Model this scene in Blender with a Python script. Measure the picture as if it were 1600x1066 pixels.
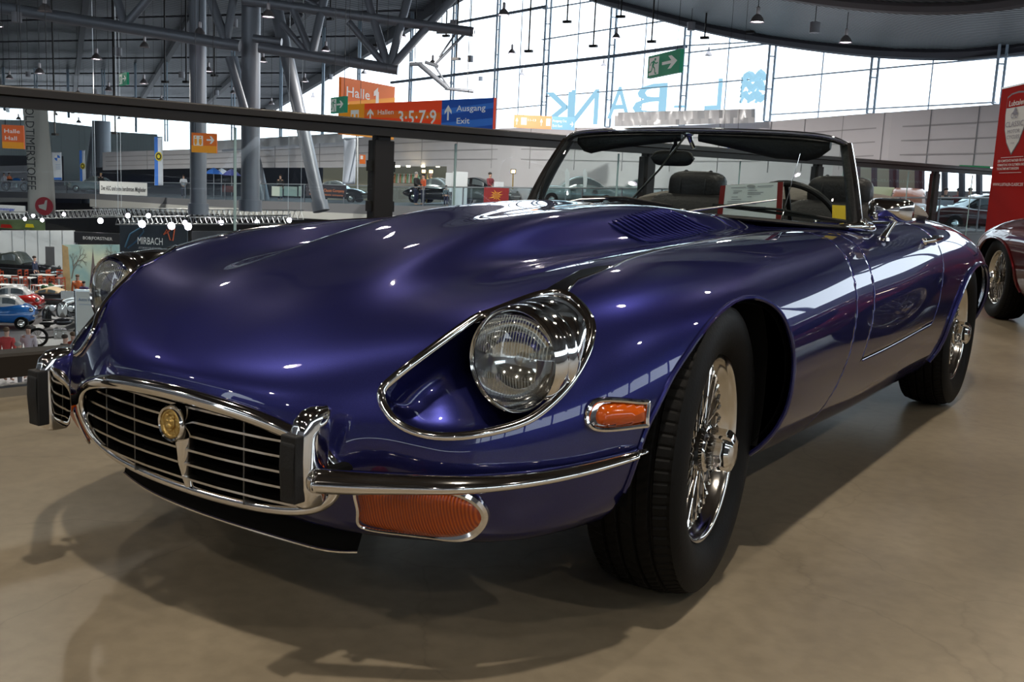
import bpy, bmesh, math, random
import numpy as np
from mathutils import Vector, Matrix
for o in list(bpy.data.objects): bpy.data.objects.remove(o)
SC = bpy.context.scene
COL = SC.collection
PI = math.pi
rnd = random.Random(7)

# ---------------------------------------------------------------- camera
CAM_P = np.array([1.5739, -2.0118, 0.8839])
CAM_R = np.array([0.82367757, 0.56522393, 0.04557603])
CAM_U = np.array([-0.12606183, 0.10415652, 0.98653932])
CAM_F = np.array([-0.55286859, 0.8183357, -0.15704456])
FPX = 1560.97
cam_d = bpy.data.cameras.new('camera'); cam = bpy.data.objects.new('camera', cam_d); COL.objects.link(cam)
M4 = Matrix.Identity(4)
for i in range(3):
    M4[i][0] = CAM_R[i]; M4[i][1] = CAM_U[i]; M4[i][2] = -CAM_F[i]; M4[i][3] = CAM_P[i]
cam.matrix_world = M4
cam_d.sensor_width = 36; cam_d.lens = FPX / 1600 * 36; cam_d.clip_start = 0.05; cam_d.clip_end = 900
SC.camera = cam
def at(px, py, d):
    """world point seen at pixel (px,py) of the 1600x1066 frame at forward distance d"""
    return Vector(CAM_P + d * (CAM_F + (px - 800) / FPX * CAM_R - (py - 533) / FPX * CAM_U))
def at_z(px, py, z):
    r = CAM_F + (px - 800) / FPX * CAM_R - (py - 533) / FPX * CAM_U
    return Vector(CAM_P + (z - CAM_P[2]) / r[2] * r)

# ---------------------------------------------------------------- world, exposure
W = bpy.data.worlds.new('world'); SC.world = W; W.use_nodes = True
bg = W.node_tree.nodes['Background']
bg.inputs[0].default_value = (0.80, 0.90, 1.0, 1); bg.inputs[1].default_value = 3.6
vs = SC.view_settings
vs.view_transform = 'Standard'; vs.look = 'None'; vs.gamma = 1.0; vs.exposure = 0.0; vs.use_curve_mapping = False
SC.display_settings.display_device = 'sRGB'

# ---------------------------------------------------------------- lamps of the hall over the gallery (light + shade built by pendant_lamp)
def lamp_light(loc, power, radius=0.13, col=(1.0, 0.90, 0.76), ang=150):
    d = bpy.data.lights.new('lamp_bulb', 'SPOT'); d.energy = power; d.color = col; d.shadow_soft_size = radius
    d.spot_size = math.radians(ang); d.spot_blend = 0.4
    o = bpy.data.objects.new('lamp_bulb', d); COL.objects.link(o); o.location = loc
    return o

# ---------------------------------------------------------------- materials
MATS = {}
def _mat(name):
    m = bpy.data.materials.new(name); m.use_nodes = True; MATS[name] = m
    return m, m.node_tree, m.node_tree.nodes['Principled BSDF']
def pm(name, col, rough=.5, metal=0., coat=0., emis=None, es=0., spec=.5, alpha=1., noise=0., nscale=8., bump=0., bscale=60., trans=0., ior=1.45, coat_rough=.03):
    if name in MATS: return MATS[name]
    m, nt, b = _mat(name)
    c = (*col, 1)
    b.inputs['Base Color'].default_value = c; b.inputs['Roughness'].default_value = rough; b.inputs['Metallic'].default_value = metal
    b.inputs['Coat Weight'].default_value = coat; b.inputs['Coat Roughness'].default_value = coat_rough
    b.inputs['Specular IOR Level'].default_value = spec; b.inputs['Alpha'].default_value = alpha
    b.inputs['Transmission Weight'].default_value = trans; b.inputs['IOR'].default_value = ior
    if emis: b.inputs['Emission Color'].default_value = (*emis, 1); b.inputs['Emission Strength'].default_value = es
    tc = nt.nodes.new('ShaderNodeTexCoord')
    if noise > 0:
        n = nt.nodes.new('ShaderNodeTexNoise'); n.inputs['Scale'].default_value = nscale; n.inputs['Detail'].default_value = 6
        r = nt.nodes.new('ShaderNodeMix'); r.data_type = 'RGBA'
        r.inputs[6].default_value = (*[x * (1 - noise) for x in col], 1); r.inputs[7].default_value = (*[min(1, x * (1 + noise)) for x in col], 1)
        nt.links.new(tc.outputs['Object'], n.inputs['Vector']); nt.links.new(n.outputs['Fac'], r.inputs[0]); nt.links.new(r.outputs[2], b.inputs['Base Color'])
    if bump > 0:
        n = nt.nodes.new('ShaderNodeTexNoise'); n.inputs['Scale'].default_value = bscale; n.inputs['Detail'].default_value = 4
        bp = nt.nodes.new('ShaderNodeBump'); bp.inputs['Strength'].default_value = bump; bp.inputs['Distance'].default_value = .01
        nt.links.new(tc.outputs['Object'], n.inputs['Vector']); nt.links.new(n.outputs['Fac'], bp.inputs['Height']); nt.links.new(bp.outputs['Normal'], b.inputs['Normal'])
    return m
def glass_mat(name, tint=(.9, .97, .95), refl=.08, rough=0.0):
    """thin pane: mostly clear, mirror-like at grazing angles"""
    m = bpy.data.materials.new(name); m.use_nodes = True; nt = m.node_tree; MATS[name] = m
    nt.nodes.remove(nt.nodes['Principled BSDF']); out = nt.nodes['Material Output']
    t = nt.nodes.new('ShaderNodeBsdfTransparent'); t.inputs[0].default_value = (*tint, 1)
    g = nt.nodes.new('ShaderNodeBsdfGlossy'); g.inputs['Roughness'].default_value = rough
    f = nt.nodes.new('ShaderNodeFresnel'); ge = nt.nodes.new('ShaderNodeNewGeometry'); mi = nt.nodes.new('ShaderNodeMapRange')
    mi.inputs[3].default_value = 1.45; mi.inputs[4].default_value = 1 / 1.45; nt.links.new(ge.outputs['Backfacing'], mi.inputs[0]); nt.links.new(mi.outputs[0], f.inputs[0])
    ad = nt.nodes.new('ShaderNodeMath'); ad.operation = 'MULTIPLY'; ad.inputs[1].default_value = refl / .04
    ad.use_clamp = True
    mx = nt.nodes.new('ShaderNodeMixShader')
    nt.links.new(f.outputs[0], ad.inputs[0]); nt.links.new(ad.outputs[0], mx.inputs[0]); nt.links.new(t.outputs[0], mx.inputs[1]); nt.links.new(g.outputs[0], mx.inputs[2])
    nt.links.new(mx.outputs[0], out.inputs[0])
    return m
def paint_mat(name, deep, flake, rough=.32, metal=.75):
    m, nt, b = _mat(name)
    tc = nt.nodes.new('ShaderNodeTexCoord'); v = nt.nodes.new('ShaderNodeTexVoronoi'); v.inputs['Scale'].default_value = 1400
    mx = nt.nodes.new('ShaderNodeMix'); mx.data_type = 'RGBA'; mx.inputs[6].default_value = (*deep, 1); mx.inputs[7].default_value = (*flake, 1)
    nt.links.new(tc.outputs['Object'], v.inputs['Vector']); nt.links.new(v.outputs['Distance'], mx.inputs[0]); nt.links.new(mx.outputs[2], b.inputs['Base Color'])
    b.inputs['Metallic'].default_value = metal; b.inputs['Roughness'].default_value = rough
    b.inputs['Specular Tint'].default_value = (.16, .14, .32, 1) if deep[2] > deep[0] else (.3, .08, .08, 1); b.inputs['Coat Weight'].default_value = 1.0; b.inputs['Coat Roughness'].default_value = .012; b.inputs['Coat IOR'].default_value = 1.55
    return m
PAINT = paint_mat('blue_paint', (.011, .0125, .068), (.028, .031, .155), rough=.34)
MAROON = paint_mat('maroon_paint', (.075, .006, .008), (.16, .012, .014), rough=.35)
CHROME = pm('chrome', (.80, .78, .75), rough=.06, metal=1)
CHROME2 = pm('wheel_chrome', (.72, .69, .64), rough=.14, metal=1)
STEEL = pm('brushed_steel', (.55, .56, .56), rough=.32, metal=1)
BLACK = pm('black_void', (.004, .004, .004), rough=.9, spec=.1)
RUBBER = pm('black_rubber', (.012, .012, .012), rough=.55, spec=.3, bump=.1, bscale=200)
TYRE = pm('tyre_rubber', (.0045, .0043, .004), rough=.6, spec=.16, bump=.08, bscale=150)
LEATHER = pm('black_leather', (.006, .006, .0065), rough=.42, spec=.4, bump=.2, bscale=90)
AMBER = None
GLASS_WS = glass_mat('windscreen_glass', (.80, .88, .87), .07)
GLASS_RAIL = glass_mat('railing_glass', (.86, .92, .92), .05)

# ---------------------------------------------------------------- mesh helpers
class MB:
    def __init__(s): s.v = []; s.f = []; s.m = []; s.cm = 0
    def add(s, vs_, fs_):
        k = len(s.v); s.v += [tuple(map(float, p)) for p in vs_]
        for f in fs_: s.f.append([k + i for i in f]); s.m.append(s.cm)
        return s
    def box(s, c, d, rz=0., R=None):
        x, y, z = [q / 2 for q in d]
        P = [Vector((a * x, b * y, e * z)) for a in (-1, 1) for b in (-1, 1) for e in (-1, 1)]
        Rm = R if R is not None else Matrix.Rotation(rz, 3, 'Z')
        P = [Rm @ p + Vector(c) for p in P]
        return s.add(P, [(0, 1, 3, 2), (4, 6, 7, 5), (0, 4, 5, 1), (2, 3, 7, 6), (0, 2, 6, 4), (1, 5, 7, 3)])
    def beam(s, a, b, w, h, up=(0, 0, 1)):
        a = Vector(a); b = Vector(b); t = (b - a); L = t.length; t.normalize(); u = Vector(up); sd = t.cross(u)
        if sd.length < 1e-4: sd = t.cross(Vector((1, 0, 0)))
        sd.normalize(); u = sd.cross(t)
        P = [q + sd * (i * w / 2) + u * (j * h / 2) for q in (a, b) for i, j in ((-1, -1), (1, -1), (1, 1), (-1, 1))]
        return s.add(P, [(0, 3, 2, 1), (4, 5, 6, 7), (0, 1, 5, 4), (1, 2, 6, 5), (2, 3, 7, 6), (3, 0, 4, 7)])
    def tube(s, pts, r, n=8, closed=False, flat=None, up=None, caps=True):
        pts = [Vector(p) for p in pts]; N = len(pts)
        rr = r if hasattr(r, '__len__') else [r] * N
        k0 = len(s.v); nrm = None; V = []
        for i in range(N):
            if closed: t = pts[(i + 1) % N] - pts[i - 1]
            else: t = pts[min(i + 1, N - 1)] - pts[max(i - 1, 0)]
            t.normalize()
            if up is not None:
                u_ = Vector(up[i]) if hasattr(up[0], '__len__') else Vector(up); nrm = (u_ - t * u_.dot(t)).normalized()
            elif nrm is None:
                a = Vector((0, 0, 1)) if abs(t.z) < .9 else Vector((1, 0, 0)); nrm = (a - t * a.dot(t)).normalized()
            else: nrm = (nrm - t * nrm.dot(t)).normalized()
            b = t.cross(nrm); fl = flat or 1.
            for j in range(n):
                a = 2 * PI * j / n; V.append(pts[i] + (nrm * math.cos(a) * fl + b * math.sin(a)) * rr[i])
        F = []
        for i in range(N if closed else N - 1):
            for j in range(n):
                i2 = (i + 1) % N; F.append((i * n + j, i * n + (j + 1) % n, i2 * n + (j + 1) % n, i2 * n + j))
        if not closed and caps: F.append(tuple(range(n))[::-1]); F.append(tuple((N - 1) * n + j for j in range(n)))
        return s.add(V, F)
    def lathe(s, prof, n=48, axis='X', o=(0, 0, 0), closed=False):
        """prof: (axial, radius)"""
        V = []; o = Vector(o)
        for a_, r_ in prof:
            for j in range(n):
                t = 2 * PI * j / n; c, q = r_ * math.cos(t), r_ * math.sin(t)
                V.append(o + Vector({'X': (a_, c, q), 'Y': (c, a_, -q), 'Z': (c, q, a_)}[axis]))
        F = []; N = len(prof)
        for i in range(N if closed else N - 1):
            i2 = (i + 1) % N
            for j in range(n): F.append((i * n + j, i2 * n + j, i2 * n + (j + 1) % n, i * n + (j + 1) % n))
        return s.add(V, F)
    def prism(s, poly, o, ax, ay, az, d):
        """2D polygon extruded by d along az"""
        o, ax, ay, az = map(Vector, (o, ax, ay, az)); n = len(poly)
        V = [o + ax * p[0] + ay * p[1] + az * e for e in (0, d) for p in poly]
        return s.add(V, [tuple(range(n))[::-1], tuple(range(n, 2 * n))] + [(i, (i + 1) % n, n + (i + 1) % n, n + i) for i in range(n)])
    def grid(s, G):
        nv, nu = len(G), len(G[0])
        return s.add([p for r in G for p in r], [(i * nu + j, i * nu + j + 1, (i + 1) * nu + j + 1, (i + 1) * nu + j) for i in range(nv - 1) for j in range(nu - 1)])
    def sphere(s, c, r, n=12, m=8):
        r = r if hasattr(r, '__len__') else (r, r, r); V = []
        for i in range(m + 1):
            p = PI * i / m
            for j in range(n):
                t = 2 * PI * j / n; V.append((c[0] + r[0] * math.sin(p) * math.cos(t), c[1] + r[1] * math.sin(p) * math.sin(t), c[2] - r[2] * math.cos(p)))
        return s.add(V, [(i * n + j, i * n + (j + 1) % n, (i + 1) * n + (j + 1) % n, (i + 1) * n + j) for i in range(m) for j in range(n)])
    def build(s, name, mats, parent=None, smooth=None, loc=None, bevel=0, sub=0, solid=0, weld=False, local=False):
        me = bpy.data.meshes.new(name); me.from_pydata(s.v, [], s.f)
        mats = mats if isinstance(mats, (list, tuple)) else [mats]
        for m in mats: me.materials.append(m)
        if len(mats) > 1: me.polygons.foreach_set('material_index', s.m)
        bm = bmesh.new(); bm.from_mesh(me)
        if weld: bmesh.ops.remove_doubles(bm, verts=bm.verts, dist=1e-5)
        bmesh.ops.dissolve_degenerate(bm, dist=1e-7, edges=bm.edges)
        if smooth != 'keep': bmesh.ops.recalc_face_normals(bm, faces=bm.faces)
        if smooth is not None:
            for f in bm.faces: f.smooth = True
            ang = math.radians(35 if smooth in (True, 'keep') else smooth)
            for e in bm.edges:
                if len(e.link_faces) == 2 and e.calc_face_angle(0) > ang: e.smooth = False
        bm.to_mesh(me); bm.free()
        o = bpy.data.objects.new(name, me); COL.objects.link(o)
        if parent is not None:
            o.parent = parent
            if not local and parent.name in ROOTM: o.matrix_parent_inverse = ROOTM[parent.name].inverted()
        if bevel:
            b = o.modifiers.new('bevel', 'BEVEL'); b.width = bevel; b.segments = 2; b.limit_method = 'ANGLE'; b.angle_limit = math.radians(35)
        if solid:
            b = o.modifiers.new('solid', 'SOLIDIFY'); b.thickness = solid; b.offset = -1
        if sub:
            b = o.modifiers.new('sub', 'SUBSURF'); b.levels = sub; b.render_levels = sub
            for p in me.polygons: p.use_smooth = True
        return o
ROOTM = {}
def tag(o, label=None, cat=None, group=None, kind=None):
    if label: o['label'] = label
    if cat: o['category'] = cat
    if group: o['group'] = group
    if kind: o['kind'] = kind
    return o
def thing(name, label, cat, loc=(0, 0, 0), rz=0., group=None, world=True):
    """Empty at the base. world=True: children are given in world coordinates; False: children in the thing's own coordinates"""
    o = bpy.data.objects.new(name, None); COL.objects.link(o); o.location = loc; o.rotation_euler = (0, 0, rz); o.empty_display_size = .1
    tag(o, label, cat, group)
    if world: ROOTM[o.name] = Matrix.Translation(Vector(loc)) @ Matrix.Rotation(rz, 4, 'Z')
    return o
def struct(name, mb, mats, **k):
    o = mb.build(name, mats, **k); o['kind'] = 'structure'; return o
def copy_tree(o, parent=None):
    c = o.copy(); COL.objects.link(c)
    if parent is not None: c.parent = parent
    for ch in [x for x in COL.objects if x.parent == o]: copy_tree(ch, c)
    return c
def text_mesh(mb, txt, o, ax, ay, size, depth=.002, align='LEFT', bold=0., width=None, spacing=1., shear=0):
    """flat lettering appended to MB: origin o, ax reading direction, ay up"""
    cu = bpy.data.curves.new('lettering', 'FONT'); cu.body = txt; cu.size = 1; cu.extrude = 0; cu.align_x = align; cu.offset = bold; cu.space_character = spacing; cu.resolution_u = 2; cu.shear = shear
    ob = bpy.data.objects.new('lettering', cu); COL.objects.link(ob)
    bpy.context.view_layer.update(); me = bpy.data.meshes.new_from_object(ob.evaluated_get(bpy.context.evaluated_depsgraph_get()))
    V = [v.co.copy() for v in me.vertices]; F = [tuple(p.vertices) for p in me.polygons]
    bpy.data.objects.remove(ob); bpy.data.curves.remove(cu); bpy.data.meshes.remove(me)
    if not V: return
    ax = Vector(ax).normalized(); ay = Vector(ay).normalized(); az = ax.cross(ay).normalized()
    sx = size
    if width: sx = width / max(1e-6, max(v.x for v in V) - min(v.x for v in V))
    o = Vector(o)
    mb.add([o + ax * (v.x * sx) + ay * (v.y * size) + az * depth for v in V], F)
import numpy as np
# ---- body surface: longitudinal feature lines, right-handed car space (nose toward -Y, car's left = +X) ----
def nspline(t, P, tq):
    t=np.asarray(t,float); P=np.asarray(P,float); n=len(t); h=np.diff(t)
    A=np.zeros((n,n)); B=np.zeros((n,)+P.shape[1:])
    A[0,0]=A[-1,-1]=1
    for i in range(1,n-1):
        A[i,i-1]=h[i-1]; A[i,i]=2*(h[i-1]+h[i]); A[i,i+1]=h[i]
        B[i]=6*((P[i+1]-P[i])/h[i]-(P[i]-P[i-1])/h[i-1])
    M=np.linalg.solve(A,B.reshape(n,-1)).reshape(B.shape)
    tq=np.asarray(tq,float); k=np.clip(np.searchsorted(t,tq,side='right')-1,0,n-2)
    sh=(-1,)+(1,)*(P.ndim-1)
    d=(tq-t[k]).reshape(sh); hk=h[k].reshape(sh)
    a,b=M[k],M[k+1]
    return P[k]+d*((P[k+1]-P[k])/hk-hk*(2*a+b)/6)+d**2*a/2+d**3*(b-a)/(6*hk)
# columns: T, B, V, C, S, H, M, L, U, G, O   rows: stations
LINES=[
# mouth rim
[(0,-.822,.458),(.105,-.820,.455),(.20,-.812,.447),(.282,-.800,.432),(.342,-.787,.412),(.376,-.776,.385),(.384,-.770,.355),(.368,-.766,.320),(.315,-.768,.285),(.19,-.774,.262),(0,-.778,.255)],
[(0,-.812,.492),(.115,-.808,.490),(.222,-.797,.483),(.322,-.778,.467),(.395,-.758,.438),(.430,-.744,.400),(.437,-.736,.355),(.420,-.732,.308),(.372,-.735,.262),(.21,-.742,.240),(0,-.745,.235)],
[(0,-.735,.552),(.14,-.732,.551),(.27,-.722,.547),(.395,-.705,.535),(.475,-.700,.500),(.535,-.700,.440),(.553,-.695,.370),(.550,-.68,.300),(.505,-.665,.245),(.24,-.67,.225),(0,-.67,.22)],
[(0,-.60,.623),(.16,-.60,.622),(.31,-.597,.618),(.455,-.59,.617),(.565,-.590,.588),(.640,-.585,.510),(.672,-.580,.420),(.672,-.56,.310),(.625,-.545,.240),(.29,-.50,.215),(0,-.50,.21)],
[(0,-.42,.688),(.18,-.42,.684),(.32,-.42,.672),(.480,-.41,.674),(.620,-.400,.660),(.712,-.395,.590),(.755,-.40,.480),(.752,-.38,.335),(.69,-.36,.245),(.33,-.30,.21),(0,-.30,.20)],
[(0,-.20,.742),(.19,-.20,.734),(.32,-.20,.702),(.490,-.20,.714),(.655,-.19,.696),(.758,-.19,.622),(.797,-.19,.500),(.787,-.18,.345),(.71,-.17,.24),(.35,-.15,.20),(0,-.15,.19)],
[(0,.05,.785),(.20,.05,.775),(.32,.05,.718),(.490,.05,.738),(.665,.05,.715),(.775,.05,.640),(.815,.05,.510),(.803,.05,.345),(.70,.05,.24),(.36,.05,.19),(0,.05,.18)],
[(0,.38,.814),(.21,.38,.803),(.32,.38,.738),(.475,.38,.752),(.66,.38,.730),(.778,.38,.650),(.818,.38,.515),(.800,.38,.345),(.70,.38,.22),(.36,.38,.18),(0,.38,.17)],
[(0,.80,.828),(.22,.80,.815),(.33,.80,.758),(.465,.80,.765),(.650,.80,.750),(.772,.80,.675),(.815,.80,.530),(.795,.80,.350),(.705,.80,.215),(.36,.80,.17),(0,.80,.16)],
[(0,1.20,.806),(.24,1.20,.802),(.36,1.20,.785),(.470,1.20,.778),(.650,1.20,.768),(.770,1.20,.695),(.815,1.20,.540),(.797,1.20,.355),(.71,1.20,.21),(.36,1.2,.16),(0,1.2,.15)],
[(0,1.65,.815),(.24,1.65,.812),(.38,1.65,.806),(.500,1.65,.798),(.665,1.65,.783),(.778,1.65,.715),(.818,1.65,.560),(.797,1.65,.365),(.71,1.65,.21),(.36,1.65,.16),(0,1.65,.15)],
[(0,2.15,.850),(.24,2.15,.848),(.38,2.15,.838),(.520,2.15,.820),(.680,2.15,.798),(.785,2.15,.730),(.820,2.15,.580),(.797,2.15,.370),(.71,2.15,.21),(.36,2.15,.16),(0,2.15,.15)],
[(0,2.65,.835),(.24,2.65,.833),(.40,2.65,.825),(.550,2.65,.808),(.690,2.65,.775),(.785,2.65,.705),(.822,2.65,.575),(.800,2.65,.375),(.71,2.65,.22),(.36,2.65,.17),(0,2.65,.16)],
[(0,3.10,.775),(.22,3.10,.773),(.37,3.10,.765),(.520,3.10,.745),(.650,3.10,.710),(.745,3.10,.650),(.785,3.10,.545),(.765,3.10,.400),(.67,3.10,.28),(.34,3.10,.22),(0,3.10,.20)],
[(0,3.45,.690),(.20,3.45,.688),(.33,3.45,.680),(.455,3.45,.660),(.565,3.45,.630),(.645,3.45,.585),(.680,3.45,.51),(.665,3.45,.43),(.58,3.45,.35),(.30,3.45,.30),(0,3.45,.29)],
[(0,3.70,.600),(.15,3.70,.598),(.25,3.70,.592),(.34,3.695,.580),(.42,3.69,.565),(.475,3.68,.540),(.50,3.68,.50),(.485,3.68,.46),(.42,3.69,.43),(.22,3.70,.41),(0,3.70,.40)],
]
LINES=np.array(LINES)
for _k,_dz in ((3,.002),(4,.007),(5,.010),(6,.011),(7,.011),(8,.009),(9,.004)):
    LINES[_k,2,2]-=_dz; LINES[_k,2,0]-=.012; LINES[_k,1,0]+=.012; LINES[_k,1,2]+=.002
def surf(nu,nv):
    """dense half surface: returns grid [nv,nu,3]"""
    L=LINES; rows,cols=L.shape[:2]
    dv=np.linalg.norm(np.diff(L,axis=0),axis=2).mean(1)**.75; tv=np.r_[0,np.cumsum(dv)]
    q=np.interp(np.linspace(0,rows-1,nv),np.arange(rows),tv)
    G=nspline(tv,L,q)
    du=np.linalg.norm(np.diff(L,axis=1),axis=2).mean(0)**.75; tu=np.r_[0,np.cumsum(du)]
    # symmetric extension about x=0 for smooth centre line
    E=G.transpose(1,0,2)                       # cols first
    mir=E[1:4][::-1]*[-1,1,1]; mir2=E[-4:-1][::-1]*[-1,1,1]
    EE=np.concatenate([mir,E,mir2]); te=np.r_[-tu[1:4][::-1],tu,2*tu[-1]-tu[-4:-1][::-1]]
    qu=np.interp(np.linspace(0,cols-1,nu),np.arange(cols),tu)
    F=nspline(te,EE,qu).transpose(1,0,2)
    F[:,0,0]=0; F[:,-1,0]=0
    return F
# ================================================================= THE BLUE ROADSTER
NU, NV = 160, 400
FG = surf(NU, NV)                                        # [NV,NU,3]
UCOL = np.broadcast_to(np.linspace(0, 10, NU), (NV, NU))
def gnormals(F):
    dv = np.gradient(F, axis=0); du = np.gradient(F, axis=1); n = np.cross(dv, du)
    n /= np.linalg.norm(n, axis=2, keepdims=True) + 1e-12
    s = np.sign((n * (F - np.array([0, 1.5, .45]))).sum()); return n * s
FN = gnormals(FG)
def sdist_poly(P, Q):
    """signed distance (+ inside) of points P[n,2] to closed polygon Q[m,2]"""
    P = np.asarray(P); Q = np.asarray(Q); d = np.full(len(P), 1e9); ins = np.zeros(len(P), bool)
    for i in range(len(Q)):
        a, b = Q[i], Q[(i + 1) % len(Q)]; e = b - a
        t = np.clip(((P - a) @ e) / (e @ e), 0, 1); d = np.minimum(d, np.linalg.norm(P - a - t[:, None] * e, axis=1))
        c = (a[1] > P[:, 1]) != (b[1] > P[:, 1])
        with np.errstate(divide='ignore', invalid='ignore'): xi = a[0] + (P[:, 1] - a[1]) * (b[0] - a[0]) / (b[1] - a[1])
        ins ^= c & (P[:, 0] < xi)
    return np.where(ins, d, -d)
def smooth_loop(L, n=96):
    L = np.asarray(L, float); m = len(L); E = np.concatenate([L[-3:], L, L[:4]]); t = np.arange(-3, m + 4)
    return nspline(t, E, np.linspace(0, m, n, endpoint=False))
def clip_mesh(V, A, polys, g):
    """keep the part of the polygons where g>=0; V verts, A attribute rows carried along"""
    V = list(V); A = list(A); g = list(g); cache = {}; out = []
    for f in polys:
        s = [g[i] >= 0 for i in f]
        if all(s): out.append(f); continue
        if not any(s): continue
        nf = []
        for k in range(len(f)):
            i, j = f[k], f[(k + 1) % len(f)]
            if s[k]: nf.append(i)
            if s[k] != s[(k + 1) % len(f)]:
                key = (min(i, j), max(i, j))
                if key not in cache:
                    t = g[i] / (g[i] - g[j]); cache[key] = len(V); V.append(V[i] + t * (V[j] - V[i])); A.append(A[i] + t * (A[j] - A[i])); g.append(0.)
                nf.append(cache[key])
        if len(nf) >= 3: out.append(nf)
    return np.array(V), np.array(A), out
def compact(V, A, polys):
    used = sorted({i for f in polys for i in f}); mp = {k: i for i, k in enumerate(used)}
    return V[used], A[used], [[mp[i] for i in f] for f in polys]
GRIDF = [[i * NU + j, i * NU + j + 1, (i + 1) * NU + j + 1, (i + 1) * NU + j] for i in range(NV - 1) for j in range(NU - 1)]
V0 = FG.reshape(-1, 3); A0 = np.concatenate([UCOL.reshape(-1, 1), FN.reshape(-1, 3)], axis=1)
def region(fns, V=V0, A=A0, polys=None):
    polys = GRIDF if polys is None else polys
    for fn in fns:
        V, A, polys = clip_mesh(V, A, polys, fn(V, A)); V, A, polys = compact(V, A, polys)
    return V, A, polys
def mirror_add(mb, V, polys):
    mb.add(V, polys); mb.add(V * np.array([-1, 1, 1]), [f[::-1] for f in polys])
IP = np.interp
# shut lines as functions of the section coordinate u
def SP_(u, X, Y): return nspline(X, np.array(Y, float), np.clip(u, X[0], X[-1]))
def y_bonnet(u): return SP_(u, [0, 2, 3.4, 4, 5, 6, 7, 8, 10], [1.075, 1.07, 1.055, 1.02, .888, .822, .73, .66, .64])
def y_d1(u): return SP_(u, [0, 3.5, 4.2, 5, 6, 6.7, 7.4, 10], [1.18, 1.175, 1.145, 1.065, 1.00, .925, .88, .88])
def y_d2(u): return SP_(u, [0, 4, 5, 5.6, 6, 6.35, 6.6, 10], [1.97, 1.965, 1.945, 1.935, 1.91, 1.885, 1.85, 1.83])
U_DOOR = 6.62
# wheel arch outlines in (y,z)
ARCH_F = smooth_loop([(-.39, .05), (-.40, .22), (-.375, .40), (-.335, .475), (-.275, .535), (-.165, .598), (-.04, .638), (.09, .655), (.19, .643), (.25, .607), (.285, .55), (.302, .50), (.305, .42), (.298, .34), (.27, .20), (.26, .05), (.1, .0), (-.2, .0)], 120)
ARCH_R = smooth_loop([(2.667 - .48, .10), (2.667 - .50, .28), (2.667 - .485, .42), (2.667 - .43, .505), (2.667 - .34, .57), (2.667 - .2, .615), (2.667, .63), (2.667 + .18, .605), (2.667 + .30, .545), (2.667 + .36, .45), (2.667 + .38, .3), (2.667 + .38, .05), (2.667, .0)], 120)
def f_arch(Q): return lambda V, A: -np.where(V[:, 0] > .35, sdist_poly(V[:, 1:3], Q), -1.)
# headlamp recess outline (3D points on the wing)
LAMP3 = smooth_loop([(.430, -.719, .500), (.474, -.718, .459), (.56, -.685, .447), (.637, -.613, .466), (.668, -.561, .493), (.687, -.497, .544), (.680, -.430, .611), (.645, -.395, .650), (.588, -.380, .676), (.543, -.425, .669), (.514, -.521, .643), (.498, -.560, .628), (.465, -.655, .570), (.435, -.701, .528)], 96)
N0 = np.array([.50, -.72, .48]); N0 /= np.linalg.norm(N0)
E1 = np.cross([0, 0, 1.], N0); E1 /= np.linalg.norm(E1); E2 = np.cross(N0, E1)
LAMP2 = np.c_[LAMP3 @ E1, LAMP3 @ E2]
def lamp_sd(V): return np.where((V[:, 1] < -.2) & (V[:, 0] > .2) & (V[:, 2] > .40), sdist_poly(np.c_[V @ E1, V @ E2], LAMP2), -1.)
def f_lampout(V, A): return -lamp_sd(V) + np.where(V[:, 2] < .2, 1, 0)
# cockpit opening in plan
def cock(V, grow=0.):
    return (np.abs(V[:, 0]) / (.640 + grow)) ** 3.2 + (np.abs(V[:, 1] - 1.985) / (.545 + grow)) ** 3.2 - 1.
def f_cockout(V, A): return np.where(V[:, 2] > .6, cock(V), 1.)
BASE_A = A0

car = thing('sports_car', 'dark blue open roadster with chrome bumpers and wire wheels, standing nearest on the gallery floor', 'car')
def panel(name, fns, mat=PAINT, thick=.004, parent=car, both=True, label=None, off=0.):
    V, A, P = region(fns)
    if off: V = V + A[:, 1:4] * off
    mb = MB()
    if both: mirror_add(mb, V, P)
    else: mb.add(V, P)
    o = mb.build(name, mat, parent, smooth=40, solid=thick, weld=True)
    if label: o['label'] = label
    return o
gap = .0028
bonnet = panel('bonnet', [lambda V, A: y_bonnet(A[:, 0]) - gap - V[:, 1], f_arch(ARCH_F), f_lampout])
# body: scuttle sides, sills, rear
def f_notdoor(V, A):
    u = A[:, 0]; dy = np.maximum(y_d1(u) - gap - V[:, 1], V[:, 1] - (y_d2(u) + gap)); return np.maximum(dy, (u - U_DOOR) * .12)
panel('body_shell', [lambda V, A: V[:, 1] - y_bonnet(A[:, 0]) - gap, f_cockout, f_arch(ARCH_F), f_arch(ARCH_R), f_notdoor])
for sgn in (1, -1):
    V, A, P = region([lambda V, A: V[:, 1] - y_d1(A[:, 0]) - gap, lambda V, A: y_d2(A[:, 0]) - gap - V[:, 1], lambda V, A: (U_DOOR - A[:, 0]) * .1 - gap, f_cockout])
    mb = MB(); mb.add(V * np.array([sgn, 1, 1]), P if sgn > 0 else [f[::-1] for f in P]); door = mb.build('door', PAINT, car, smooth=40, solid=.004)
    # door handle
    mb = MB()
    mb.tube([(.772 * sgn, 1.775, .742), (.795 * sgn, 1.80, .748), (.800 * sgn, 1.86, .752), (.795 * sgn, 1.925, .755), (.765 * sgn, 1.945, .752)], [.008, .010, .009, .009, .007], 10)
    mb.sphere((.770 * sgn, 1.775, .741), (.012, .018, .014)); mb.sphere((.768 * sgn, 1.945, .750), (.010, .014, .012))
    mb.build('door_handle', CHROME, door, smooth=True)
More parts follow.
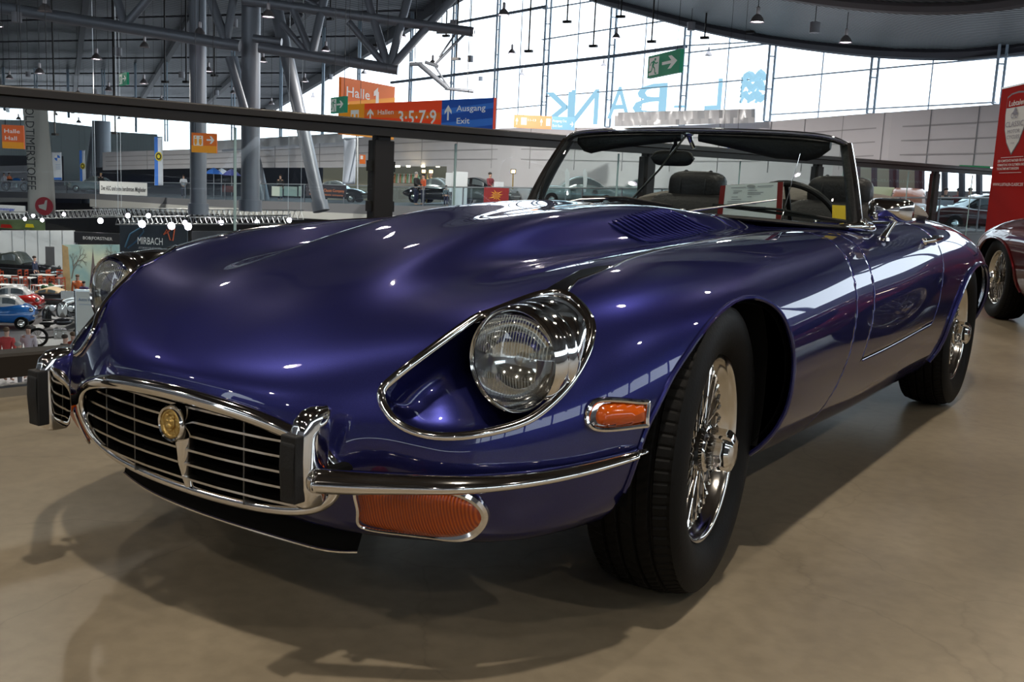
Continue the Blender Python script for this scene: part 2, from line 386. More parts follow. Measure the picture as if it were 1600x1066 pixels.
# dark inner structure a little inside the skin, so gaps and recesses read black
V, A, P = region([f_cockout, f_arch(ARCH_F), f_arch(ARCH_R), lambda V, A: V[:, 1] + .35])
mb = MB(); mirror_add(mb, V - A[:, 1:4] * .022, P); mb.build('inner_body', BLACK, car, smooth=True)
# wheel arch liners
for (Q, yc, x0, x1) in ((ARCH_F, 0., .42, .755), (ARCH_R, 2.667, .40, .77)):
    for sgn in (1, -1):
        mb = MB(); Qs = [q for q in Q if q[1] > .27]
        # order along the arch
        Qs = sorted([q for q in Qs if not (yc > 1 and q[0] > 2.9 and q[1] < .36)], key=lambda q: math.atan2(q[1] - .1, q[0] - yc))
        G = [[(sgn * x, yc + (q[0] - yc) * 1.0, .1 + (q[1] - .1) * 1.0) for q in Qs] for x in (x1, x0)]
        mb.grid(G); c = [(sgn * x0, yc, .1)]
        mb.add([(sgn * x0, yc + (q[0] - yc) * 1.02, .1 + (q[1] - .1) * 1.02) for q in Qs], [list(range(len(Qs)))])
        mb.build('wheel_arch_liner', BLACK, car, smooth=True)
# arch lips (rolled paint edge)
def on_skin(y, z):
    """x of the outer skin at (y,z) on the side"""
    m = (np.abs(FG[:, :, 0]) > .4)
    D = (FG[:, :, 1] - y) ** 2 + (FG[:, :, 2] - z) ** 2 + np.where(m & (UCOL > 3.6) & (UCOL < 8), 0, 9)
    k = np.argsort(D.ravel())[:6]; w = 1 / (D.ravel()[k] + 1e-7); return float((FG.reshape(-1, 3)[k, 0] * w).sum() / w.sum())
for Q in (ARCH_F, ARCH_R):
    yc = Q[:, 0].mean(); Qs = [q for q in Q if q[1] > .22]
    Qs = sorted(Qs, key=lambda q: math.atan2(q[1] - .1, q[0] - (0 if yc < 1 else 2.667)))
    fl = .0 if yc < 1 else .008
    Qs = [q for q in Qs if q[1] > (.30 if q[0] < 0 else .24)]
    for sgn in (1, -1):
        mb = MB(); pts = [(sgn * (on_skin(q[0], q[1]) + fl * .4), q[0], q[1]) for q in Qs]
        mb.tube(pts, .006 + fl * .5, 8); mb.build('arch_lip', PAINT, car, smooth=True)

# ---- headlamps
LC = np.array([.592, -.547, .568])
for sgn in (1, -1):
    S3 = np.array([sgn, 1, 1])
    lampg = thing('headlamp', None, None, (0, 0, 0)); lampg.parent = car
    if 'label' in lampg: del lampg['label']
    # painted bowl: skin inside the outline pushed inward
    V, A, P = region([lambda V, A: lamp_sd(V)])
    sd = lamp_sd(V); sm = np.clip((V[:, 1] + .70) / .14, 0, 1); dep = (.075 + .085 * sm * sm * (3 - 2 * sm)) * (1 - np.exp(-np.maximum(sd, 0) / .016))
    Vb = V - N0 * dep[:, None]
    mb = MB(); mb.add(Vb * S3, P if sgn > 0 else [f[::-1] for f in P]); mb.build('recess', PAINT, lampg, smooth=60)
    # chrome trim along the outline
    nn = [tuple(N0 * S3)] * len(LAMP3)
    mb = MB(); mb.tube([tuple((q + N0 * .003) * S3) for q in LAMP3], .0078, 10, closed=True, flat=.75, up=nn); mb.build('recess_trim', CHROME, lampg, smooth=True)
    # chrome cowl over the rear of the recess, from lamp ring to the outline
    ks = [k for k in range(len(LAMP3)) if LAMP3[k][1] > -.575 and (LAMP3[k][2] > .53)]
    ks = sorted(ks, key=lambda k: math.atan2(LAMP3[k][2] - LC[2] + .02, LAMP3[k][0] - LC[0]))
    G = []
    for t in np.linspace(0, 1, 9):
        row = []
        for k in ks:
            q = LAMP3[k]; a = math.atan2(q[2] - LC[2], q[0] - LC[0]); r0 = .100
            p0 = LC + np.array([math.cos(a) * r0, .045, math.sin(a) * r0]); b = p0 * (1 - t) + (q - N0 * .004) * t
            b = b + N0 * (.010 * math.sin(PI * t)); row.append(tuple(b * S3))
        G.append(row)
    mb = MB(); mb.grid(G); mb.build('lamp_cowl', CHROME, lampg, smooth=60)
    # ring, bowl reflector, lens
    mb = MB(); o = LC * S3
    mb.lathe([(.075, .098), (.050, .103), (.035, .1025), (.028, .099), (.020, .1015), (.006, .0995), (-.004, .0965), (-.010, .093), (-.006, .0895), (.01, .088), (.03, .088)], 64, 'Y', o); mb.build('lamp_ring', CHROME, lampg, smooth=60)
    mb = MB(); mb.lathe([(.11, .098), (.075, .101), (.06, .085), (.11, .04), (.13, .0)], 48, 'Y', o); mb.build('lamp_bucket', BLACK, lampg, smooth=True)
    mb = MB(); mb.lathe([(-.002, .088), (.02, .083), (.045, .066), (.062, .042), (.07, .02), (.071, .0)], 48, 'Y', o); mb.build('reflector', pm('reflector', (.82, .82, .80), rough=.08, metal=1), lampg, smooth=60)
    mb = MB(); mb.lathe([(.07, .006), (.035, .010), (.030, .013), (.02, .013), (.012, .009), (.010, .0)], 20, 'Y', o); mb.build('bulb_shield', STEEL, lampg, smooth=True)
    mb = MB(); mb.lathe([(-.0075, .0895), (-.014, .080), (-.024, .060), (-.030, .035), (-.033, .015), (-.0335, .0)], 48, 'Y', o)
    mb.build('lens', MATS['lamp_lens'] if 'lamp_lens' in MATS else (lambda: (glass_mat('lamp_lens', (.93, .95, .94), .10)))(), lampg, smooth=60)
    # fluting of the lens: slim vertical ribs moulded in upper and lower half
    mb = MB()
    def lz(r): return -IP(r, [0, .015, .035, .06, .08, .0895], [.0335, .033, .030, .024, .014, .0075])
    for i in range(-14, 15):
        x = i * .0058
        h = math.sqrt(max(0, .085 ** 2 - x * x))
        for z0, z1 in ((.012, h), (-h * .6, -.02)):
            if z1 - z0 < .01 or abs(x) > .083: continue
            pts = [(x + o[0], lz(math.hypot(x, z)) + o[1] + .0012, z + o[2]) for z in np.linspace(z0, z1 - .002, 7)]
            mb.tube(pts, .0011, 5)
    mb.build('lens_fluting', MATS['lens_rib'] if 'lens_rib' in MATS else pm('lens_rib', (.6, .62, .60), rough=.12, alpha=.35), lampg, smooth=True)
    # finisher spear behind the lamp, on top of the wing
    sp = [(.553, -.405, .676), (.550, -.345, .690), (.541, -.25, .708), (.556, -.20, .7145), (.577, -.172, .7175), (.578, -.24, .706), (.575, -.31, .695), (.592, -.378, .676)]
    mb = MB(); n_ = len(sp); top = [tuple((np.array(q) + [.0, 0, .006]) * S3) for q in sp]; bot = [tuple((np.array(q) - [0, 0, .006]) * S3) for q in sp]
    mb.add(top + bot, [list(range(n_)), list(range(2 * n_ - 1, n_ - 1, -1))] + [(i, n_ + i, n_ + (i + 1) % n_, (i + 1) % n_) for i in range(n_)])
    mb.build('lamp_finisher', CHROME, lampg, smooth=30, bevel=.002)
    # seam bead along the wing crest
    cr = [(.577, -.172, .7165), (.555, -.012, .7355), (.545, .173, .7465), (.530, .436, .7555), (.520, .792, .7655), (.535, 1.03, .7735)]
    cr = nspline(np.arange(6), np.array(cr), np.linspace(0, 5, 50))
    def skin_z(x, y):
        D = (FG[:, :, 0] - x) ** 2 + (FG[:, :, 1] - y) ** 2 + np.where((UCOL < 4.6), 0, 9); k = np.argsort(D.ravel())[:4]; w = 1 / (D.ravel()[k] + 1e-7); return float((FG.reshape(-1, 3)[k, 2] * w).sum() / w.sum())
    mb = MB(); mb.tube([(sgn * q[0], q[1], skin_z(q[0], q[1]) + .0005) for q in cr], .0028, 8); mb.build('wing_seam', CHROME, car, smooth=True)

# ---- grille
mouth = nspline(np.arange(21), np.concatenate([LINES[0] * [-1, 1, 1], LINES[0][::-1][1:]])[:, :], np.linspace(0, 20, 120, endpoint=False))
mouth = np.concatenate([LINES[0] * [1, 1, 1], (LINES[0] * [-1, 1, 1])[::-1][1:-1]]); mouth = smooth_loop(mouth, 140)
mb = MB(); rr = [.0105 + .006 * max(0, (q[2] - .36) / .1) for q in mouth]
mb.tube([tuple(q + np.array([0, -.004, 0])) for q in mouth], rr, 12, closed=True, flat=1.0); mb.build('grille_surround', CHROME, car, smooth=True)
mb = MB(); G = [[tuple(mouth[k % 140] * [s, 1, 1] + np.array([0, d, .37 * (1 - s)])) for k in range(141)] for d, s in ((.0, .985), (.10, .97), (.22, .93))]
mb.grid(G); mb.add([tuple(mouth[k] * [.93, 1, 1] + np.array([0, .22, .026])) for k in range(140)], [list(range(140))]); mb.build('air_intake', BLACK, car, smooth=True)
mx, mz = mouth[:, 0], mouth[:, 2]
def mouth_half(z):      # half width of the mouth at height z
    r = mouth[(mouth[:, 0] > 0)]; up = r[r[:, 0] > .05]; up = up[np.argsort(up[:, 2])]; 
    lo = [q for q in r if abs(q[2] - z) < .006]; return max([q[0] for q in lo]) if lo else .3
def mouth_y(x): return float(IP(abs(x), [0, .11, .21, .30, .37, .41], [-.825, -.822, -.812, -.797, -.782, -.770]))
barm = pm('grille_bar', (.62, .60, .57), rough=.22, metal=1)
for z in (.287, .316, .345, .374, .403, .430):
    h = mouth_half(z) - .006; xs = np.linspace(-h, h, 25)
    mb = MB()
    for x in (xs,):
        V = []; 
        for x_ in x:
            y = mouth_y(x_) + .014; V += [(x_, y, z - .0022), (x_, y + .022, z - .0022), (x_, y + .022, z + .0022), (x_, y, z + .0022)]
        F = []
        for i in range(24): F += [(i * 4 + j, i * 4 + (j + 1) % 4, i * 4 + 4 + (j + 1) % 4, i * 4 + 4 + j) for j in range(4)]
        F += [(0, 3, 2, 1), (96, 97, 98, 99)]; mb.add(V, F)
    mb.build('grille_bar', barm, car)
for x in (-.285, -.165, .165, .285):
    zt = float(IP(abs(x), [0, .11, .21, .30, .37], [.458, .455, .447, .432, .412])) - .006; zb = float(IP(abs(x), [0, .2, .34], [.255, .262, .285])) + .004
    mb = MB(); mb.beam((x, mouth_y(x) + .030, zb), (x, mouth_y(x) + .030, zt), .004, .022, up=(0, 1, 0)); mb.build('grille_upright', pm('grille_dark_bar', (.12, .12, .12), rough=.3, metal=1), car)
# badge on its tapering bar
badge = thing('badge_bar', None, None); badge.parent = car; badge.location = (0, .030, -.006)
mb = MB(); mb.lathe([(-.862, .0), (-.862, .0295), (-.866, .0295), (-.868, .033), (-.862, .0365), (-.845, .037), (-.82, .032), (-.80, .02), (-.79, 0)], 36, 'Y', (0, 0, .404)); mb.build('badge_housing', CHROME, badge, smooth=50)
mb = MB(); prof = [(.402, .024, -.842), (.36, .0185, -.842), (.32, .0135, -.838), (.285, .0085, -.828), (.270, .006, -.822)]
G = [[(w * math.cos(a), y + .018 - abs(math.sin(a)) * .026, z) for a in np.linspace(0, PI, 9)] for z, w, y in prof]; mb.grid(G); mb.build('badge_tail', CHROME, badge, smooth=60)
GOLD = pm('aged_gold', (.55, .38, .13), rough=.38, metal=.9, bump=.4, bscale=120)
mb = MB(); mb.lathe([(-.8615, 0), (-.8635, .020), (-.8632, .0215), (-.8655, .0235), (-.8655, .0265), (-.8625, .0292), (-.860, .0292)], 40, 'Y', (0, 0, .404)); mb.build('badge_disc', GOLD, badge, smooth=40)
mb = MB()   # raised feline head in profile-less front view: brow, ears, muzzle
for c, r in (((0, -.8645, .407), (.012, .004, .013)), ((-.009, -.8645, .418), (.004, .003, .005)), ((.009, -.8645, .418), (.004, .003, .005)), ((0, -.868, .400), (.007, .004, .006)), ((-.005, -.868, .410), (.003, .002, .002)), ((.005, -.868, .410), (.003, .002, .002)), ((0, -.867, .393), (.006, .003, .004))): mb.sphere(c, r)
mb.build('badge_relief', GOLD, badge, smooth=True)

# ---- overriders and bumper blades, lamps below
RED_LENS = pm('amber_lens', (.80, .11, .008), rough=.12, spec=.6, coat=.6, trans=.35, emis=(1, .16, .01), es=0.0)
for sgn in (1, -1):
    ov = thing('overrider', None, None); ov.parent = car
    def sx(L): return [(sgn * q[0], q[1], q[2]) for q in L]
    # body of the overrider: stacked sections, each a rounded D in plan
    secs = [(.322, -.850, .014, .022), (.330, -.852, .019, .029), (.36, -.853, .021, .033), (.41, -.854, .0215, .034), (.45, -.852, .0215, .035), (.474, -.846, .021, .034), (.488, -.838, .017, .027), (.494, -.832, .009, .015)]
    G = []
    for z, yc, wx, wy in secs:
        row = []
        for a in np.linspace(0, 2 * PI, 33):
            c, s_ = math.cos(a), math.sin(a); e = .62
            row.append((sgn * (.380 + wx * math.copysign(abs(c) ** e, c)), yc + .012 + wy * math.copysign(abs(s_) ** e, s_), z))
        G.append(row)
    mb = MB(); mb.grid(G); mb.add([p for p in G[0][:-1]], [list(range(32))]); mb.add([p for p in G[-1][:-1]], [list(range(32))])
    mb.build('overrider_body', CHROME, ov, smooth=50, weld=True)
    mb = MB(); prof = [(.338, -.878), (.345, -.892), (.40, -.896), (.44, -.894), (.452, -.884), (.455, -.868)]
    G = [[(sgn * (.378 + dx), y + abs(dx) * .25, z) for dx in (-.017, -.012, .012, .017)] for z, y in prof]; mb.grid(G)
    mb.box((sgn * .378, -.876, .396), (.036, .026, .116)); mb.build('rubber_buffer', RUBBER, ov, bevel=.003)
    mb = MB(); mb.tube(sx([(.385, -.83, .375), (.395, -.72, .375)]), .012, 12); mb.build('bracket', BLACK, ov)
    # blade
    P = nspline(np.arange(8), np.array([(.392, -.838, .372), (.450, -.802, .372), (.520, -.755, .374), (.600, -.700, .378), (.672, -.610, .383), (.722, -.510, .390), (.757, -.425, .399), (.775, -.375, .405)]), np.linspace(0, 7, 44))
    G = []
    for i, q in enumerate(P):
        t = (P[min(i + 1, 43)] - P[max(i - 1, 0)]); t[2] = 0; t /= np.linalg.norm(t); nrm = np.array([-t[1], t[0], 0]); nrm = nrm if nrm @ [.5, -1, 0] > 0 else -nrm
        s = i / 43; h = float(IP(s, [0, .1, .5, .85, 1], [.0215, .021, .0155, .009, .0035])); d = float(IP(s, [0, .5, 1], [.024, .022, .007]))
        row = []
        for a in np.linspace(-1, 1, 11):
            row.append(tuple((q + nrm * (d * (1 - abs(a) ** 2.2) * .9 + (.014 if s < .92 else .006)) + np.array([0, 0, h * a - .003 * (1 - a * a)])) * [sgn, 1, 1]))
        # rolled edges going back to the body
        row = [tuple(np.array(row[0]) - nrm * [sgn, 1, 1] * .02 + [0, 0, .003])] + row + [tuple(np.array(row[-1]) - nrm * [sgn, 1, 1] * .02 - [0, 0, .003])]
        G.append(row)
    mb = MB(); mb.grid(G); mb.add([G[0][k] for k in range(13)], [list(range(13))]); mb.build('bumper_blade', CHROME, car, smooth=50, solid=.0025)
def skin_patch(pts, proj, name, mat, parent, sgn, off, thick, smooth=35, infl=0.):
    """a raised piece that follows the skin inside a 3D outline"""
    pts = np.array(pts, float); n = np.array(proj, float); n /= np.linalg.norm(n)
    e1 = np.cross([0, 0, 1.], n); e1 /= np.linalg.norm(e1); e2 = np.cross(n, e1); Q = np.c_[pts @ e1, pts @ e2]; c = pts.mean(0)
    V, A, P = region([lambda V, A: np.where(np.linalg.norm(V - c, axis=1) < .3, sdist_poly(np.c_[V @ e1, V @ e2], Q), -1.)])
    sd = sdist_poly(np.c_[V @ e1, V @ e2], Q); V = V + n * (off + infl * (1 - np.exp(-np.maximum(sd, 0) / .008)))[:, None]
    mb = MB(); mb.add(V * [sgn, 1, 1], P if sgn > 0 else [f[::-1] for f in P]); return mb.build(name, mat, parent, smooth=smooth, solid=thick)
def lens_mat():
    m, nt, b = _mat('ribbed_amber'); b.inputs['Base Color'].default_value = (.85, .13, .012, 1); b.inputs['Roughness'].default_value = .18; b.inputs['Coat Weight'].default_value = .25
    b.inputs['Subsurface Weight'].default_value = 0
    tc = nt.nodes.new('ShaderNodeTexCoord'); wv = nt.nodes.new('ShaderNodeTexWave'); wv.inputs['Scale'].default_value = 62; wv.bands_direction = 'X'
    mx = nt.nodes.new('ShaderNodeMix'); mx.data_type = 'RGBA'; mx.inputs[6].default_value = (.26, .028, .001, 1); mx.inputs[7].default_value = (.50, .085, .003, 1)
    bp = nt.nodes.new('ShaderNodeBump'); bp.inputs['Strength'].default_value = .5; bp.inputs['Distance'].default_value = .003
    nt.links.new(tc.outputs['Object'], wv.inputs['Vector']); nt.links.new(wv.outputs['Color'], bp.inputs['Height']); nt.links.new(bp.outputs['Normal'], b.inputs['Normal'])
    nt.links.new(wv.outputs['Fac'], mx.inputs[0]); nt.links.new(mx.outputs[2], b.inputs['Base Color']); return m
AMB = lens_mat()
AMB2 = pm('plain_amber', (.50, .075, .003), rough=.15, coat=.4, noise=.25, nscale=20)
SIG = smooth_loop([(.418, -.764, .342), (.412, -.752, .300), (.409, -.737, .266), (.470, -.700, .258), (.535, -.665, .256), (.580, -.645, .268), (.603, -.638, .297), (.605, -.647, .323), (.590, -.664, .343), (.555, -.690, .354), (.500, -.722, .350), (.456, -.740, .345)], 72)
MRK = smooth_loop([(.713, -.492, .478), (.716, -.484, .497), (.725, -.462, .505), (.745, -.415, .500), (.762, -.370, .493), (.7665, -.362, .487), (.7680, -.366, .455), (.766, -.372, .449), (.745, -.430, .450), (.728, -.478, .455), (.718, -.492, .464)], 66)
nS = np.array([.55, -.83, -.05]); nM = np.array([.90, -.43, .05])
for sgn in (1, -1):
    tl = thing('turn_signal', None, None); tl.parent = car
    S3 = np.array([sgn, 1, 1]); nn = nS / np.linalg.norm(nS)
    skin_patch(SIG, nS, 'amber_lens', AMB, tl, sgn, .004, .01, infl=.014)
    mb = MB(); mb.tube([tuple((q + nn * .006) * S3) for q in SIG], [.0035 + .006 * max(0, min(1, (q[0] - .52) / .06)) for q in SIG], 8, closed=True, up=[tuple(nn * S3)] * 72); mb.build('chrome_bezel', CHROME, tl, smooth=True)
    mk = thing('side_marker', None, None); mk.parent = car; nm = nM / np.linalg.norm(nM)
    skin_patch(smooth_loop([MRK.mean(0) + (q - MRK.mean(0)) * [.84, .84, .78] + [.004, .006, 0] for q in MRK[::4]], 60), nM, 'amber_lens', AMB2, mk, sgn, .004, .01, infl=.016)
    mb = MB(); mb.tube([tuple((q + nm * .005) * S3) for q in MRK], .0055, 8, closed=True, up=[tuple(nm * S3)] * 66); mb.build('chrome_bezel', CHROME, mk, smooth=True)
    skin_patch(MRK, nM, 'backing', CHROME, mk, sgn, .003, .003)
    # small amber side lamp beside the overrider
    mb = MB(); mb.sphere((sgn * .446, -.762, .352), (.014, .014, .018)); mb.build('bracket_reflector', AMB2, car, smooth=True)
# ---- chin panel under the grille with a bright lip
ch = [(-.36, -.715, .212), (-.2, -.735, .205), (0, -.745, .200), (.18, -.735, .190), (.30, -.715, .180), (.345, -.66, .176)]
ch = [(-.345, -.70, .200), (-.2, -.735, .196), (0, -.748, .193), (.2, -.735, .190), (.300, -.715, .186), (.345, -.68, .184)]
mb = MB(); chs = nspline(np.arange(6), np.array(ch), np.linspace(0, 5, 40))
mb.grid([[tuple(q) for q in chs], [(q[0] * 1.02, q[1] + .02, .255) for q in chs]]); mb.build('chin_panel', BLACK, car, smooth=True, solid=.003)
mb = MB(); mb.tube([tuple(q) for q in chs], .003, 6); mb.build('chin_lip', CHROME, car, smooth=True)

# ---- louvres beside the bonnet bulge
LOUV = []
for sgn in (1, -1):
    mb = MB(); mk = MB()
    for k in range(15):
        t = k / 14
        a = np.array([.246, .395, 0]) * (1 - t) + np.array([.214, .76, 0]) * t; b = np.array([.318, .545, 0]) * (1 - t) + np.array([.322, .955, 0]) * t
        n_ = 9; row = []
        for s in np.linspace(0, 1, n_):
            q = a * (1 - s) + b * s; z = skin_z(q[0], q[1]); row.append((q[0], q[1], z))
        pts = [(sgn * q[0], q[1], q[2] + .0015) for q in row]; rr = [.0015] + [.0075] * (n_ - 2) + [.0015]
        mb.tube(pts, rr, 8, flat=.8)
        if sgn > 0: LOUV.append((row[0], row[-1]))
    mb.build('bonnet_louvres', PAINT, car, smooth=True)
# ---- wheels: built once at the origin with the outer face toward +X, then copied
def make_wheel(name='wheel'):
    w = bpy.data.objects.new(name, None); COL.objects.link(w); ROOTM[w.name] = Matrix.Identity(4)
    R_ = .325
    # tyre: cross-section (axial, radius, groove flag), tread blocks by angular modulation
    prof = []
    side = [(.060, .203), (.074, .212), (.086, .228), (.0935, .250), (.0950, .268), (.0925, .290), (.086, .306), (.080, .3135)]
    tread = []
    xs = np.linspace(-.074, .074, 45)
    for x in xs: tread.append((float(x), R_ - .011 * abs(x / .074) ** 3.2))
    full = [(-a, r) for a, r in side] + tread + [(a, r) for a, r in side[::-1]]
    NA = 420; V = []; nP = len(full)
    for i, (a_, r_) in enumerate(full):
        for j in range(NA):
            r = r_; t = 2 * PI * j / NA
            if abs(a_) <= .0745 and len(side) <= i < len(side) + len(tread):
                for g in (-.045, -.016, .016, .045):
                    if abs(a_ - g) < .0035: r = r_ - .008
                # slanted lateral sipes in the ribs
                sh = int(a_ * 160)
                if abs(a_) > .049 and (j % 5) == 0: r = min(r, r_ - .0028)
                elif .018 < abs(a_) < .042 and ((j + sh) % 5) == 3: r = min(r, r_ - .0025)
                elif abs(a_) < .012 and ((j - sh) % 7) == 0: r = min(r, r_ - .002)
            V.append((a_ * 1.09, r * math.cos(t), r * math.sin(t)))
    F = [(i * NA + j, (i + 1) * NA + j, (i + 1) * NA + (j + 1) % NA, i * NA + (j + 1) % NA) for i in range(nP - 1) for j in range(NA)]
    mb = MB(); mb.add(V, F); mb.build('tyre', TYRE, w, smooth=28)
    mb = MB(); mb.lathe([(-.078, .206), (-.082, .200), (-.074, .196), (-.06, .188), (-.03, .176), (.0, .172), (.030, .176), (.036, .182)], 72); mb.build('rim_well', pm('rim_well_shaded_chrome', (.16, .15, .14), rough=.35, metal=1), w, smooth=50)  # chrome barrel too; shade behind the spokes is put into this darker colour
    mb = MB(); mb.lathe([(.036, .182), (.040, .184), (.052, .187), (.060, .194), (.068, .197), (.074, .199), (.079, .203), (.080, .2075), (.076, .210), (.070, .209), (.066, .203)], 72); mb.build('rim', CHROME2, w, smooth=50)
    # spokes: 72, four families
    proto = None
    for k in range(72):
        fam = k % 4; a = 2 * PI * k / 72
        if fam in (0, 2): xr, rr_, xh, rh, da = .046, .180, .050, .038, (.42 if fam == 0 else -.42)
        else: xr, rr_, xh, rh, da = -.006, .173, -.030, .055, (.34 if fam == 1 else -.34)
        p0 = (xr, rr_ * math.cos(a), rr_ * math.sin(a)); p1 = (xh, rh * math.cos(a + da * 1.6), rh * math.sin(a + da * 1.6))
        key = 'f%d' % fam
        if k < 4:
            mb = MB(); q0 = (xr, rr_, 0); q1 = (xh, rh * math.cos(da * 1.6), rh * math.sin(da * 1.6))
            mb.tube([q0, q1], .0017, 6); vd = (Vector(q1) - Vector(q0)).normalized(); mb.tube([Vector(q0), Vector(q0) + vd * .016], .0042, 6); s = mb.build('spoke', CHROME2, w, smooth=True); SP[key] = s; s.rotation_euler = (a, 0, 0)
        else:
            s = SP[key].copy(); COL.objects.link(s); s.parent = w; s.rotation_euler = (a, 0, 0)
    mb = MB(); mb.lathe([(-.06, .0), (-.06, .062), (-.028, .060), (-.02, .048), (.03, .038), (.055, .042), (.062, .040), (.062, .0)], 32); mb.build('hub', pm('dark_hub', (.05, .05, .05), rough=.3, metal=1), w, smooth=40)
    mb = MB(); mb.lathe([(-.055, .0), (-.055, .163), (-.045, .163), (-.045, .0)], 40); mb.build('brake_disc', pm('brake', (.10, .095, .09), rough=.45, metal=.8), w, smooth=40)
    # knock-off nut: octagonal chrome cap with notches
    mb = MB(); G = []
    for x, r, oc in ((.060, .044, 0), (.064, .052, 0), (.072, .053, 0), (.076, .048, 1), (.082, .050, 1), (.118, .048, 1), (.126, .042, 1), (.131, .030, .4), (.133, .015, 0), (.1335, .001, 0)):
        row = []
        for j in range(65):
            t = 2 * PI * j / 64; c = abs(((t / (2 * PI) * 8) % 1) - .5) * 2; rad = r * (1 - oc * .10 * (1 - c) ** 1.0)
            if oc == 1 and (j % 16) in (7, 8, 9): rad *= .86
            row.append((x, rad * math.cos(t), rad * math.sin(t)))
        G.append(row)
    mb.grid(G); mb.build('spinner', CHROME, w, smooth=28, weld=True)
    return w
SP = {}
wheel0 = make_wheel()
WP = [(.672, 0, .325, 7.5, 0), (-.672, 0, .325, 187.5, 0), (.678, 2.667, .325, 0, .4), (-.678, 2.667, .325, 180, .3)]
for i, (x, y, z, rz, ph) in enumerate(WP):
    w = wheel0 if i == 0 else copy_tree(wheel0)
    w.parent = car; w.location = (x, y, z); w.rotation_euler = (0, 0, math.radians(rz))
# sheet-metal & suspension mass so nothing is see-through between the wheels
mb = MB(); mb.box((0, 1.45, .26), (.84, 3.6, .12)); mb.box((0, .05, .38), (.7, .6, .16)); mb.build('chassis', BLACK, car)
mb = MB()
for sgn in (1, -1):
    for yy, zz in ((-.12, .24), (.10, .24), (0, .40)): mb.tube([(sgn * .25, yy, zz), (sgn * .60, 0, zz)], .018, 8)
    mb.tube([(sgn * .58, 0, .2), (sgn * .58, 0, .44)], .03, 8); mb.tube([(0, 2.667, .325), (sgn * .62, 2.667, .325)], .035, 8)
mb.build('suspension', BLACK, car)

# ---- cowl seal, windscreen
def lerp3(P, n): P = np.array(P, float); return nspline(np.arange(len(P)), P, np.linspace(0, len(P) - 1, n))
base_h = [(0, 1.15, .803), (.2, 1.165, .802), (.4, 1.205, .796), (.55, 1.27, .788), (.635, 1.345, .787)]
top_h = [(0, 1.385, 1.100), (.2, 1.388, 1.099), (.38, 1.402, 1.094), (.50, 1.430, 1.083), (.556, 1.462, 1.062)]
mirr = lambda H: [(-x, y, z) for x, y, z in H[::-1][:-1]] + H
BC = lerp3(mirr(base_h), 49); TC = lerp3(mirr(top_h), 49)
G = [[tuple(BC[i] * (1 - t) + TC[i] * t + np.array([0, -.02 * math.sin(PI * t), .006 * math.sin(PI * t)])) for i in range(49)] for t in np.linspace(.0, 1, 9)]
mb = MB(); mb.grid(G); mb.build('windscreen', GLASS_WS, car, smooth=True)
mb = MB(); mb.tube([tuple(q + [0, -.006, .0]) for q in BC], .012, 8, flat=.6, up=(0, 0, 1)); mb.build('screen_seal', RUBBER, car, smooth=True)
mb = MB(); mb.tube([tuple(q) for q in TC], .009, 10, flat=.75, up=(0, 0, 1)); mb.build('screen_top_rail', CHROME, car, smooth=True)
mb = MB(); mb.tube([tuple(q + [0, .012, -.008]) for q in TC], .010, 8, flat=.7, up=(0, 0, 1)); mb.build('header_seal', LEATHER, car, smooth=True)
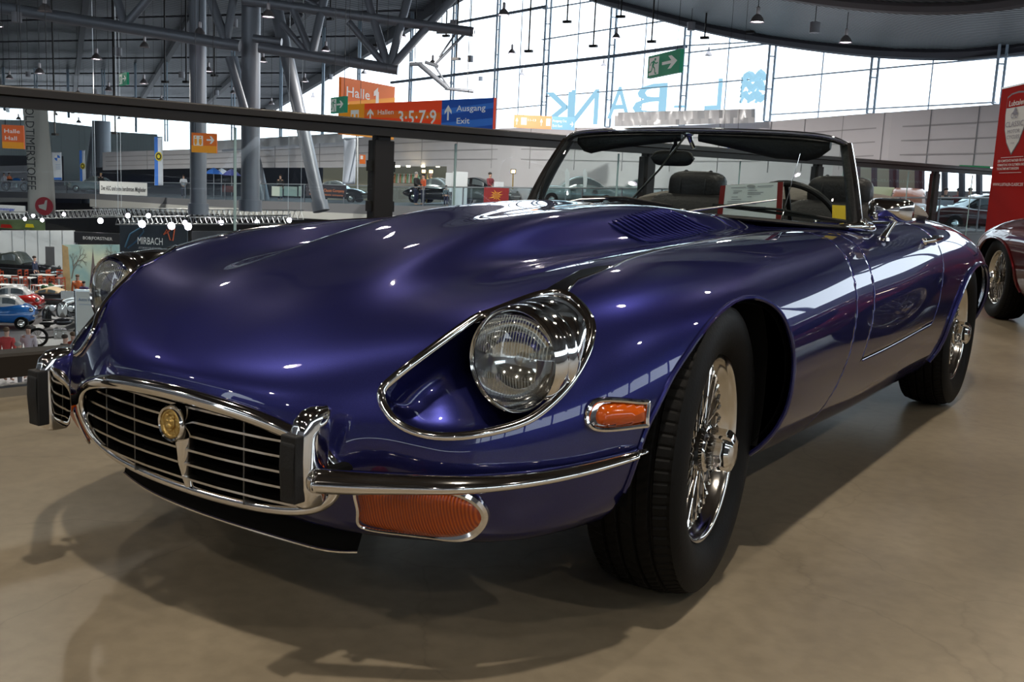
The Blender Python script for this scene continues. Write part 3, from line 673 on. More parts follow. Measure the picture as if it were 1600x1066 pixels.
for sgn in (1, -1):
    A_ = np.array([.655 * sgn, 1.352, .795]); B_ = np.array([.560 * sgn, 1.466, 1.066])
    mb = MB(); G = []
    for t in np.linspace(0, 1, 12):
        c = A_ * (1 - t) + B_ * t + np.array([sgn * .006 * math.sin(PI * t), -.008 * math.sin(PI * t), 0]); wd = .030 - .010 * t
        row = []
        for dx, dy in ((-.004, -.010), (.006, -.012), (.010, -.004), (.008, .012), (.0, .014), (-.004, .0)): row.append((c[0] + sgn * dx, c[1] + dy, c[2]))
        G.append(row + [row[0]])
    mb.grid(G); mb.build('screen_pillar', CHROME, car, smooth=30)
    mb = MB()
    G = []
    for t in np.linspace(0, .97, 12):
        c = A_ * (1 - t) + B_ * t + np.array([sgn * .006 * math.sin(PI * t) - sgn * .004, .004 - .008 * math.sin(PI * t), 0]); k = 1 - .25 * t
        row = [(c[0] - sgn * dx * k, c[1] + dy * k, c[2]) for dx, dy in ((0, -.010), (.030, -.004), (.042, .012), (.036, .034), (.004, .036))]
        G.append(row + [row[0]])
    mb.grid(G); mb.add(G[-1][:5], [list(range(5))]); mb.build('pillar_lining', LEATHER, car, smooth=30)
    # chrome foot casting
    mb = MB(); mb.tube([(sgn * .60, 1.31, .789), (sgn * .655, 1.35, .792), (sgn * .675, 1.40, .790), (sgn * .672, 1.46, .784)], [.010, .017, .016, .008], 10); mb.sphere((sgn * .658, 1.372, .800), (.018, .026, .018)); mb.build('pillar_foot', CHROME, car, smooth=True)
    # chrome capping along the door top
    m = [p for p in [(sgn * .640 * (1), 1.985, 0)]]
    pts = []
    for a in np.linspace(-1.02, 1.15, 40):
        e = 2 / 3.2; x = .640 * abs(math.cos(a)) ** e; y = 1.985 + .545 * math.copysign(abs(math.sin(a)) ** e, math.sin(a)); pts.append((sgn * x, y))
    pts = [q for q in pts if q[1] > 1.50]
    mb = MB(); mb.tube([(x, y, skin_z(abs(x), y) + .002) for x, y in pts], .015, 8, flat=.6, up=(0, 0, 1)); mb.build('cockpit_beading', CHROME, car, smooth=True)
    # sun visor, black padded, rolled under the header
    V = []; G = []
    xs = np.linspace(.03, .50, 16)
    for x in xs:
        i = int(np.argmin(abs(TC[:, 0] - sgn * x))); q = TC[i]; s = (x - .03) / .47; hh = .030 * min(1, 8 * s + .25) * min(1, (1 - s) * 5 + .45)
        hh = (.016 + .026 * (s if sgn < 0 else min(1, 1.7 * s))) * min(1, (1 - s) * 6 + .4)
        row = []
        for a in np.linspace(0, 2 * PI, 13): row.append((q[0], q[1] + .035 + .011 * math.cos(a), q[2] - .010 - hh * .9 + hh * math.sin(a)))
        G.append(row)
    mb = MB(); mb.grid(G); mb.add(G[0][:-1], [list(range(12))]); mb.add(G[-1][:-1], [list(range(12))]); mb.build('sun_visor', LEATHER, car, smooth=True)
mb = MB(); mb.tube([(0, 1.40, 1.09), (.0, 1.425, 1.06), (.012, 1.43, 1.035)], [.012, .008, .008], 8); mb.sphere((0, 1.40, 1.088), (.022, .012, .014)); mb.build('visor_bracket', CHROME, car, smooth=True)
mb = MB(); mb.tube([(-.005, 1.40, 1.085), (-.06, 1.30, .95), (-.135, 1.20, .815)], .0042, 8); mb.build('mirror_rod', pm('dark_rod', (.05, .05, .05), rough=.25, metal=1), car, smooth=True)
mb = MB()
secs = [(-.166, .012), (-.155, .022), (-.10, .027), (0, .027), (.005, .022)]
G = []
for x in np.linspace(-.085, .085, 17):
    h = .026 * (1 - abs(x / .085) ** 5) ** .5 + .003
    G.append([(x - .078, 1.445 + .012 * math.cos(a) - .0, .999 + h * math.sin(a)) for a in np.linspace(0, 2 * PI, 17)])
mb.grid(G); mb.add(G[0][:-1], [list(range(16))]); mb.add(G[-1][:-1], [list(range(16))]); mb.tube([(-.078, 1.44, 1.02), (-.06, 1.425, 1.05), (-.052, 1.40, 1.07)], [.012, .008, .006], 8)
mb.build('interior_mirror', LEATHER, car, smooth=50)
# wipers
def wiper(piv, knee, tip, b0, b1):
    wg = thing('wiper', None, None); wg.parent = car
    mb = MB(); mb.lathe([(-.012, .0), (-.012, .016), (.006, .014), (.014, .009), (.016, 0)], 16, 'Z', piv); mb.tube([piv, tuple(np.array(piv) * .7 + np.array(knee) * .3 + [0, 0, .003]), knee, tip], [.010, .008, .0055, .004], 8, flat=.6, up=(0, 0, 1)); mb.build('wiper_arm', STEEL, wg, smooth=True)
    m_ = (np.array(b0) + np.array(b1)) / 2 + [0, -.004, .012]
    mb = MB(); mb.tube([b0, tuple(np.array(b0) * .6 + m_ * .4), tuple(m_), tuple(np.array(b1) * .6 + m_ * .4), b1], .0045, 6); mb.beam(b0, b1, .004, .010); mb.build('wiper_blade', RUBBER, wg, smooth=30)
wiper((.128, 1.12, .806), (.27, 1.165, .838), (.415, 1.215, .866), (.20, 1.20, .838), (.625, 1.30, .806))
wiper((-.42, 1.165, .800), (-.30, 1.165, .833), (-.115, 1.175, .848), (-.30, 1.18, .842), (.075, 1.15, .828))
# ---- interior
mb = MB()
mb.box((0, 1.985, .40), (1.24, 1.06, .02)); mb.box((0, 1.46, .56), (1.24, .02, .40)); mb.box((0, 2.52, .58), (1.20, .02, .42))
for sgn in (1, -1): mb.box((sgn * .655, 1.985, .56), (.02, 1.0, .42))
mb.build('cockpit_tub', LEATHER, car)
G = [[(BC[i][0] * s, BC[i][1] + dy, BC[i][2] + dz) for i in range(49)] for s, dy, dz in ((1, .006, -.006), (.99, .06, .0), (.98, .14, .004), (.97, .20, -.01), (.965, .22, -.05), (.96, .22, -.14))]
mb = MB(); mb.grid(G); mb.build('dashboard', LEATHER, car, smooth=50)
def sgrid(w, d, h, zc):
    pass
def rbox(mb, c, d, e=.35, n=20, m=12, R=None):
    """superellipsoid cushion"""
    G = []
    for i in range(m + 1):
        p = -PI / 2 + PI * i / m; row = []
        for j in range(n + 1):
            t = 2 * PI * j / n; f = lambda v: math.copysign(abs(v) ** e, v)
            q = Vector((d[0] / 2 * f(math.cos(p)) * f(math.cos(t)), d[1] / 2 * f(math.cos(p)) * f(math.sin(t)), d[2] / 2 * f(math.sin(p))))
            if R is not None: q = R @ q
            row.append(tuple(q + Vector(c)))
        G.append(row)
    mb.grid(G); return mb
for x in (-.345, .305):
    st = thing('seat', None, None); st.parent = car
    mb = MB(); rbox(mb, (x, 1.93, .50), (.48, .50, .14), .4); mb.build('seat_cushion', LEATHER, st, smooth=True)
    mb = MB(); rbox(mb, (x, 2.24, .66), (.46, .14, .42), .4, R=Matrix.Rotation(-.22, 3, 'X')); mb.build('backrest', LEATHER, st, smooth=True)
    mb = MB(); rbox(mb, (x, 2.285, .895), (.27, .11, .155), .55); 
    for dx in (-.06, .06): mb.tube([(x + dx, 2.285 + .0575 * math.cos(a), .895 + .079 * math.sin(a)) for a in np.linspace(-.3, PI + .3, 14)], .0035, 6)
    mb.build('headrest', LEATHER, st, smooth=True)
mb = MB(); c = Vector((.30, 1.72, .765)); ax = Vector((0, -.86, -.5)).normalized(); e1 = Vector((1, 0, 0)); e2 = ax.cross(e1)
mb.tube([c + (e1 * math.cos(t) + e2 * math.sin(t)) * .185 for t in np.linspace(0, 2 * PI, 40, endpoint=False)], .012, 10, closed=True)
for t in (-.3, PI + .3, PI / 2): mb.tube([c, c + (e1 * math.cos(t) + e2 * math.sin(t)) * .18], .009, 6)
mb.tube([c, c + Vector((0, -.2, -.1))], .022, 10); mb.build('steering_wheel', LEATHER, car, smooth=True)
# folded hood behind the seats
FAB = pm('taupe_canvas', (.13, .115, .10), rough=.75, noise=.15, nscale=30, bump=.3, bscale=25)
mb = MB(); G = []
for i, x in enumerate(np.linspace(-.66, .66, 45)):
    s = abs(x) / .66; back = .40 * (1 - s ** 2.6); yc = 2.30 + back * .75; row = []
    hz = .075 * (1 - .55 * s ** 3) ; w = .17 * (1 - .35 * s ** 4); en = max(.02, 1 - s ** 12) ** .5; w *= en; hz *= en
    for a in np.linspace(0, 2 * PI, 22):
        f = 1 + .06 * math.sin(5 * a + x * 9) + .03 * math.sin(9 * a - x * 17)
        row.append((x * (1 + .0 * math.cos(a)), yc + w * math.cos(a) * f, .852 - .03 * s ** 2 + hz * math.sin(a) * f))
    G.append(row)
mb.grid(G); mb.add(G[0][:-1], [list(range(21))]); mb.add(G[-1][:-1], [list(range(21))]); mb.build('folded_hood', FAB, car, smooth=True)
# door mirror
dm = thing('door_mirror', None, None); dm.parent = car
mb = MB(); mb.lathe([(-.004, .0), (-.004, .022), (.006, .020), (.010, .012)], 16, 'Z', (.722, 1.392, .754)); mb.tube([(.722, 1.392, .756), (.735, 1.41, .79), (.747, 1.425, .818)], [.013, .009, .010], 12); mb.build('mirror_stem', CHROME, dm, smooth=True)
mb = MB(); G = []
for k, s in enumerate((.02, .45, .75, .93, 1, 1)):
    y = 1.372 + (.0, .006, .018, .036, .056, .064)[k]; row = []
    for a in np.linspace(0, 2 * PI, 37):
        e = .5; cx = math.copysign(abs(math.cos(a)) ** e, math.cos(a)); cz = math.copysign(abs(math.sin(a)) ** e, math.sin(a))
        row.append((.728 + .073 * s * cx, y, .850 + .038 * s * cz))
    G.append(row)
mb.grid(G); mb.add([G[0][k] for k in range(36)], [list(range(36))]); mb.build('mirror_shell', CHROME, dm, smooth=60)
mb = MB(); mb.add([(q[0] * .97 + .728 * .03, 1.434, q[2] * .97 + .850 * .03) for q in G[-1][:-1]], [list(range(36))]); mb.build('mirror_glass', pm('mirror_face', (.9, .9, .9), rough=.02, metal=1), dm)
# aerial
mb = MB(); mb.tube([(.432, 1.235, .797), (.437, 1.24, .84), (.452, 1.30, 1.02)], [.004, .0016, .0010], 6); mb.build('aerial', CHROME, car, smooth=True)
# notice card leaning behind the windscreen
card = thing('notice_card', 'white information sheet with dark red side bars, propped behind the blue roadster windscreen', 'sign', (.24, 1.40, .80))
c0, c1, c2, c3 = [Vector(q) for q in ((.135, 1.40, .795), (.374, 1.40, .792), (.374, 1.385, .927), (.146, 1.385, .905))]
mb = MB(); nv = Vector((0, .002, 0)); mb.add([c0, c1, c2, c3, c0 + nv, c1 + nv, c2 + nv, c3 + nv], [(0, 1, 2, 3), (7, 6, 5, 4), (0, 4, 5, 1), (1, 5, 6, 2), (2, 6, 7, 3), (3, 7, 4, 0)])
mb.build('sheet', pm('white_paper', (.78, .80, .78), rough=.6), card)
def cardp(u, v): 
    a = c0.lerp(c1, u); b = c3.lerp(c2, u); return a.lerp(b, v) + Vector((0, -.0012, 0))
for u0, u1 in ((0, .085), (.915, 1)):
    mb = MB(); mb.add([cardp(u0, 0), cardp(u1, 0), cardp(u1, 1), cardp(u0, 1)], [(0, 1, 2, 3)]); mb.build('red_bar', pm('dark_red_print', (.20, .012, .010), rough=.6), card)
mb = MB()
for v, u0, u1 in ((.80, .22, .36), (.80, .45, .60), (.74, .22, .30), (.74, .45, .70), (.70, .45, .66), (.62, .20, .30), (.62, .45, .52), (.55, .20, .36), (.48, .14, .72), (.42, .14, .60), (.34, .14, .75), (.28, .14, .5), (.90, .18, .42), (.91, .60, .85)):
    mb.add([cardp(u0, v), cardp(u1, v), cardp(u1, v + .018), cardp(u0, v + .018)], [(0, 1, 2, 3)])
mb.build('print_lines', pm('grey_print', (.25, .25, .27), rough=.7), card)
mb = MB(); oo = cardp(.5, .93); mb.add([oo + Vector((.016 * math.cos(t), -.0003, .005 * math.sin(t))) for t in np.linspace(0, 2 * PI, 16, endpoint=False)], [list(range(16))]); mb.build('punched_hole', pm('grey_print2', (.3, .3, .3), rough=.7), card)
st_ = MB(); a = Vector((.560, 1.36, .815)); st_.add([a, a + Vector((.042, .012, -.004)), a + Vector((.036, .012, .042)), a + Vector((-.004, 0, .042))], [(0, 1, 2, 3)])
st = st_.build('yellow_sticker', pm('yellow_label', (.85, .55, .03), rough=.5), None); tag(st, 'small yellow label at the lower corner of the blue roadster windscreen', 'sticker'); st.parent = car
for k in ('label', 'category'):
    if k in st: del st[k]
# ================================================================= THE HALL
def interp_curve(P, q):
    P = sorted(P); xs = [p[0] for p in P]; return [float(np.interp(q, xs, [p[k] for p in P])) for k in range(1, len(P[0]))]
CONC = None
def concrete():
    m, nt, b = _mat('gallery_floor'); L = nt.links
    tc = nt.nodes.new('ShaderNodeTexCoord')
    n1 = nt.nodes.new('ShaderNodeTexNoise'); n1.inputs['Scale'].default_value = 1.1; n1.inputs['Detail'].default_value = 9; n1.inputs['Roughness'].default_value = .62
    n2 = nt.nodes.new('ShaderNodeTexNoise'); n2.inputs['Scale'].default_value = 22; n2.inputs['Detail'].default_value = 8
    cr = nt.nodes.new('ShaderNodeValToRGB'); e = cr.color_ramp.elements; e[0].position = .30; e[0].color = (.175, .143, .098, 1); e[1].position = .72; e[1].color = (.285, .236, .165, 1)
    mx = nt.nodes.new('ShaderNodeMix'); mx.data_type = 'RGBA'; mx.blend_type = 'MULTIPLY'; mx.inputs[0].default_value = .35
    cr2 = nt.nodes.new('ShaderNodeValToRGB'); cr2.color_ramp.elements[0].position = .35; cr2.color_ramp.elements[0].color = (.6, .6, .6, 1); cr2.color_ramp.elements[1].position = .6
    # hairline cracks
    vo = nt.nodes.new('ShaderNodeTexVoronoi'); vo.feature = 'DISTANCE_TO_EDGE'; vo.inputs['Scale'].default_value = 1.4
    dn = nt.nodes.new('ShaderNodeTexNoise'); dn.inputs['Scale'].default_value = 4; dn.inputs['Detail'].default_value = 6
    vm = nt.nodes.new('ShaderNodeMix'); vm.data_type = 'RGBA'; vm.inputs[0].default_value = .18
    L.new(tc.outputs['Object'], vm.inputs[6]); L.new(tc.outputs['Object'], dn.inputs['Vector']); L.new(dn.outputs['Color'], vm.inputs[7]); L.new(vm.outputs[2], vo.inputs['Vector'])
    cc = nt.nodes.new('ShaderNodeValToRGB'); cc.color_ramp.elements[0].position = .0; cc.color_ramp.elements[0].color = (.72, .72, .72, 1); cc.color_ramp.elements[1].position = .006
    mx2 = nt.nodes.new('ShaderNodeMix'); mx2.data_type = 'RGBA'; mx2.blend_type = 'MULTIPLY'; mx2.inputs[0].default_value = .6
    L.new(tc.outputs['Object'], n1.inputs['Vector']); L.new(tc.outputs['Object'], n2.inputs['Vector'])
    L.new(n1.outputs['Fac'], cr.inputs[0]); L.new(n2.outputs['Fac'], cr2.inputs[0]); L.new(cr.outputs[0], mx.inputs[6]); L.new(cr2.outputs[0], mx.inputs[7])
    L.new(vo.outputs['Distance'], cc.inputs[0]); L.new(mx.outputs[2], mx2.inputs[6]); L.new(cc.outputs[0], mx2.inputs[7]); L.new(mx2.outputs[2], b.inputs['Base Color'])
    rr = nt.nodes.new('ShaderNodeMapRange'); rr.inputs[3].default_value = .24; rr.inputs[4].default_value = .46; L.new(n1.outputs['Fac'], rr.inputs[0]); L.new(rr.outputs[0], b.inputs['Roughness'])
    bp = nt.nodes.new('ShaderNodeBump'); bp.inputs['Strength'].default_value = .06; L.new(n2.outputs['Fac'], bp.inputs['Height']); L.new(bp.outputs['Normal'], b.inputs['Normal'])
    b.inputs['Specular IOR Level'].default_value = .45
    return m
FLOORM = concrete()
def rib_mat(name, a, b_, scale, ang, rough=.5, strength=.6, metal=0.):
    m, nt, b = _mat(name); tc = nt.nodes.new('ShaderNodeTexCoord'); mp = nt.nodes.new('ShaderNodeMapping'); mp.inputs['Rotation'].default_value = (0, 0, ang)
    w = nt.nodes.new('ShaderNodeTexWave'); w.inputs['Scale'].default_value = scale; mx = nt.nodes.new('ShaderNodeMix'); mx.data_type = 'RGBA'
    mx.inputs[6].default_value = (*a, 1); mx.inputs[7].default_value = (*b_, 1); bp = nt.nodes.new('ShaderNodeBump'); bp.inputs['Strength'].default_value = strength; bp.inputs['Distance'].default_value = .08
    nt.links.new(tc.outputs['Object'], mp.inputs[0]); nt.links.new(mp.outputs[0], w.inputs['Vector']); nt.links.new(w.outputs['Fac'], mx.inputs[0]); nt.links.new(mx.outputs[2], b.inputs['Base Color'])
    nt.links.new(w.outputs['Fac'], bp.inputs['Height']); nt.links.new(bp.outputs['Normal'], b.inputs['Normal']); b.inputs['Roughness'].default_value = rough; b.inputs['Metallic'].default_value = metal
    return m
GREYW = pm('grey_wall_panel', (.60, .58, .60), rough=.6, noise=.06, nscale=1)
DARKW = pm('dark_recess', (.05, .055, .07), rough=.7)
STEELP = pm('painted_steel_tube', (.17, .185, .21), rough=.42, metal=.3)
DARKST = pm('dark_painted_steel', (.016, .014, .013), rough=.5, spec=.3)
RAILTOP = pm('rail_dark_bronze', (.022, .018, .015), rough=.45, spec=.3)
MULL = pm('mullion_grey', (.30, .38, .45), rough=.5)

# ---- railing path in plan
def rail_m(px): return 1. + .55 * max(0., (px - 760) / 840.) ** 1.1 if px > 760 else 1.
def rail_d(px): return rail_m(px) * 423. / (114 - .048 * px + .0000065 * px * px)
RP = []
for px in list(range(0, 1701, 25)):
    q = at(px, 400, rail_d(px)); RP.append((q.x, q.y))
v0 = Vector(RP[0]) - Vector(RP[3]); v0.normalize()
PRE = [(RP[0][0] + v0.x * s + .004 * s * s, RP[0][1] + v0.y * s) for s in (14, 10, 7, 5, 3.5, 2.2, 1)]
v1 = (Vector(RP[-1]) - Vector(RP[-4])).normalized()
POST = [(RP[-1][0] + v1.x * s, RP[-1][1] + v1.y * s) for s in (3, 7, 12, 20)]
RAIL = PRE + RP + POST
RZ = [1.145] * len(PRE) + [1.145 + .271 * (rail_m(px) - 1) for px in range(0, 1701, 25)] + [1.145 + .271 * (rail_m(1700) - 1)] * len(POST)
# gallery floor slab
poly = RAIL + [(26, RAIL[-1][1] + 2), (26, -16), (RAIL[0][0], -16)]
poly = [(x - .06 * 0, y) for x, y in poly]
mb = MB(); n = len(poly); mb.add([(x, y, z) for z in (0, -.5) for x, y in poly], [list(range(n)), list(range(2 * n - 1, n - 1, -1))] + [(i, (i + 1) % n, n + (i + 1) % n, n + i) for i in range(n)])
struct('floor', mb, FLOORM)
# lower hall floor
mb = MB(); mb.add([(-170, -60, -6.3), (60, -60, -6.3), (60, 190, -6.3), (-170, 190, -6.3)], [(0, 1, 2, 3)]); struct('floor', mb, pm('lower_floor', (.115, .11, .112), rough=.42, noise=.12, nscale=.5))

# ---- railing: posts, handrail, bottom channel, glass
rail = thing('glass_railing', 'dark steel and glass railing curving behind the blue roadster along the gallery edge', 'railing', (RP[0][0], RP[0][1], 0))
ZT = 1.145
RN = []
for i, (x, y) in enumerate(RAIL):
    a = Vector(RAIL[max(i - 1, 0)]); b = Vector(RAIL[min(i + 1, len(RAIL) - 1)]); t = (b - a).normalized(); RN.append(Vector((t.y, -t.x)))   # toward the gallery side
mb = MB(); G = []
for (x, y), nn, ZT in zip(RAIL, RN, RZ):
    G.append([(x + nn.x * a, y + nn.y * a, ZT + z) for a, z in ((-.045, -.005), (-.03, .0), (.03, .0), (.045, -.006), (.046, -.032), (.030, -.038), (-.030, -.038), (-.046, -.032), (-.045, -.005))])
mb.grid(G); mb.build('handrail', RAILTOP, rail, smooth=30)
mb = MB(); G = []
for (x, y), nn, ZT in zip(RAIL, RN, RZ):
    G.append([(x + nn.x * a, y + nn.y * a, ZT + z) for a, z in ((-.036, -.038), (.038, -.038), (.038, -.075), (-.036, -.075), (-.036, -.038))])
mb.grid(G); mb.build('handrail_channel', DARKST, rail, smooth=30)
mb = MB(); G = []
for (x, y), nn in zip(RAIL, RN):
    G.append([(x + nn.x * a, y + nn.y * a, z) for a, z in ((-.05, .165), (.05, .165), (.06, .155), (.06, .075), (-.05, .075), (-.05, .165))])
mb.grid(G); mb.build('bottom_channel', RAILTOP, rail, smooth=30)
mb = MB(); G = []
for (x, y), nn in zip(RAIL, RN):
    G.append([(x + nn.x * a, y + nn.y * a, z) for a, z in ((-.03, .035), (.05, .035), (.05, .0), (-.03, .0), (-.03, .035))])
mb.grid(G); mb.build('floor_trim', STEEL, rail, smooth=30)
def rail_at(px, off=0.):
    q = at(px, 400, rail_d(px)); j = min(range(len(RAIL)), key=lambda k: (RAIL[k][0] - q.x) ** 2 + (RAIL[k][1] - q.y) ** 2); return q.x + RN[j].x * off, q.y + RN[j].y * off, math.atan2(RN[j].y, RN[j].x)
for px in (-420, 100 * 0 - 190, 595, 1006, 1268, 1450, 1590):
    if px < 0 and px != -420: continue
    x, y, a = rail_at(px, -.02); ZT = 1.145 + .271 * (rail_m(px) - 1)
    mb = MB(); mb.box((x, y, ZT - .085), (.06, .07, .09), rz=a); mb.box((x, y, (ZT - .095) / 2), (.07, .105, ZT - .095), rz=a)
    p = mb.build('post', DARKST, rail, bevel=.004)
    mb = MB()
    for z in (.30, .52, .74, .93):
        for s in (-.062, .062): mb.box((x + math.cos(a + PI / 2) * s, y + math.sin(a + PI / 2) * s, z), (.04, .012, .05), rz=a)
    mb.build('glass_clamp', RAILTOP, p)
# each glass panel between joints
joints = [-600, -330, 80 * 0 - 60, 367, 706, 957, 1145, 1305, 1406, 1505, 1640]
for k in range(len(joints) - 1):
    a, b = joints[k] + 1.5, joints[k + 1] - 1.5; G = []
    for px in np.linspace(a, b, max(3, int((b - a) / 40) + 2)):
        if px < 0: 
            s = -px / 100.; x, y = RP[0][0] + v0.x * s * .52, RP[0][1] + v0.y * s * .52
        else: x, y, _ = rail_at(px)
        G.append([(x, y, .17), (x, y, 1.145 + .271 * (rail_m(px) - 1) - .07)])
    mb = MB(); mb.grid(G); mb.build('glass_panel', GLASS_RAIL, rail, smooth=True)
    x, y, a_ = rail_at(max(0, joints[k + 1])) if joints[k + 1] > 0 else (G[-1][0][0], G[-1][0][1], 0)
    mb = MB(); mb.box((x, y, .61 + .13 * (rail_m(joints[k + 1]) - 1)), (.008, .010, .90 + .27 * (rail_m(joints[k + 1]) - 1)), rz=a_); mb.build('glass_edge', pm('glass_edge', (.30, .42, .42), rough=.2), rail)

# ---- helper for far walls given as (px, y_top, y_bottom, distance)
def strip(P, thick=.3):
    P = [(px, *interp_curve([p for p in P], px)) for px in sorted(set([p[0] for p in P] + list(range(int(P[0][0]), int(P[-1][0]) + 1, 20))))]
    mb = MB(); Tt = [at(p[0], p[1], p[3]) for p in P]; Bt = [at(p[0], p[2], p[3]) for p in P]
    Bt = [Vector((t.x, t.y, b.z)) for t, b in zip(Tt, Bt)]
    n = len(P); mb.add([tuple(q) for q in Tt + Bt], [(i, i + 1, n + i + 1, n + i) for i in range(n - 1)]); 
    bk = Vector((CAM_F[0], CAM_F[1], 0)).normalized() * thick
    mb.add([tuple(q + bk) for q in Tt + Bt], [(i, i + 1, n + i + 1, n + i) for i in range(n - 1)])
    mb.add([tuple(q) for q in Tt] + [tuple(q + bk) for q in Tt], [(i, i + 1, n + i + 1, n + i) for i in range(n - 1)])
    mb.add([tuple(q) for q in Bt] + [tuple(q + bk) for q in Bt], [(i, i + 1, n + i + 1, n + i) for i in range(n - 1)])
    for e in (0, n - 1): mb.add([tuple(Tt[e]), tuple(Bt[e]), tuple(Bt[e] + bk), tuple(Tt[e] + bk)], [(0, 1, 2, 3)])
    return mb
# far wall: grey panels over the opposite gallery
WALL = [(160, 238, 266, 92), (300, 233, 263, 84), (400, 226, 262, 78), (525, 217, 262, 70), (612, 211, 260, 66)]
struct('wall_far_left', strip(WALL), GREYW)
WALL2 = [(612, 211, 330, 66), (700, 205, 330, 62), (800, 200, 335, 58), (1000, 199, 340, 52), (1200, 190, 345, 46), (1395, 175, 345, 41), (1600, 160, 345, 37), (1800, 140, 345, 34)]
struct('wall_far_right', strip([(612, 211, 260, 66), (700, 205, 260, 62)]), GREYW)
struct('wall_far_right', strip([(700, 205, 330, 62), (800, 200, 335, 58), (1000, 199, 340, 52), (1200, 190, 345, 46), (1335, 179, 345, 42.5)]), GREYW)
struct('wall_far_right', strip([(1335, 179, 254, 42.5), (1395, 175, 256, 41), (1600, 160, 262, 37), (1800, 140, 262, 34)]), GREYW)
# panel joints
PJ = pm('panel_joint', (.36, .35, .36), rough=.7)
def wall_pt(P, px, f, fwd=.03):
    t, b, d = interp_curve(P, px); a = at(px, t, d); c = at(px, b, d); q = Vector((a.x, a.y, a.z * (1 - f) + c.z * f)); n = Vector((CAM_F[0], CAM_F[1], 0)).normalized(); return q - n * fwd
mb = MB()
PW = [(160, 238, 266, 92), (300, 233, 263, 84), (400, 226, 262, 78), (525, 217, 262, 70), (612, 211, 262, 66), (700, 205, 262, 62), (800, 200, 263, 58), (1000, 199, 268, 52), (1200, 190, 270, 46), (1395, 175, 262, 41), (1600, 160, 262, 37), (1800, 140, 262, 34)]
for f in (.27, .52, .77):
    pts = [wall_pt(PW, px, f) for px in range(165, 1800, 60)]
    for a, b in zip(pts, pts[1:]): mb.beam(a, b, .02, .05)
for px in (230, 300, 365, 430, 500, 560, 612, 660, 715, 770, 830, 900, 975, 1050, 1125, 1205, 1258, 1318, 1382, 1455, 1530, 1610): mb.beam(wall_pt(PW, px, 0), wall_pt(PW, px, 1), .05, .02)
struct('trim_1', mb, PJ)
# recess of the opposite gallery under the wall: back wall, ceiling light line
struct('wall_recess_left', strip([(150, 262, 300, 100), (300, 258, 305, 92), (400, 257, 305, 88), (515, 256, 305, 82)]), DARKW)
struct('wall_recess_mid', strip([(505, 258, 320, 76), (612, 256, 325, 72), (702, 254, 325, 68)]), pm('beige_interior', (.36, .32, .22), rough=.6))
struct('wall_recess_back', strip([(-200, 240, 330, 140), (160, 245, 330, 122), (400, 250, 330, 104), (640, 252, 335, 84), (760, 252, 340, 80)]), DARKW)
struct('wall_recess_right', strip([(1330, 250, 372, 47), (1436, 252, 372, 45)]), pm('recess_olive', (.38, .40, .30), rough=.6))
struct('wall_recess_right', strip([(1436, 299, 372, 45), (1620, 299, 372, 41)]), pm('recess_grey', (.30, .32, .33), rough=.6))
for px in (1340, 1366, 1394, 1400, 1434, 1440, 1476, 1503, 1530): mb = MB(); mb.beam(at(px, 372, 44.5 - (px - 1340) * .014), at(px, 252, 44.5 - (px - 1340) * .014), .12, .25); struct('trim_3', mb, DARKW)
# opposite gallery floor slab edge: dark band + white fascia
SLAB = [(-60, 298, 308, 104), (0, 299, 309, 100), (140, 303, 311, 88), (300, 311, 322, 76), (470, 316, 330, 66), (640, 322, 338, 56), (900, 326, 345, 46), (1100, 330, 350, 42), (1240, 345, 370, 40.5), (1300, 362, 385, 40), (1600, 366, 390, 38)]
struct('floor', strip(SLAB, 14), pm('slab_dark', (.16, .16, .17), rough=.6))
struct('trim_2', strip([(-60, 308, 316, 104), (-0, 309, 316, 100), (62, 309, 315, 95)], .5), pm('fascia_white', (.50, .49, .46), rough=.6))
struct('trim_2', strip([(140, 311, 323, 88), (300, 322, 333, 76), (470, 330, 341, 66), (640, 338, 350, 56)], .5), MATS['fascia_white'])
# wall under the opposite gallery (dim exhibition area)
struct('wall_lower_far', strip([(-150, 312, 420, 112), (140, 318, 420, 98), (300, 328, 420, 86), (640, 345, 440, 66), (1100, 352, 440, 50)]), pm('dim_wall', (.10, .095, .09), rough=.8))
# opposite balustrade
bal = thing('glass_balustrade', 'long glass balustrade along the opposite gallery, far across the hall', 'railing', at(400, 315, 71))
BAL = [(-60, 282, 298, 104), (0, 283, 299, 100), (140, 284, 303, 88), (300, 286, 311, 76), (470, 288, 316, 66), (640, 292, 322, 56), (900, 294, 326, 46), (1100, 296, 330, 42), (1240, 302, 345, 40.5), (1300, 308, 360, 40), (1600, 310, 364, 38)]
mb = MB(); G = [[wall_pt(BAL, px, 0), wall_pt(BAL, px, 1)] for px in range(-60, 1601, 20)]; mb.grid(G); mb.build('glass_run', glass_mat('balustrade_glass', (.62, .74, .78), .03), bal)
mb = MB(); mb.tube([wall_pt(BAL, px, 0) for px in range(-60, 1601, 20)], .035, 6); mb.build('top_rail', STEEL, bal, smooth=True)
for px in range(-20, 1560, 62):
    mb = MB(); mb.beam(wall_pt(BAL, px, 0, .08), wall_pt(BAL, px, 1, .08), .07, .05); mb.build('baluster', STEELP, bal)
# far left end of the hall: ribbed pale wall, lower dark block
struct('wall_end', strip([(-100, 185, 290, 135), (60, 188, 290, 128), (165, 200, 290, 118)]), rib_mat('pale_ribbed', (.38, .46, .46), (.50, .58, .57), 2.0, .3))
struct('wall_end', strip([(165, 205, 268, 118), (245, 210, 268, 112)]), MATS['pale_ribbed'])
struct('wall_end', strip([(-100, 262, 300, 130), (60, 258, 300, 122)]), GREYW)

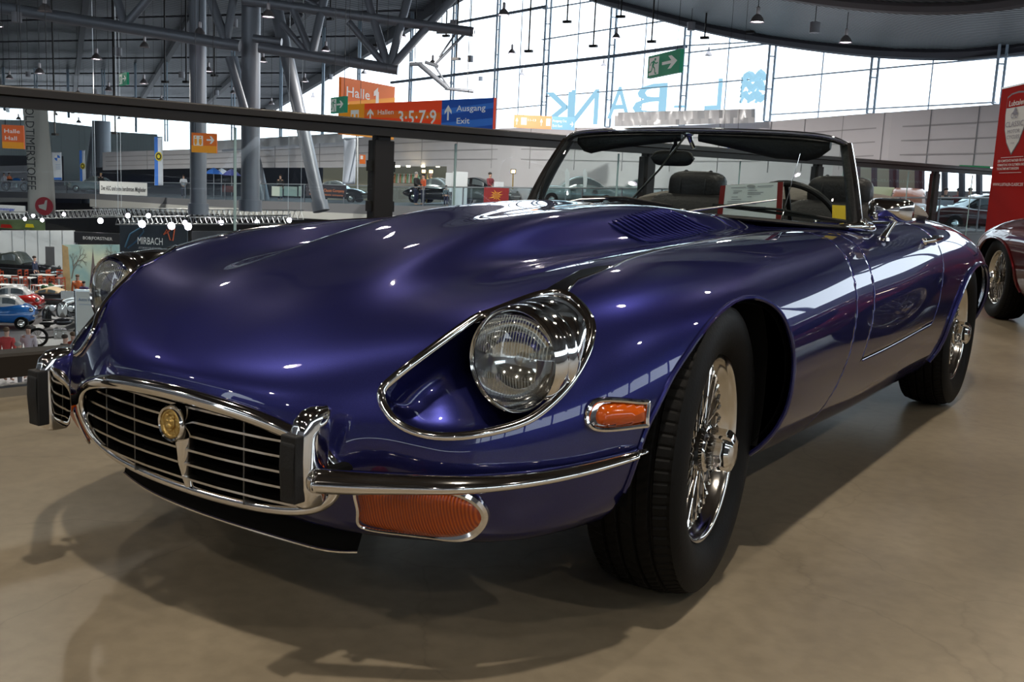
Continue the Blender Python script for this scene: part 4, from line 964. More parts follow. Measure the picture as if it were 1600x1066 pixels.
# ---- glazed facade: each mullion and transom of the big window, a pane sheet behind
FA = [(-150, 160, 112), (0, 172, 110), (160, 190, 108), (300, 233, 94), (400, 226, 88), (525, 217, 80), (612, 211, 76), (700, 205, 71), (800, 200, 66), (945, 199, 61), (1055, 197, 56), (1200, 190, 51), (1350, 179, 46), (1545, 165, 41), (1800, 140, 36)]
def fa(px, z=None, py=None):
    yb, d = interp_curve(FA, px); q = at(px, yb, d)
    if z is not None: return Vector((q.x, q.y, z))
    if py is not None:
        r = at(px, py, d); return Vector((q.x, q.y, r.z))
    return q
GLZ = glass_mat('facade_glass', (.97, .99, 1.0), .02)
mb = MB(); G = [[fa(px), fa(px, z=24)] for px in range(-150, 1801, 50)]; mb.grid(G); struct('window_1', mb, GLZ)
k = 0
for px, w in ((-70, .5), (10, .3), (60, .5), (110, .3), (165, .5), (215, .2), (262, .5), (310, .2), (366, .5), (440, .3), (505, .25), (560, .3), (640, .3), (705, .3), (772, .3), (848, .5), (948, .5), (1063, .5), (1195, .5), (1355, .5), (1550, .5), (1750, .5)):
    mb = MB(); a = fa(px); b = fa(px, z=24); n = Vector((CAM_F[0], CAM_F[1], 0)).normalized() * -.4
    w_ = w * (.5 if px < 700 else .62)
    s = Vector((CAM_R[0], CAM_R[1], 0)).normalized()
    for e in (-w_ / 2, w_ / 2): mb.beam(a + n + s * e, b + n + s * e, .10, .10)
    zz = a.z
    while zz < 22: mb.beam(a + n - s * w_ / 2 + Vector((0, 0, zz - a.z)), a + n + s * w_ / 2 + Vector((0, 0, zz - a.z)), .05, .06); zz += 1.6
    struct('window_1_mullion', mb, MULL)
for px in (1278, 1450, 1130, 1000, 896, 808): mb = MB(); mb.beam(fa(px), fa(px, z=24), .05, .05); struct('window_1_glazing_bar', mb, MULL)
for z, th, x0, x1 in ((8.6, .05, 840, 1800), (6.3, .05, 700, 1800), (5.2, .42, 610, 1010), (8.2, .32, 660, 850), (10.8, .2, 600, 850)):
    pass
def py_line(P, th, nm):
    mb = MB(); pts = []
    for px in np.linspace(P[0][0], P[-1][0], 14):
        y = float(np.interp(px, [p[0] for p in P], [p[1] for p in P])); pts.append(fa(px, py=y) - Vector((CAM_F[0], CAM_F[1], 0)).normalized() * .35)
    for a, b in zip(pts, pts[1:]): mb.beam(a, b, .2, th)
    struct(nm, mb, MULL if th < .1 else pm('transom_grey', (.13, .16, .20), rough=.5))
py_line([(610, 131), (800, 108), (950, 91), (1062, 76)], .17, 'window_1_transom'); py_line([(660, 49), (845, 16)], .14, 'window_1_transom')
for P in ([(840, 20), (948, 3)], [(840, 66), (950, 49), (1060, 33)], [(850, 152), (1065, 135), (1190, 124)], [(1062, 86), (1200, 71)], [(1200, 125), (1360, 110), (1555, 92), (1700, 80)], [(1200, 180), (1355, 171), (1548, 161)], [(1062, 75), (1196, 68), (1230, 66)], [(620, 186), (850, 165)], [(560, 175), (700, 160)]): py_line(P, .045, 'window_1_glazing_bar')
# mirrored lettering on the outside of the glass
LB = pm('pale_blue_film', (.03, .06, .09), rough=.6, emis=(.36, .66, .85), es=1.0)  # dark film, its own glow stands for daylight through the letters
lt = thing('window_lettering', 'huge pale blue letters seen in mirror writing on the hall window', 'lettering', fa(1020))
for ch, x0, x1, yt0, yb0, yt1, yb1 in (('L', 1100, 1126, 124, 174, 122, 172), ('-', 1051, 1068, 150, 175, 150, 175), ('B', 992, 1045, 131, 184, 128, 180), ('A', 946, 981, 138, 187, 134, 185), ('N', 894, 937, 142, 192, 138, 195), ('K', 850, 900, 144, 196, 142, 194)):
    a = fa(x1, py=yb1); b = fa(x0, py=yb0); h = (fa(x1, py=yt1) - a).z
    mb = MB(); axv = (b - a); axv.z = 0
    text_mesh(mb, ch, a - Vector((CAM_F[0], CAM_F[1], 0)) * .5, axv, (0, 0, 1), h * 1.38, depth=0, bold=.006, width=axv.length if ch != '-' else axv.length)
    mb.build('letter', LB, lt)
mb = MB()
for i, y in enumerate((116, 130, 146, 160)):   # three pale beasts of the crest, drawn as wavy bars
    if i == 3: break
    pts = [fa(px, py=y + 6 + 4 * math.sin((px - 1148) * .35 + i)) - Vector((CAM_F[0], CAM_F[1], 0)) * .5 for px in np.linspace(1150, 1190, 12)]
    mb.tube(pts, [.05, .12, .2, .16, .2, .22, .16, .2, .26, .2, .14, .05], 6)
    for px in (1158, 1170, 1182): mb.beam(fa(px, py=y + 6), fa(px - 4, py=y + 15), .12, .1)
mb.build('crest', LB, lt)
# draped silver foil along the wall top
FOIL = pm('silver_foil', (.55, .56, .58), rough=.3, metal=.15, bump=.8, bscale=.6)
def drape(px0, px1, y0, y1, hh, nm):
    G = []
    for i, px in enumerate(np.linspace(px0, px1, 40)):
        yb = float(np.interp(px, [px0, px1], [y0, y1])); d = interp_curve(PW, px)[2] - .8; o = .12 * math.sin(i * 1.3)
        G.append([at(px, yb - hh, d + o), at(px, yb - hh * .4, d + .15 * math.sin(i * 2.1)), at(px, yb, d - o)])
    mb = MB(); mb.grid(G); o = mb.build(nm, FOIL, smooth=True); return o
tag(drape(960, 1180, 198, 192, 22, 'draped_foil'), 'wrinkled silver foil draped along the wall top under the mirror writing', 'drape')
tag(drape(338, 535, 234, 222, 14, 'draped_foil'), 'wrinkled silver foil on the wall top left of the orange hall sign', 'drape')

# ---- main roof (left): ribbed sheets, purlins
B_ = at(405, 175, 130); A_ = at(1000, -198, 45); Cc = at(-120, 168, 150); v = A_ - B_
A2 = B_ + v * 1.25; C2 = Cc + v * 1.25
ang = math.atan2(v.y, v.x)
ROOFM = rib_mat('ribbed_roof_sheet', (.070, .080, .092), (.135, .150, .168), .55, -ang, rough=.45, strength=.5)
mb = MB(); up = Vector((0, 0, .4)); mb.add([B_, A2, C2, Cc, B_ + up, A2 + up, C2 + up, Cc + up], [(0, 1, 2, 3), (7, 6, 5, 4), (0, 4, 5, 1), (1, 5, 6, 2), (2, 6, 7, 3), (3, 7, 4, 0)])
struct('ceiling', mb, ROOFM)
mb = MB(); w_ = Cc - B_
Cf = Cc + w_ * 1.6; C2f = C2 + w_ * 1.6; mb.add([Cc, C2, C2f, Cf], [(0, 1, 2, 3)]); struct('ceiling', mb, ROOFM)
for f, th in ((.0, .9), (.17, .55), (.34, .55), (.52, .55), (.72, .55), (.95, .55), (1.2, .55), (1.5, .55)):
    a = B_ + w_ * f; mb = MB(); mb.beam(a - Vector((0, 0, th * .5)), a + v * 1.25 - Vector((0, 0, th * .5)), .45, th); struct('ceiling_beam', mb, pm('purlin_dark', (.035, .036, .045), rough=.5))
for f in np.linspace(.05, .98, 12):
    a = B_ + v * 1.25 * f; mb = MB(); mb.beam(a - Vector((0, 0, .25)), a + w_ * 1.5 - Vector((0, 0, .25)), .09, .14); struct('ceiling_rail', mb, MATS['purlin_dark'])

# ---- gallery roof (right): curved underside with ring beams
RE = [(900, -20, 62), (935, -5, 60), (1000, 12, 57), (1100, 38, 53), (1200, 57, 50), (1300, 70, 47), (1400, 78, 44), (1500, 79, 42), (1600, 70, 40), (1720, 45, 38), (1900, 0, 36), (2300, -80, 32)]
edge = [at(*p) for p in RE]
cp = Vector((CAM_P[0], CAM_P[1], 0))
def ring(s):
    out = []
    for q in edge: r = Vector((q.x, q.y, 0)) - cp; out.append(cp + r * s + Vector((0, 0, q.z + (1 - s) * 1.2)))
    return out
GROOF = rib_mat('ribbed_soffit', (.040, .050, .055), (.150, .175, .180), 1.1, .9, rough=.4, strength=.8)
mb = MB(); mb.grid([ring(s) for s in (1, .85, .7, .55, .4, .25, .12)]); struct('ceiling', mb, GROOF)
for s, r_, m in ((1.0, .32, 'purlin_dark'), (.80, .26, None), (.775, .10, 'purlin_dark'), (.60, .3, 'purlin_dark'), (.42, .3, 'purlin_dark')):
    mb = MB(); mb.tube([q - Vector((0, 0, r_ * .25)) for q in nspline(np.arange(len(edge)), np.array([list(x) for x in ring(s)]), np.linspace(0, len(edge) - 1, 50)).tolist() and [Vector(x) for x in nspline(np.arange(len(edge)), np.array([list(x) for x in ring(s)]), np.linspace(0, len(edge) - 1, 50))]], r_, 8)
    struct('ceiling_beam', mb, MATS[m] if m else pm('beam_greybrown', (.14, .13, .135), rough=.5))
# ceiling over the near gallery and the camera
mb = MB(); mb.add([(-14, -30, 9.6), (30, -30, 9.6), (30, 22, 9.6), (1, 22, 9.6), (-14, 3, 9.6)], [(0, 1, 2, 3, 4)]); struct('ceiling', mb, pm('soffit_brown', (.075, .062, .055), rough=.6))
for y in range(-28, 22, 5): mb = MB(); mb.beam((-14, y, 9.3), (30, y, 9.3), .3, .5); struct('ceiling_beam', mb, MATS['purlin_dark'])
# high roof, added out of view to keep open sky off the bonnet, and the short north-east end of the gallery
fl = [fa(px, z=17.5) - Vector((CAM_F[0], CAM_F[1], 0)) * .3 for px in range(-150, 1801, 75)]
rp_ = [(-175, -32, 17.5), (30, -32, 17.5), (30, 42, 17.5)] + [tuple(q) for q in fl[::-1]] + [(-175, fl[0].y, 17.5)]
mb = MB(); mb.add(rp_, [tuple(range(len(rp_)))]); struct('ceiling', mb, pm('sky_blocking_roof', (.16, .15, .15), rough=.6))
mb = MB(); a_ = fl[0]; mb.add([(a_.x, a_.y, -6.3), (-175, a_.y, -6.3), (-175, a_.y, 24), (a_.x, a_.y, 24)], [(0, 1, 2, 3)]); mb.add([(-175, a_.y, -6.3), (-175, -32, -6.3), (-175, -32, 24), (-175, a_.y, 24)], [(0, 1, 2, 3)]); struct('wall_left', mb, GREYW)
mb = MB(); mb.add([(4, 20, 9.9), (30, 20, 9.9), (30, 42, 9.9), (2, 42, 9.9)], [(0, 1, 2, 3)]); struct('ceiling', mb, MATS['soffit_brown'])
for (a, b, z0, z1, nm, m) in (((.7, 38.2), (26.4, 41), -.5, 4.6, 'wall_far_right', GREYW), ((.7, 38.2), (26.4, 41), 4.6, 9.9, 'window_3', GLZ)):
    mb = MB(); mb.add([(a[0], a[1], z0), (b[0], b[1], z0), (b[0], b[1], z1), (a[0], a[1], z1)], [(0, 1, 2, 3)]); struct(nm, mb, m)
for x in (5, 9.5, 14, 18.5, 23): mb = MB(); mb.box((x, 38.3 + (x - .7) * .109, 7.2), (.3, .3, 5.4)); struct('window_3_mullion', mb, MULL)
mb = MB(); mb.add([(.7, 38, -.02), (26.4, 41, -.02), (26.4, 12, -.02), (2.5, 20, -.02)], [(0, 1, 2, 3)]); struct('floor', mb, FLOORM)
# east wall with a window band, and the wall behind the camera
mb = MB(); mb.box((26.2, 5, 2.2), (.4, 72, 5.4)); mb.box((26.2, 5, 9.4), (.4, 72, 1.2)); struct('wall_right', mb, GREYW)
mb = MB(); mb.box((3, -30.2, 5), (50, .4, 10)); struct('wall_back', mb, GREYW)
mb = MB()
for y in range(-30, 41, 5): mb.box((26, y, 6.8), (.3, .3, 4))
struct('window_2_mullions', mb, MULL)
mb = MB(); mb.add([(26.1, -30, 4.9), (26.1, 40, 4.9), (26.1, 40, 8.8), (26.1, -30, 8.8)], [(0, 1, 2, 3)]); struct('window_2', mb, GLZ)
mb = MB(); mb.add([(-24, -30, -6.3), (-170, -30, -6.3), (-170, -30, 16), (-24, -30, 16)], [(0, 1, 2, 3)]); struct('wall_back', mb, GREYW)

bpy.context.view_layer.update()
DG = bpy.context.evaluated_depsgraph_get()
def roof_z(p):
    ok, loc, *_ = SC.ray_cast(DG, Vector((p[0], p[1], p[2] + .7)), Vector((0, 0, 1)), distance=40)
    return loc.z if ok else 17.5
# ================================================================= STEEL, SIGNS, LAMPS
def bez(P, n=8): return nspline(np.arange(len(P)), np.array([list(q) for q in P]), np.linspace(0, len(P) - 1, n))
def column(px0, py0, px1, py1, d, r, label, name='steel_column', d1=None):
    a, b = at(px0, py0, d), at(px1, py1, d1 or d)
    if abs(px0 - px1) < 12: b = Vector((a.x, a.y, b.z))
    lo, hi = (a, b) if a.z < b.z else (b, a)
    t = thing(name, label, 'column', lo)
    mb = MB(); mb.tube([lo, hi], r, 24); mb.build('shaft', STEELP, t, smooth=True)
    mb = MB(); mb.tube([lo, lo + (hi - lo).normalized() * .5], r * 1.25, 24); mb.build('base_collar', STEELP, t, smooth=30)
column(310, 335, 309, -40, 46, .37, 'thick grey steel column behind the orange toilet sign, left of the glass joint')
column(391, 330, 391, -40, 44, .40, 'thick grey upright steel column right of the orange toilet sign')
column(502, 330, 424, -20, 50, .33, 'slanted grey steel column leaning left, below the roof truss')
column(418, 330, 364, 90, 74, .36, 'thin slanted grey column seen partly behind the upright column')
column(160, 292, 160, 60 + 130, 104, .9, 'grey steel column standing in front of the pale ribbed end wall')
column(134, 330, 152, 200, 106, .6, 'leaning steel strut beside the column at the pale ribbed end wall')
def truss(name, label, chords, webs, d):
    t = thing(name, label, 'truss', at(chords[0][0][0], chords[0][0][1], d))
    for a, b, r in chords: mb = MB(); mb.tube([at(*a, d), at(*b, d)], r, 16); mb.build('chord', STEELP, t, smooth=True)
    for a, b, r in webs: mb = MB(); mb.tube([at(*a, d), at(*b, d)], r, 12); mb.build('web_tube', STEELP, t, smooth=True)
    if name == 'catwalk_bracket':
        for p in ((648, 100), (730, 143), (690, 50), (735, 50)): e = at(*p, d); mb = MB(); mb.tube([e, Vector((e.x, e.y, roof_z(e)))], .02, 5); mb.build('hanging_wire', DARKST, t)
    return t
truss('roof_truss', 'long tubular roof truss chord with V struts, crossing the top left', [((-60, 2), (375, 72), .24), ((380, 0), (740, 50), .20), ((405, 74), (622, 109), .22), ((396, 60), (440, 66), .17)],
      [((178, -20), (194, 36), .18), ((240, -12), (197, 38), .18), ((326, -10), (352, 62), .20), ((366, -10), (354, 62), .17), ((358, 90), (388, 190), .17), ((448, -10), (486, 84), .16), ((508, -10), (488, 84), .18), ((440, 36), (480, 84), .13),
       ((545, 35), (600, 100), .15), ((572, -10), (606, 104), .18), ((640, -12), (609, 104), .18), ((712, -8), (612, 104), .17), ((478, 0), (505, 15), .1)], 42)
truss('catwalk_bracket', 'jagged dark bracket frame hanging before the bright window', [((640, 100), (660, 100), .10), ((655, 100), (700, 138), .12), ((695, 138), (740, 143), .08), ((682, 50), (742, 50), .09)], [((680, 100), (727, 52), .07), ((686, 90), (712, 52), .05), ((680, 104), (702, 138), .05), ((664, 97), (685, 104), .08)], 48)
mb = MB(); cyc = [(430, 76 - 40), (520, 120)]
# ---- pendant lamps
LAMPG = 'pendant lamps of the exhibition hall'
SHADE_M = pm('lamp_shade_grey', (.30, .27, .27), rough=.35, metal=.7)
GLOW = pm('lamp_glow', (1, .9, 1), emis=(1.0, .86, 1.0), es=9)
GLOW_OFF = pm('lamp_dull', (.35, .33, .33), rough=.3, metal=.5)
def lamp_meshes():
    root = bpy.data.objects.new('pendant_lamp', None); COL.objects.link(root); ROOTM[root.name] = Matrix.Identity(4)
    mb = MB(); mb.lathe([(0, .25), (.03, .245), (.14, .20), (.24, .12), (.28, .07), (.29, .06), (.285, .05), (.23, .11), (.13, .19), (.02, .235), (0, .25)], 24, 'Z'); mb.build('lamp_shade', SHADE_M, root, smooth=40)
    mb = MB(); mb.lathe([(.28, .0), (.28, .065), (.30, .07), (.52, .065), (.55, .03), (.56, .0)], 14, 'Z'); mb.build('ballast', SHADE_M, root, smooth=40)
    mb = MB(); mb.lathe([(.055, .0), (.05, .15), (.03, .215), (.05, .225), (.07, .2)], 20, 'Z'); mb.build('lit_opening', GLOW, root, smooth=True)
    
    return root
LP0 = lamp_meshes(); LAMPS = []
def place_lamp(loc, label, off=False, sc=1., cable=1.):
    o = copy_tree(LP0)
    o.location = loc; o.scale = (sc,) * 3; tag(o, label, 'lamp', LAMPG); LAMPS.append(o)
    zr = roof_z(loc); mb = MB(); mb.tube([(loc[0], loc[1], loc[2] + .5), (loc[0], loc[1], zr)], .014, 5); ROOTM[o.name] = Matrix.Translation(Vector(loc)) @ Matrix.Scale(sc, 4); mb.build('cable', DARKST, o)
    if off:
        for ch in [c for c in COL.objects if c.parent == o]:
            if ch.name.startswith('lit_opening'): ch.data = ch.data.copy(); ch.data.materials[0] = GLOW_OFF
    return o
LAMP_PX = [(70, 18, 21, 1), (-2, 42, 14, 0), (151, 93, 16, 0), (226, 74, 15, 1), (312, 54, 18, 0), (62, 115, 15, 0), (15, 123, 11, 0), (170, 142, 12, 0), (225, 131, 13, 0), (122, 147, 9, 0), (326, 112, 13, 0), (252, 158, 8, 0), (364, 146, 9, 0), (419, 27, 20, 0), (411, 97, 13, 0), (509, 80, 14, 0), (476, 128, 12, 0), (627, 58, 16, 0), (569, 115, 9, 1), (424, 163, 9, 0), (676, 102, 14, 1), (705, 131, 8, 0), (787, 24, 18, 0), (800, 84, 13, 0), (963, 60, 14, 0), (943, 104, 10, 0), (1107, 87, 12, 1), (1183, 35, 22, 0), (1321, 67, 20, 0), (815, 118, 9, 0), (29, 187, 8, 0), (87, 180, 7, 1), (123, 192, 8, 0), (186, 186, 6, 1), (489, 152, 7, 0)]
for px, py, w, off in LAMP_PX:
    d = .5 * FPX / w
    where = ('over the left roof panels' if px < 300 else 'among the truss tubes' if px < 720 else 'before the bright window wall' if px < 1150 else 'below the curved gallery roof')
    place_lamp(at(px, py, d), ('unlit' if off else 'lit') + ' grey bell-shaped pendant lamp hanging ' + where, off)
for ch in [c for c in COL.objects if c.parent == LP0] + [LP0]: bpy.data.objects.remove(ch) if False else None
# lamps over the near gallery (they light the floor and the cars)
for gx in (-11.4, -4.9, 1.6, 8.1):
    for gy in (-14.6, -8.1, -1.6, 4.9, 11.4):
        jx = jy = 0.; far = math.hypot(gx - 1.6, gy + 1.6)
        place_lamp((gx + jx, gy + jy, 7.6), 'lit grey bell-shaped pendant lamp hanging over the near gallery floor')
        lamp_light((gx + jx, gy + jy, 7.6), 1150 if far < 1 else 480 if far < 7 else 360)
# small box speakers hanging from the roof
for i, (px, py, w) in enumerate(((26, 27, 16), (184, 81, 13), (284, 117, 10), (365, 36, 13), (44, 116, 8), (149, 143, 8), (338, 145, 8), (453, 85, 11), (709, 38, 13), (735, 92, 10), (751, 123, 7), (1080, 41, 13), (1273, 43, 17), (516, 120, 8))):
    d = .42 * FPX / w; c = at(px, py, d)
    t = thing('ceiling_speaker', 'small grey cylinder speaker hanging from the hall roof', 'speaker', c, 0, 'small speakers under the hall roof')
    mb = MB(); mb.lathe([(-.2, .0), (-.2, .2), (.2, .2), (.2, 0)], 16, 'Z', c); mb.build('cabinet', pm('speaker_grey', (.22, .22, .24), rough=.5), t, smooth=40)
    mb = MB(); mb.tube([c + Vector((0, 0, .2)), Vector((c.x, c.y, roof_z(c)))], .015, 5); mb.build('hanging_wire', DARKST, t)
# rods with small feet hanging in front of the window
for px, y1 in ((826, 80), (886, 34), (927, 72), (970, 26), (1018, 65), (1101, 59), (588, 71), (697, 56), (713, 92), (516, 30), (1173, 50), (1295, 50), (258, 128), (291, 128), (335, 118), (86, 210), (180, 208), (178, 165)):
    d = 50 if px > 700 else 56; a = at(px, y1, d)
    t = thing('hanging_rod', 'thin dark rod with a small foot hanging from the roof', 'rod', a, 0, 'thin rods hanging from the hall roof')
    mb = MB(); mb.tube([a, Vector((a.x, a.y, roof_z(a)))], .045, 6); mb.build('rod', DARKST, t); mb = MB(); mb.box(a, (.42, .2, .12)); mb.build('foot', DARKST, t)

# ---- signs: plate with 4 pixel corners at a distance, own thickness and hangers
def plate(name, label, cat, corners, d, mat, thick=.08, hang=0, group=None, dd=0.):
    """corners: TL,TR,BR,BL pixels"""
    P = [at(c[0], c[1], d + (dd if i in (1, 2) else 0)) for i, c in enumerate(corners)]
    # make it a true upright rectangle
    ax = ((P[1] + P[2]) / 2 - (P[0] + P[3]) / 2); cen = sum(P, Vector()) / 4; w = ax.length; ax.z = 0; ax.normalize()
    h = ((P[0] - P[3]).length + (P[1] - P[2]).length) / 2; up = Vector((0, 0, 1)); nn = ax.cross(up).normalized()
    slope = ((P[1].z + P[2].z) - (P[0].z + P[3].z)) / 2
    t = thing(name, label, cat, cen - up * h / 2, 0, group)
    R3 = Matrix((ax, -nn, up)).transposed()
    mb = MB(); mb.box(cen, (w, thick, h), R=R3); pl_ = mb.build('panel', mat, t)
    if hang:
        for s in (-.35, .35):
            mb = MB(); mb.tube([cen + ax * w * s + up * h / 2, Vector((*(cen + ax * w * s).xy, roof_z(cen + up * h / 2)))], .008, 5); mb.build('hanging_wire', DARKST, t)
    def uv(u, v, e=.012): return cen + ax * (u - .5) * w + up * (v - .5) * h + nn * (thick / 2 + e)
    return t, uv, ax, up, w, h, nn
def prect(t, uv, u0, v0, u1, v1, mat, nm, e=.006):
    mb = MB(); mb.add([uv(u0, v0, e), uv(u1, v0, e), uv(u1, v1, e), uv(u0, v1, e)], [(0, 1, 2, 3)]); return mb.build(nm, mat, t)
def ppoly(t, uv, P, mat, nm, e=.010):
    mb = MB(); mb.add([uv(a, b, e) for a, b in P], [tuple(range(len(P)))]); return mb.build(nm, mat, t)
def ptext(t, uv, ax, up, h, txt, u, v, size, mat, nm='lettering', width=None, bold=.01, align='LEFT', e=.014, w=None, rot=False, spacing=1.):
    mb = MB()
    if rot: text_mesh(mb, txt, uv(u, v, e), -up, ax, size, 0, align, bold, width, spacing)
    else: text_mesh(mb, txt, uv(u, v, e), ax, up, size * h, 0, align, bold, (width * w) if width else None, spacing)
    if mb.v: mb.build(nm, mat, t)
def arrow(t, uv, cu, cv, su, sv, mat, rot=0):
    P = [(-.45, .09), (.12, .09), (-.08, .38), (.12, .38), (.48, 0), (.12, -.38), (-.08, -.38), (.12, -.09), (-.45, -.09)]
    c, s = math.cos(rot), math.sin(rot); mb = MB(); mb.add([uv(cu + (a * c - b * s) * su, cv + (a * s + b * c) * sv, .014) for a, b in P], [(0, 1, 2, 3, 4, 5, 6, 7, 8)])
    mb.build('arrow', mat, t)
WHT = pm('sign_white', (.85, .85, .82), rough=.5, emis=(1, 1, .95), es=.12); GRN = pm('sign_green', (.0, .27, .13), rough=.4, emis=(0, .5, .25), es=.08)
ORG = pm('sign_orange', (.72, .14, .012), rough=.5, emis=(1, .22, .02), es=.16); ORG2 = pm('sign_orange_light', (.85, .30, .012), rough=.5, emis=(1, .42, .02), es=.18); REDO = pm('sign_red_orange', (.80, .06, .012), rough=.5, emis=(1, .08, .02), es=.2)  # faint glow in these sign colours stands for light from behind
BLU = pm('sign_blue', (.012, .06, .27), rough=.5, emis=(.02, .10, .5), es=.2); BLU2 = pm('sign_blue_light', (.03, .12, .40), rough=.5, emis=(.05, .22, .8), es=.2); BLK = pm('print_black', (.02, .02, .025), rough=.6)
def runner(t, uv, u0, u1, v0, v1):
    S = lambda a, b: (u0 + (u1 - u0) * a, v0 + (v1 - v0) * b)
    prect(t, uv, u0, v0, u1, v1, WHT, 'pictogram_field', .006)
    mb = MB(); mb.add([uv(*S(.62 + .09 * math.cos(a), .86 + .08 * math.sin(a)), .012) for a in np.linspace(0, 2 * PI, 14, endpoint=False)], [tuple(range(14))])
    def st(P, w):
        for (x0, y0), (x1, y1) in zip(P, P[1:]):
            dx, dy = x1 - x0, y1 - y0; L = math.hypot(dx, dy); nx, ny = -dy / L * w / 2, dx / L * w / 2
            mb.add([uv(*S(x0 + nx, y0 + ny), .012), uv(*S(x0 - nx, y0 - ny), .012), uv(*S(x1 - nx, y1 - ny), .012), uv(*S(x1 + nx, y1 + ny), .012)], [(0, 1, 2, 3)])
    st([(.50, .80), (.40, .48)], .20); st([(.46, .76), (.22, .72), (.12, .55)], .07); st([(.52, .74), (.70, .62), (.90, .66)], .07); st([(.42, .50), (.60, .36), (.66, .08), (.80, .06)], .09); st([(.38, .48), (.28, .22), (.0, .20)], .09)
    mb.build('running_figure', GRN, t)
# exit sign, right
t, uv, ax, up, w, h, nn = plate('exit_sign', 'large green escape sign with running figure and arrow in front of the bright window', 'sign', [(1015, 88), (1065, 78), (1065, 114), (1015, 121)], 30, GRN, .12, 2.5, dd=-2)
runner(t, uv, .05, .37, .1, .9); arrow(t, uv, .70, .52, .50, .75, WHT)
t, uv, ax, up, w, h, nn = plate('exit_sign', 'small green escape sign overlapping the left edge of the orange hall sign', 'sign', [(519, 154), (541, 150), (541, 175), (519, 178)], 31, GRN, .1, 2, dd=-1)
runner(t, uv, .05, .42, .1, .9); arrow(t, uv, .70, .52, .50, .6, WHT)
t, uv, ax, up, w, h, nn = plate('exit_sign', 'tiny green escape sign hanging under the left roof panels', 'sign', [(188, 116), (200, 113), (200, 131), (188, 135)], 46, GRN, .1, 3, dd=-1)
runner(t, uv, .05, .42, .1, .9); arrow(t, uv, .70, .52, .50, .6, WHT)
# Halle 1 sign
t, uv, ax, up, w, h, nn = plate('hall_sign', 'big orange hanging sign for hall 1, behind the long direction banner', 'sign', [(530.5, 125.5), (614.5, 133), (614.5, 213), (530.5, 214)], 36, ORG, .1, 2.5, dd=3)
ppoly(t, uv, [(0, .45), (1, .62), (1, .80), (0, .56)], ORG2, 'light_stripe'); prect(t, uv, 0, 0, 1, .18, ORG2, 'light_band')
ptext(t, uv, ax, up, h, 'Halle', .08, .68, .25, WHT, width=.42, w=w); ptext(t, uv, ax, up, h, 'Hall', .10, .38, .25, WHT, width=.33, w=w); ptext(t, uv, ax, up, h, '1', .55, .36, .70, WHT, bold=.02)
ppoly(t, uv, [(.585, .845), (.665, .93), (.665, .80), (.585, .76)], WHT, 'numeral_flag', .014)
# long direction banner
t, uv, ax, up, w, h, nn = plate('direction_banner', 'long red and blue hanging banner reading Hallen 3 5 7 9 and Ausgang Exit', 'banner', [(532, 170), (773, 147), (773, 200), (532, 214)], 35, REDO, .1, 2.5, dd=-6)
prect(t, uv, 0, 0, .19, 1, ORG2, 'orange_field'); ppoly(t, uv, [(.19, .55), (.70, .40), (.70, .62), (.19, .80)], ORG, 'orange_stripe'); prect(t, uv, .705, 0, 1, 1, BLU, 'blue_field')
ppoly(t, uv, [(.705, .05), (1, .22), (1, .42), (.705, .30)], BLU2, 'light_blue_stripe', .012); ppoly(t, uv, [(.705, .55), (1, .70), (1, .86), (.705, .72)], BLU2, 'light_blue_stripe', .012)
arrow(t, uv, .235, .62, .06, .42, WHT, PI / 2); arrow(t, uv, .745, .60, .055, .50, WHT, PI / 2)
ptext(t, uv, ax, up, h, 'Hallen', .285, .62, .22, WHT, width=.11, w=w); ptext(t, uv, ax, up, h, 'Halls', .29, .26, .22, WHT, width=.09, w=w)
ptext(t, uv, ax, up, h, '3·5·7·9', .425, .28, .62, WHT, width=.245, w=w, bold=.015); ptext(t, uv, ax, up, h, 'Ausgang', .795, .64, .25, WHT, width=.165, w=w, e=.02); ptext(t, uv, ax, up, h, 'Exit', .795, .27, .25, WHT, width=.075, w=w, e=.02)
prect(t, uv, .09, .35, .15, .80, WHT, 'toilet_pictogram', .012)
for u in (.105, .135): prect(t, uv, u - .008, .42, u + .008, .66, ORG2, 'figure', .016)
# small far direction banner on the right
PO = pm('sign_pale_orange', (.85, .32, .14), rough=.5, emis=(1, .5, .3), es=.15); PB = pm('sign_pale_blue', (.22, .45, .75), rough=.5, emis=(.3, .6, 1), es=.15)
t, uv, ax, up, w, h, nn = plate('direction_banner', 'small pale orange and blue direction sign left of the windscreen top', 'banner', [(803, 177), (898, 186), (898, 206), (803, 197)], 50, PO, .1, 3)
prect(t, uv, .62, 0, 1, 1, PB, 'blue_field'); arrow(t, uv, .05, .5, .05, .6, WHT, PI / 2); arrow(t, uv, .45, .5, .05, .6, WHT, PI / 2); prect(t, uv, .12, .25, .21, .8, WHT, 'pictogram'); prect(t, uv, .53, .25, .60, .8, WHT, 'pictogram')
ptext(t, uv, ax, up, h, '11-13', .22, .55, .25, WHT, width=.13, w=w); ptext(t, uv, ax, up, h, 'Ausgang Ost', .635, .58, .27, WHT, width=.23, w=w, e=.02); ptext(t, uv, ax, up, h, 'Exit East', .635, .20, .27, WHT, width=.16, w=w, e=.02); arrow(t, uv, .95, .45, .06, .5, WHT)
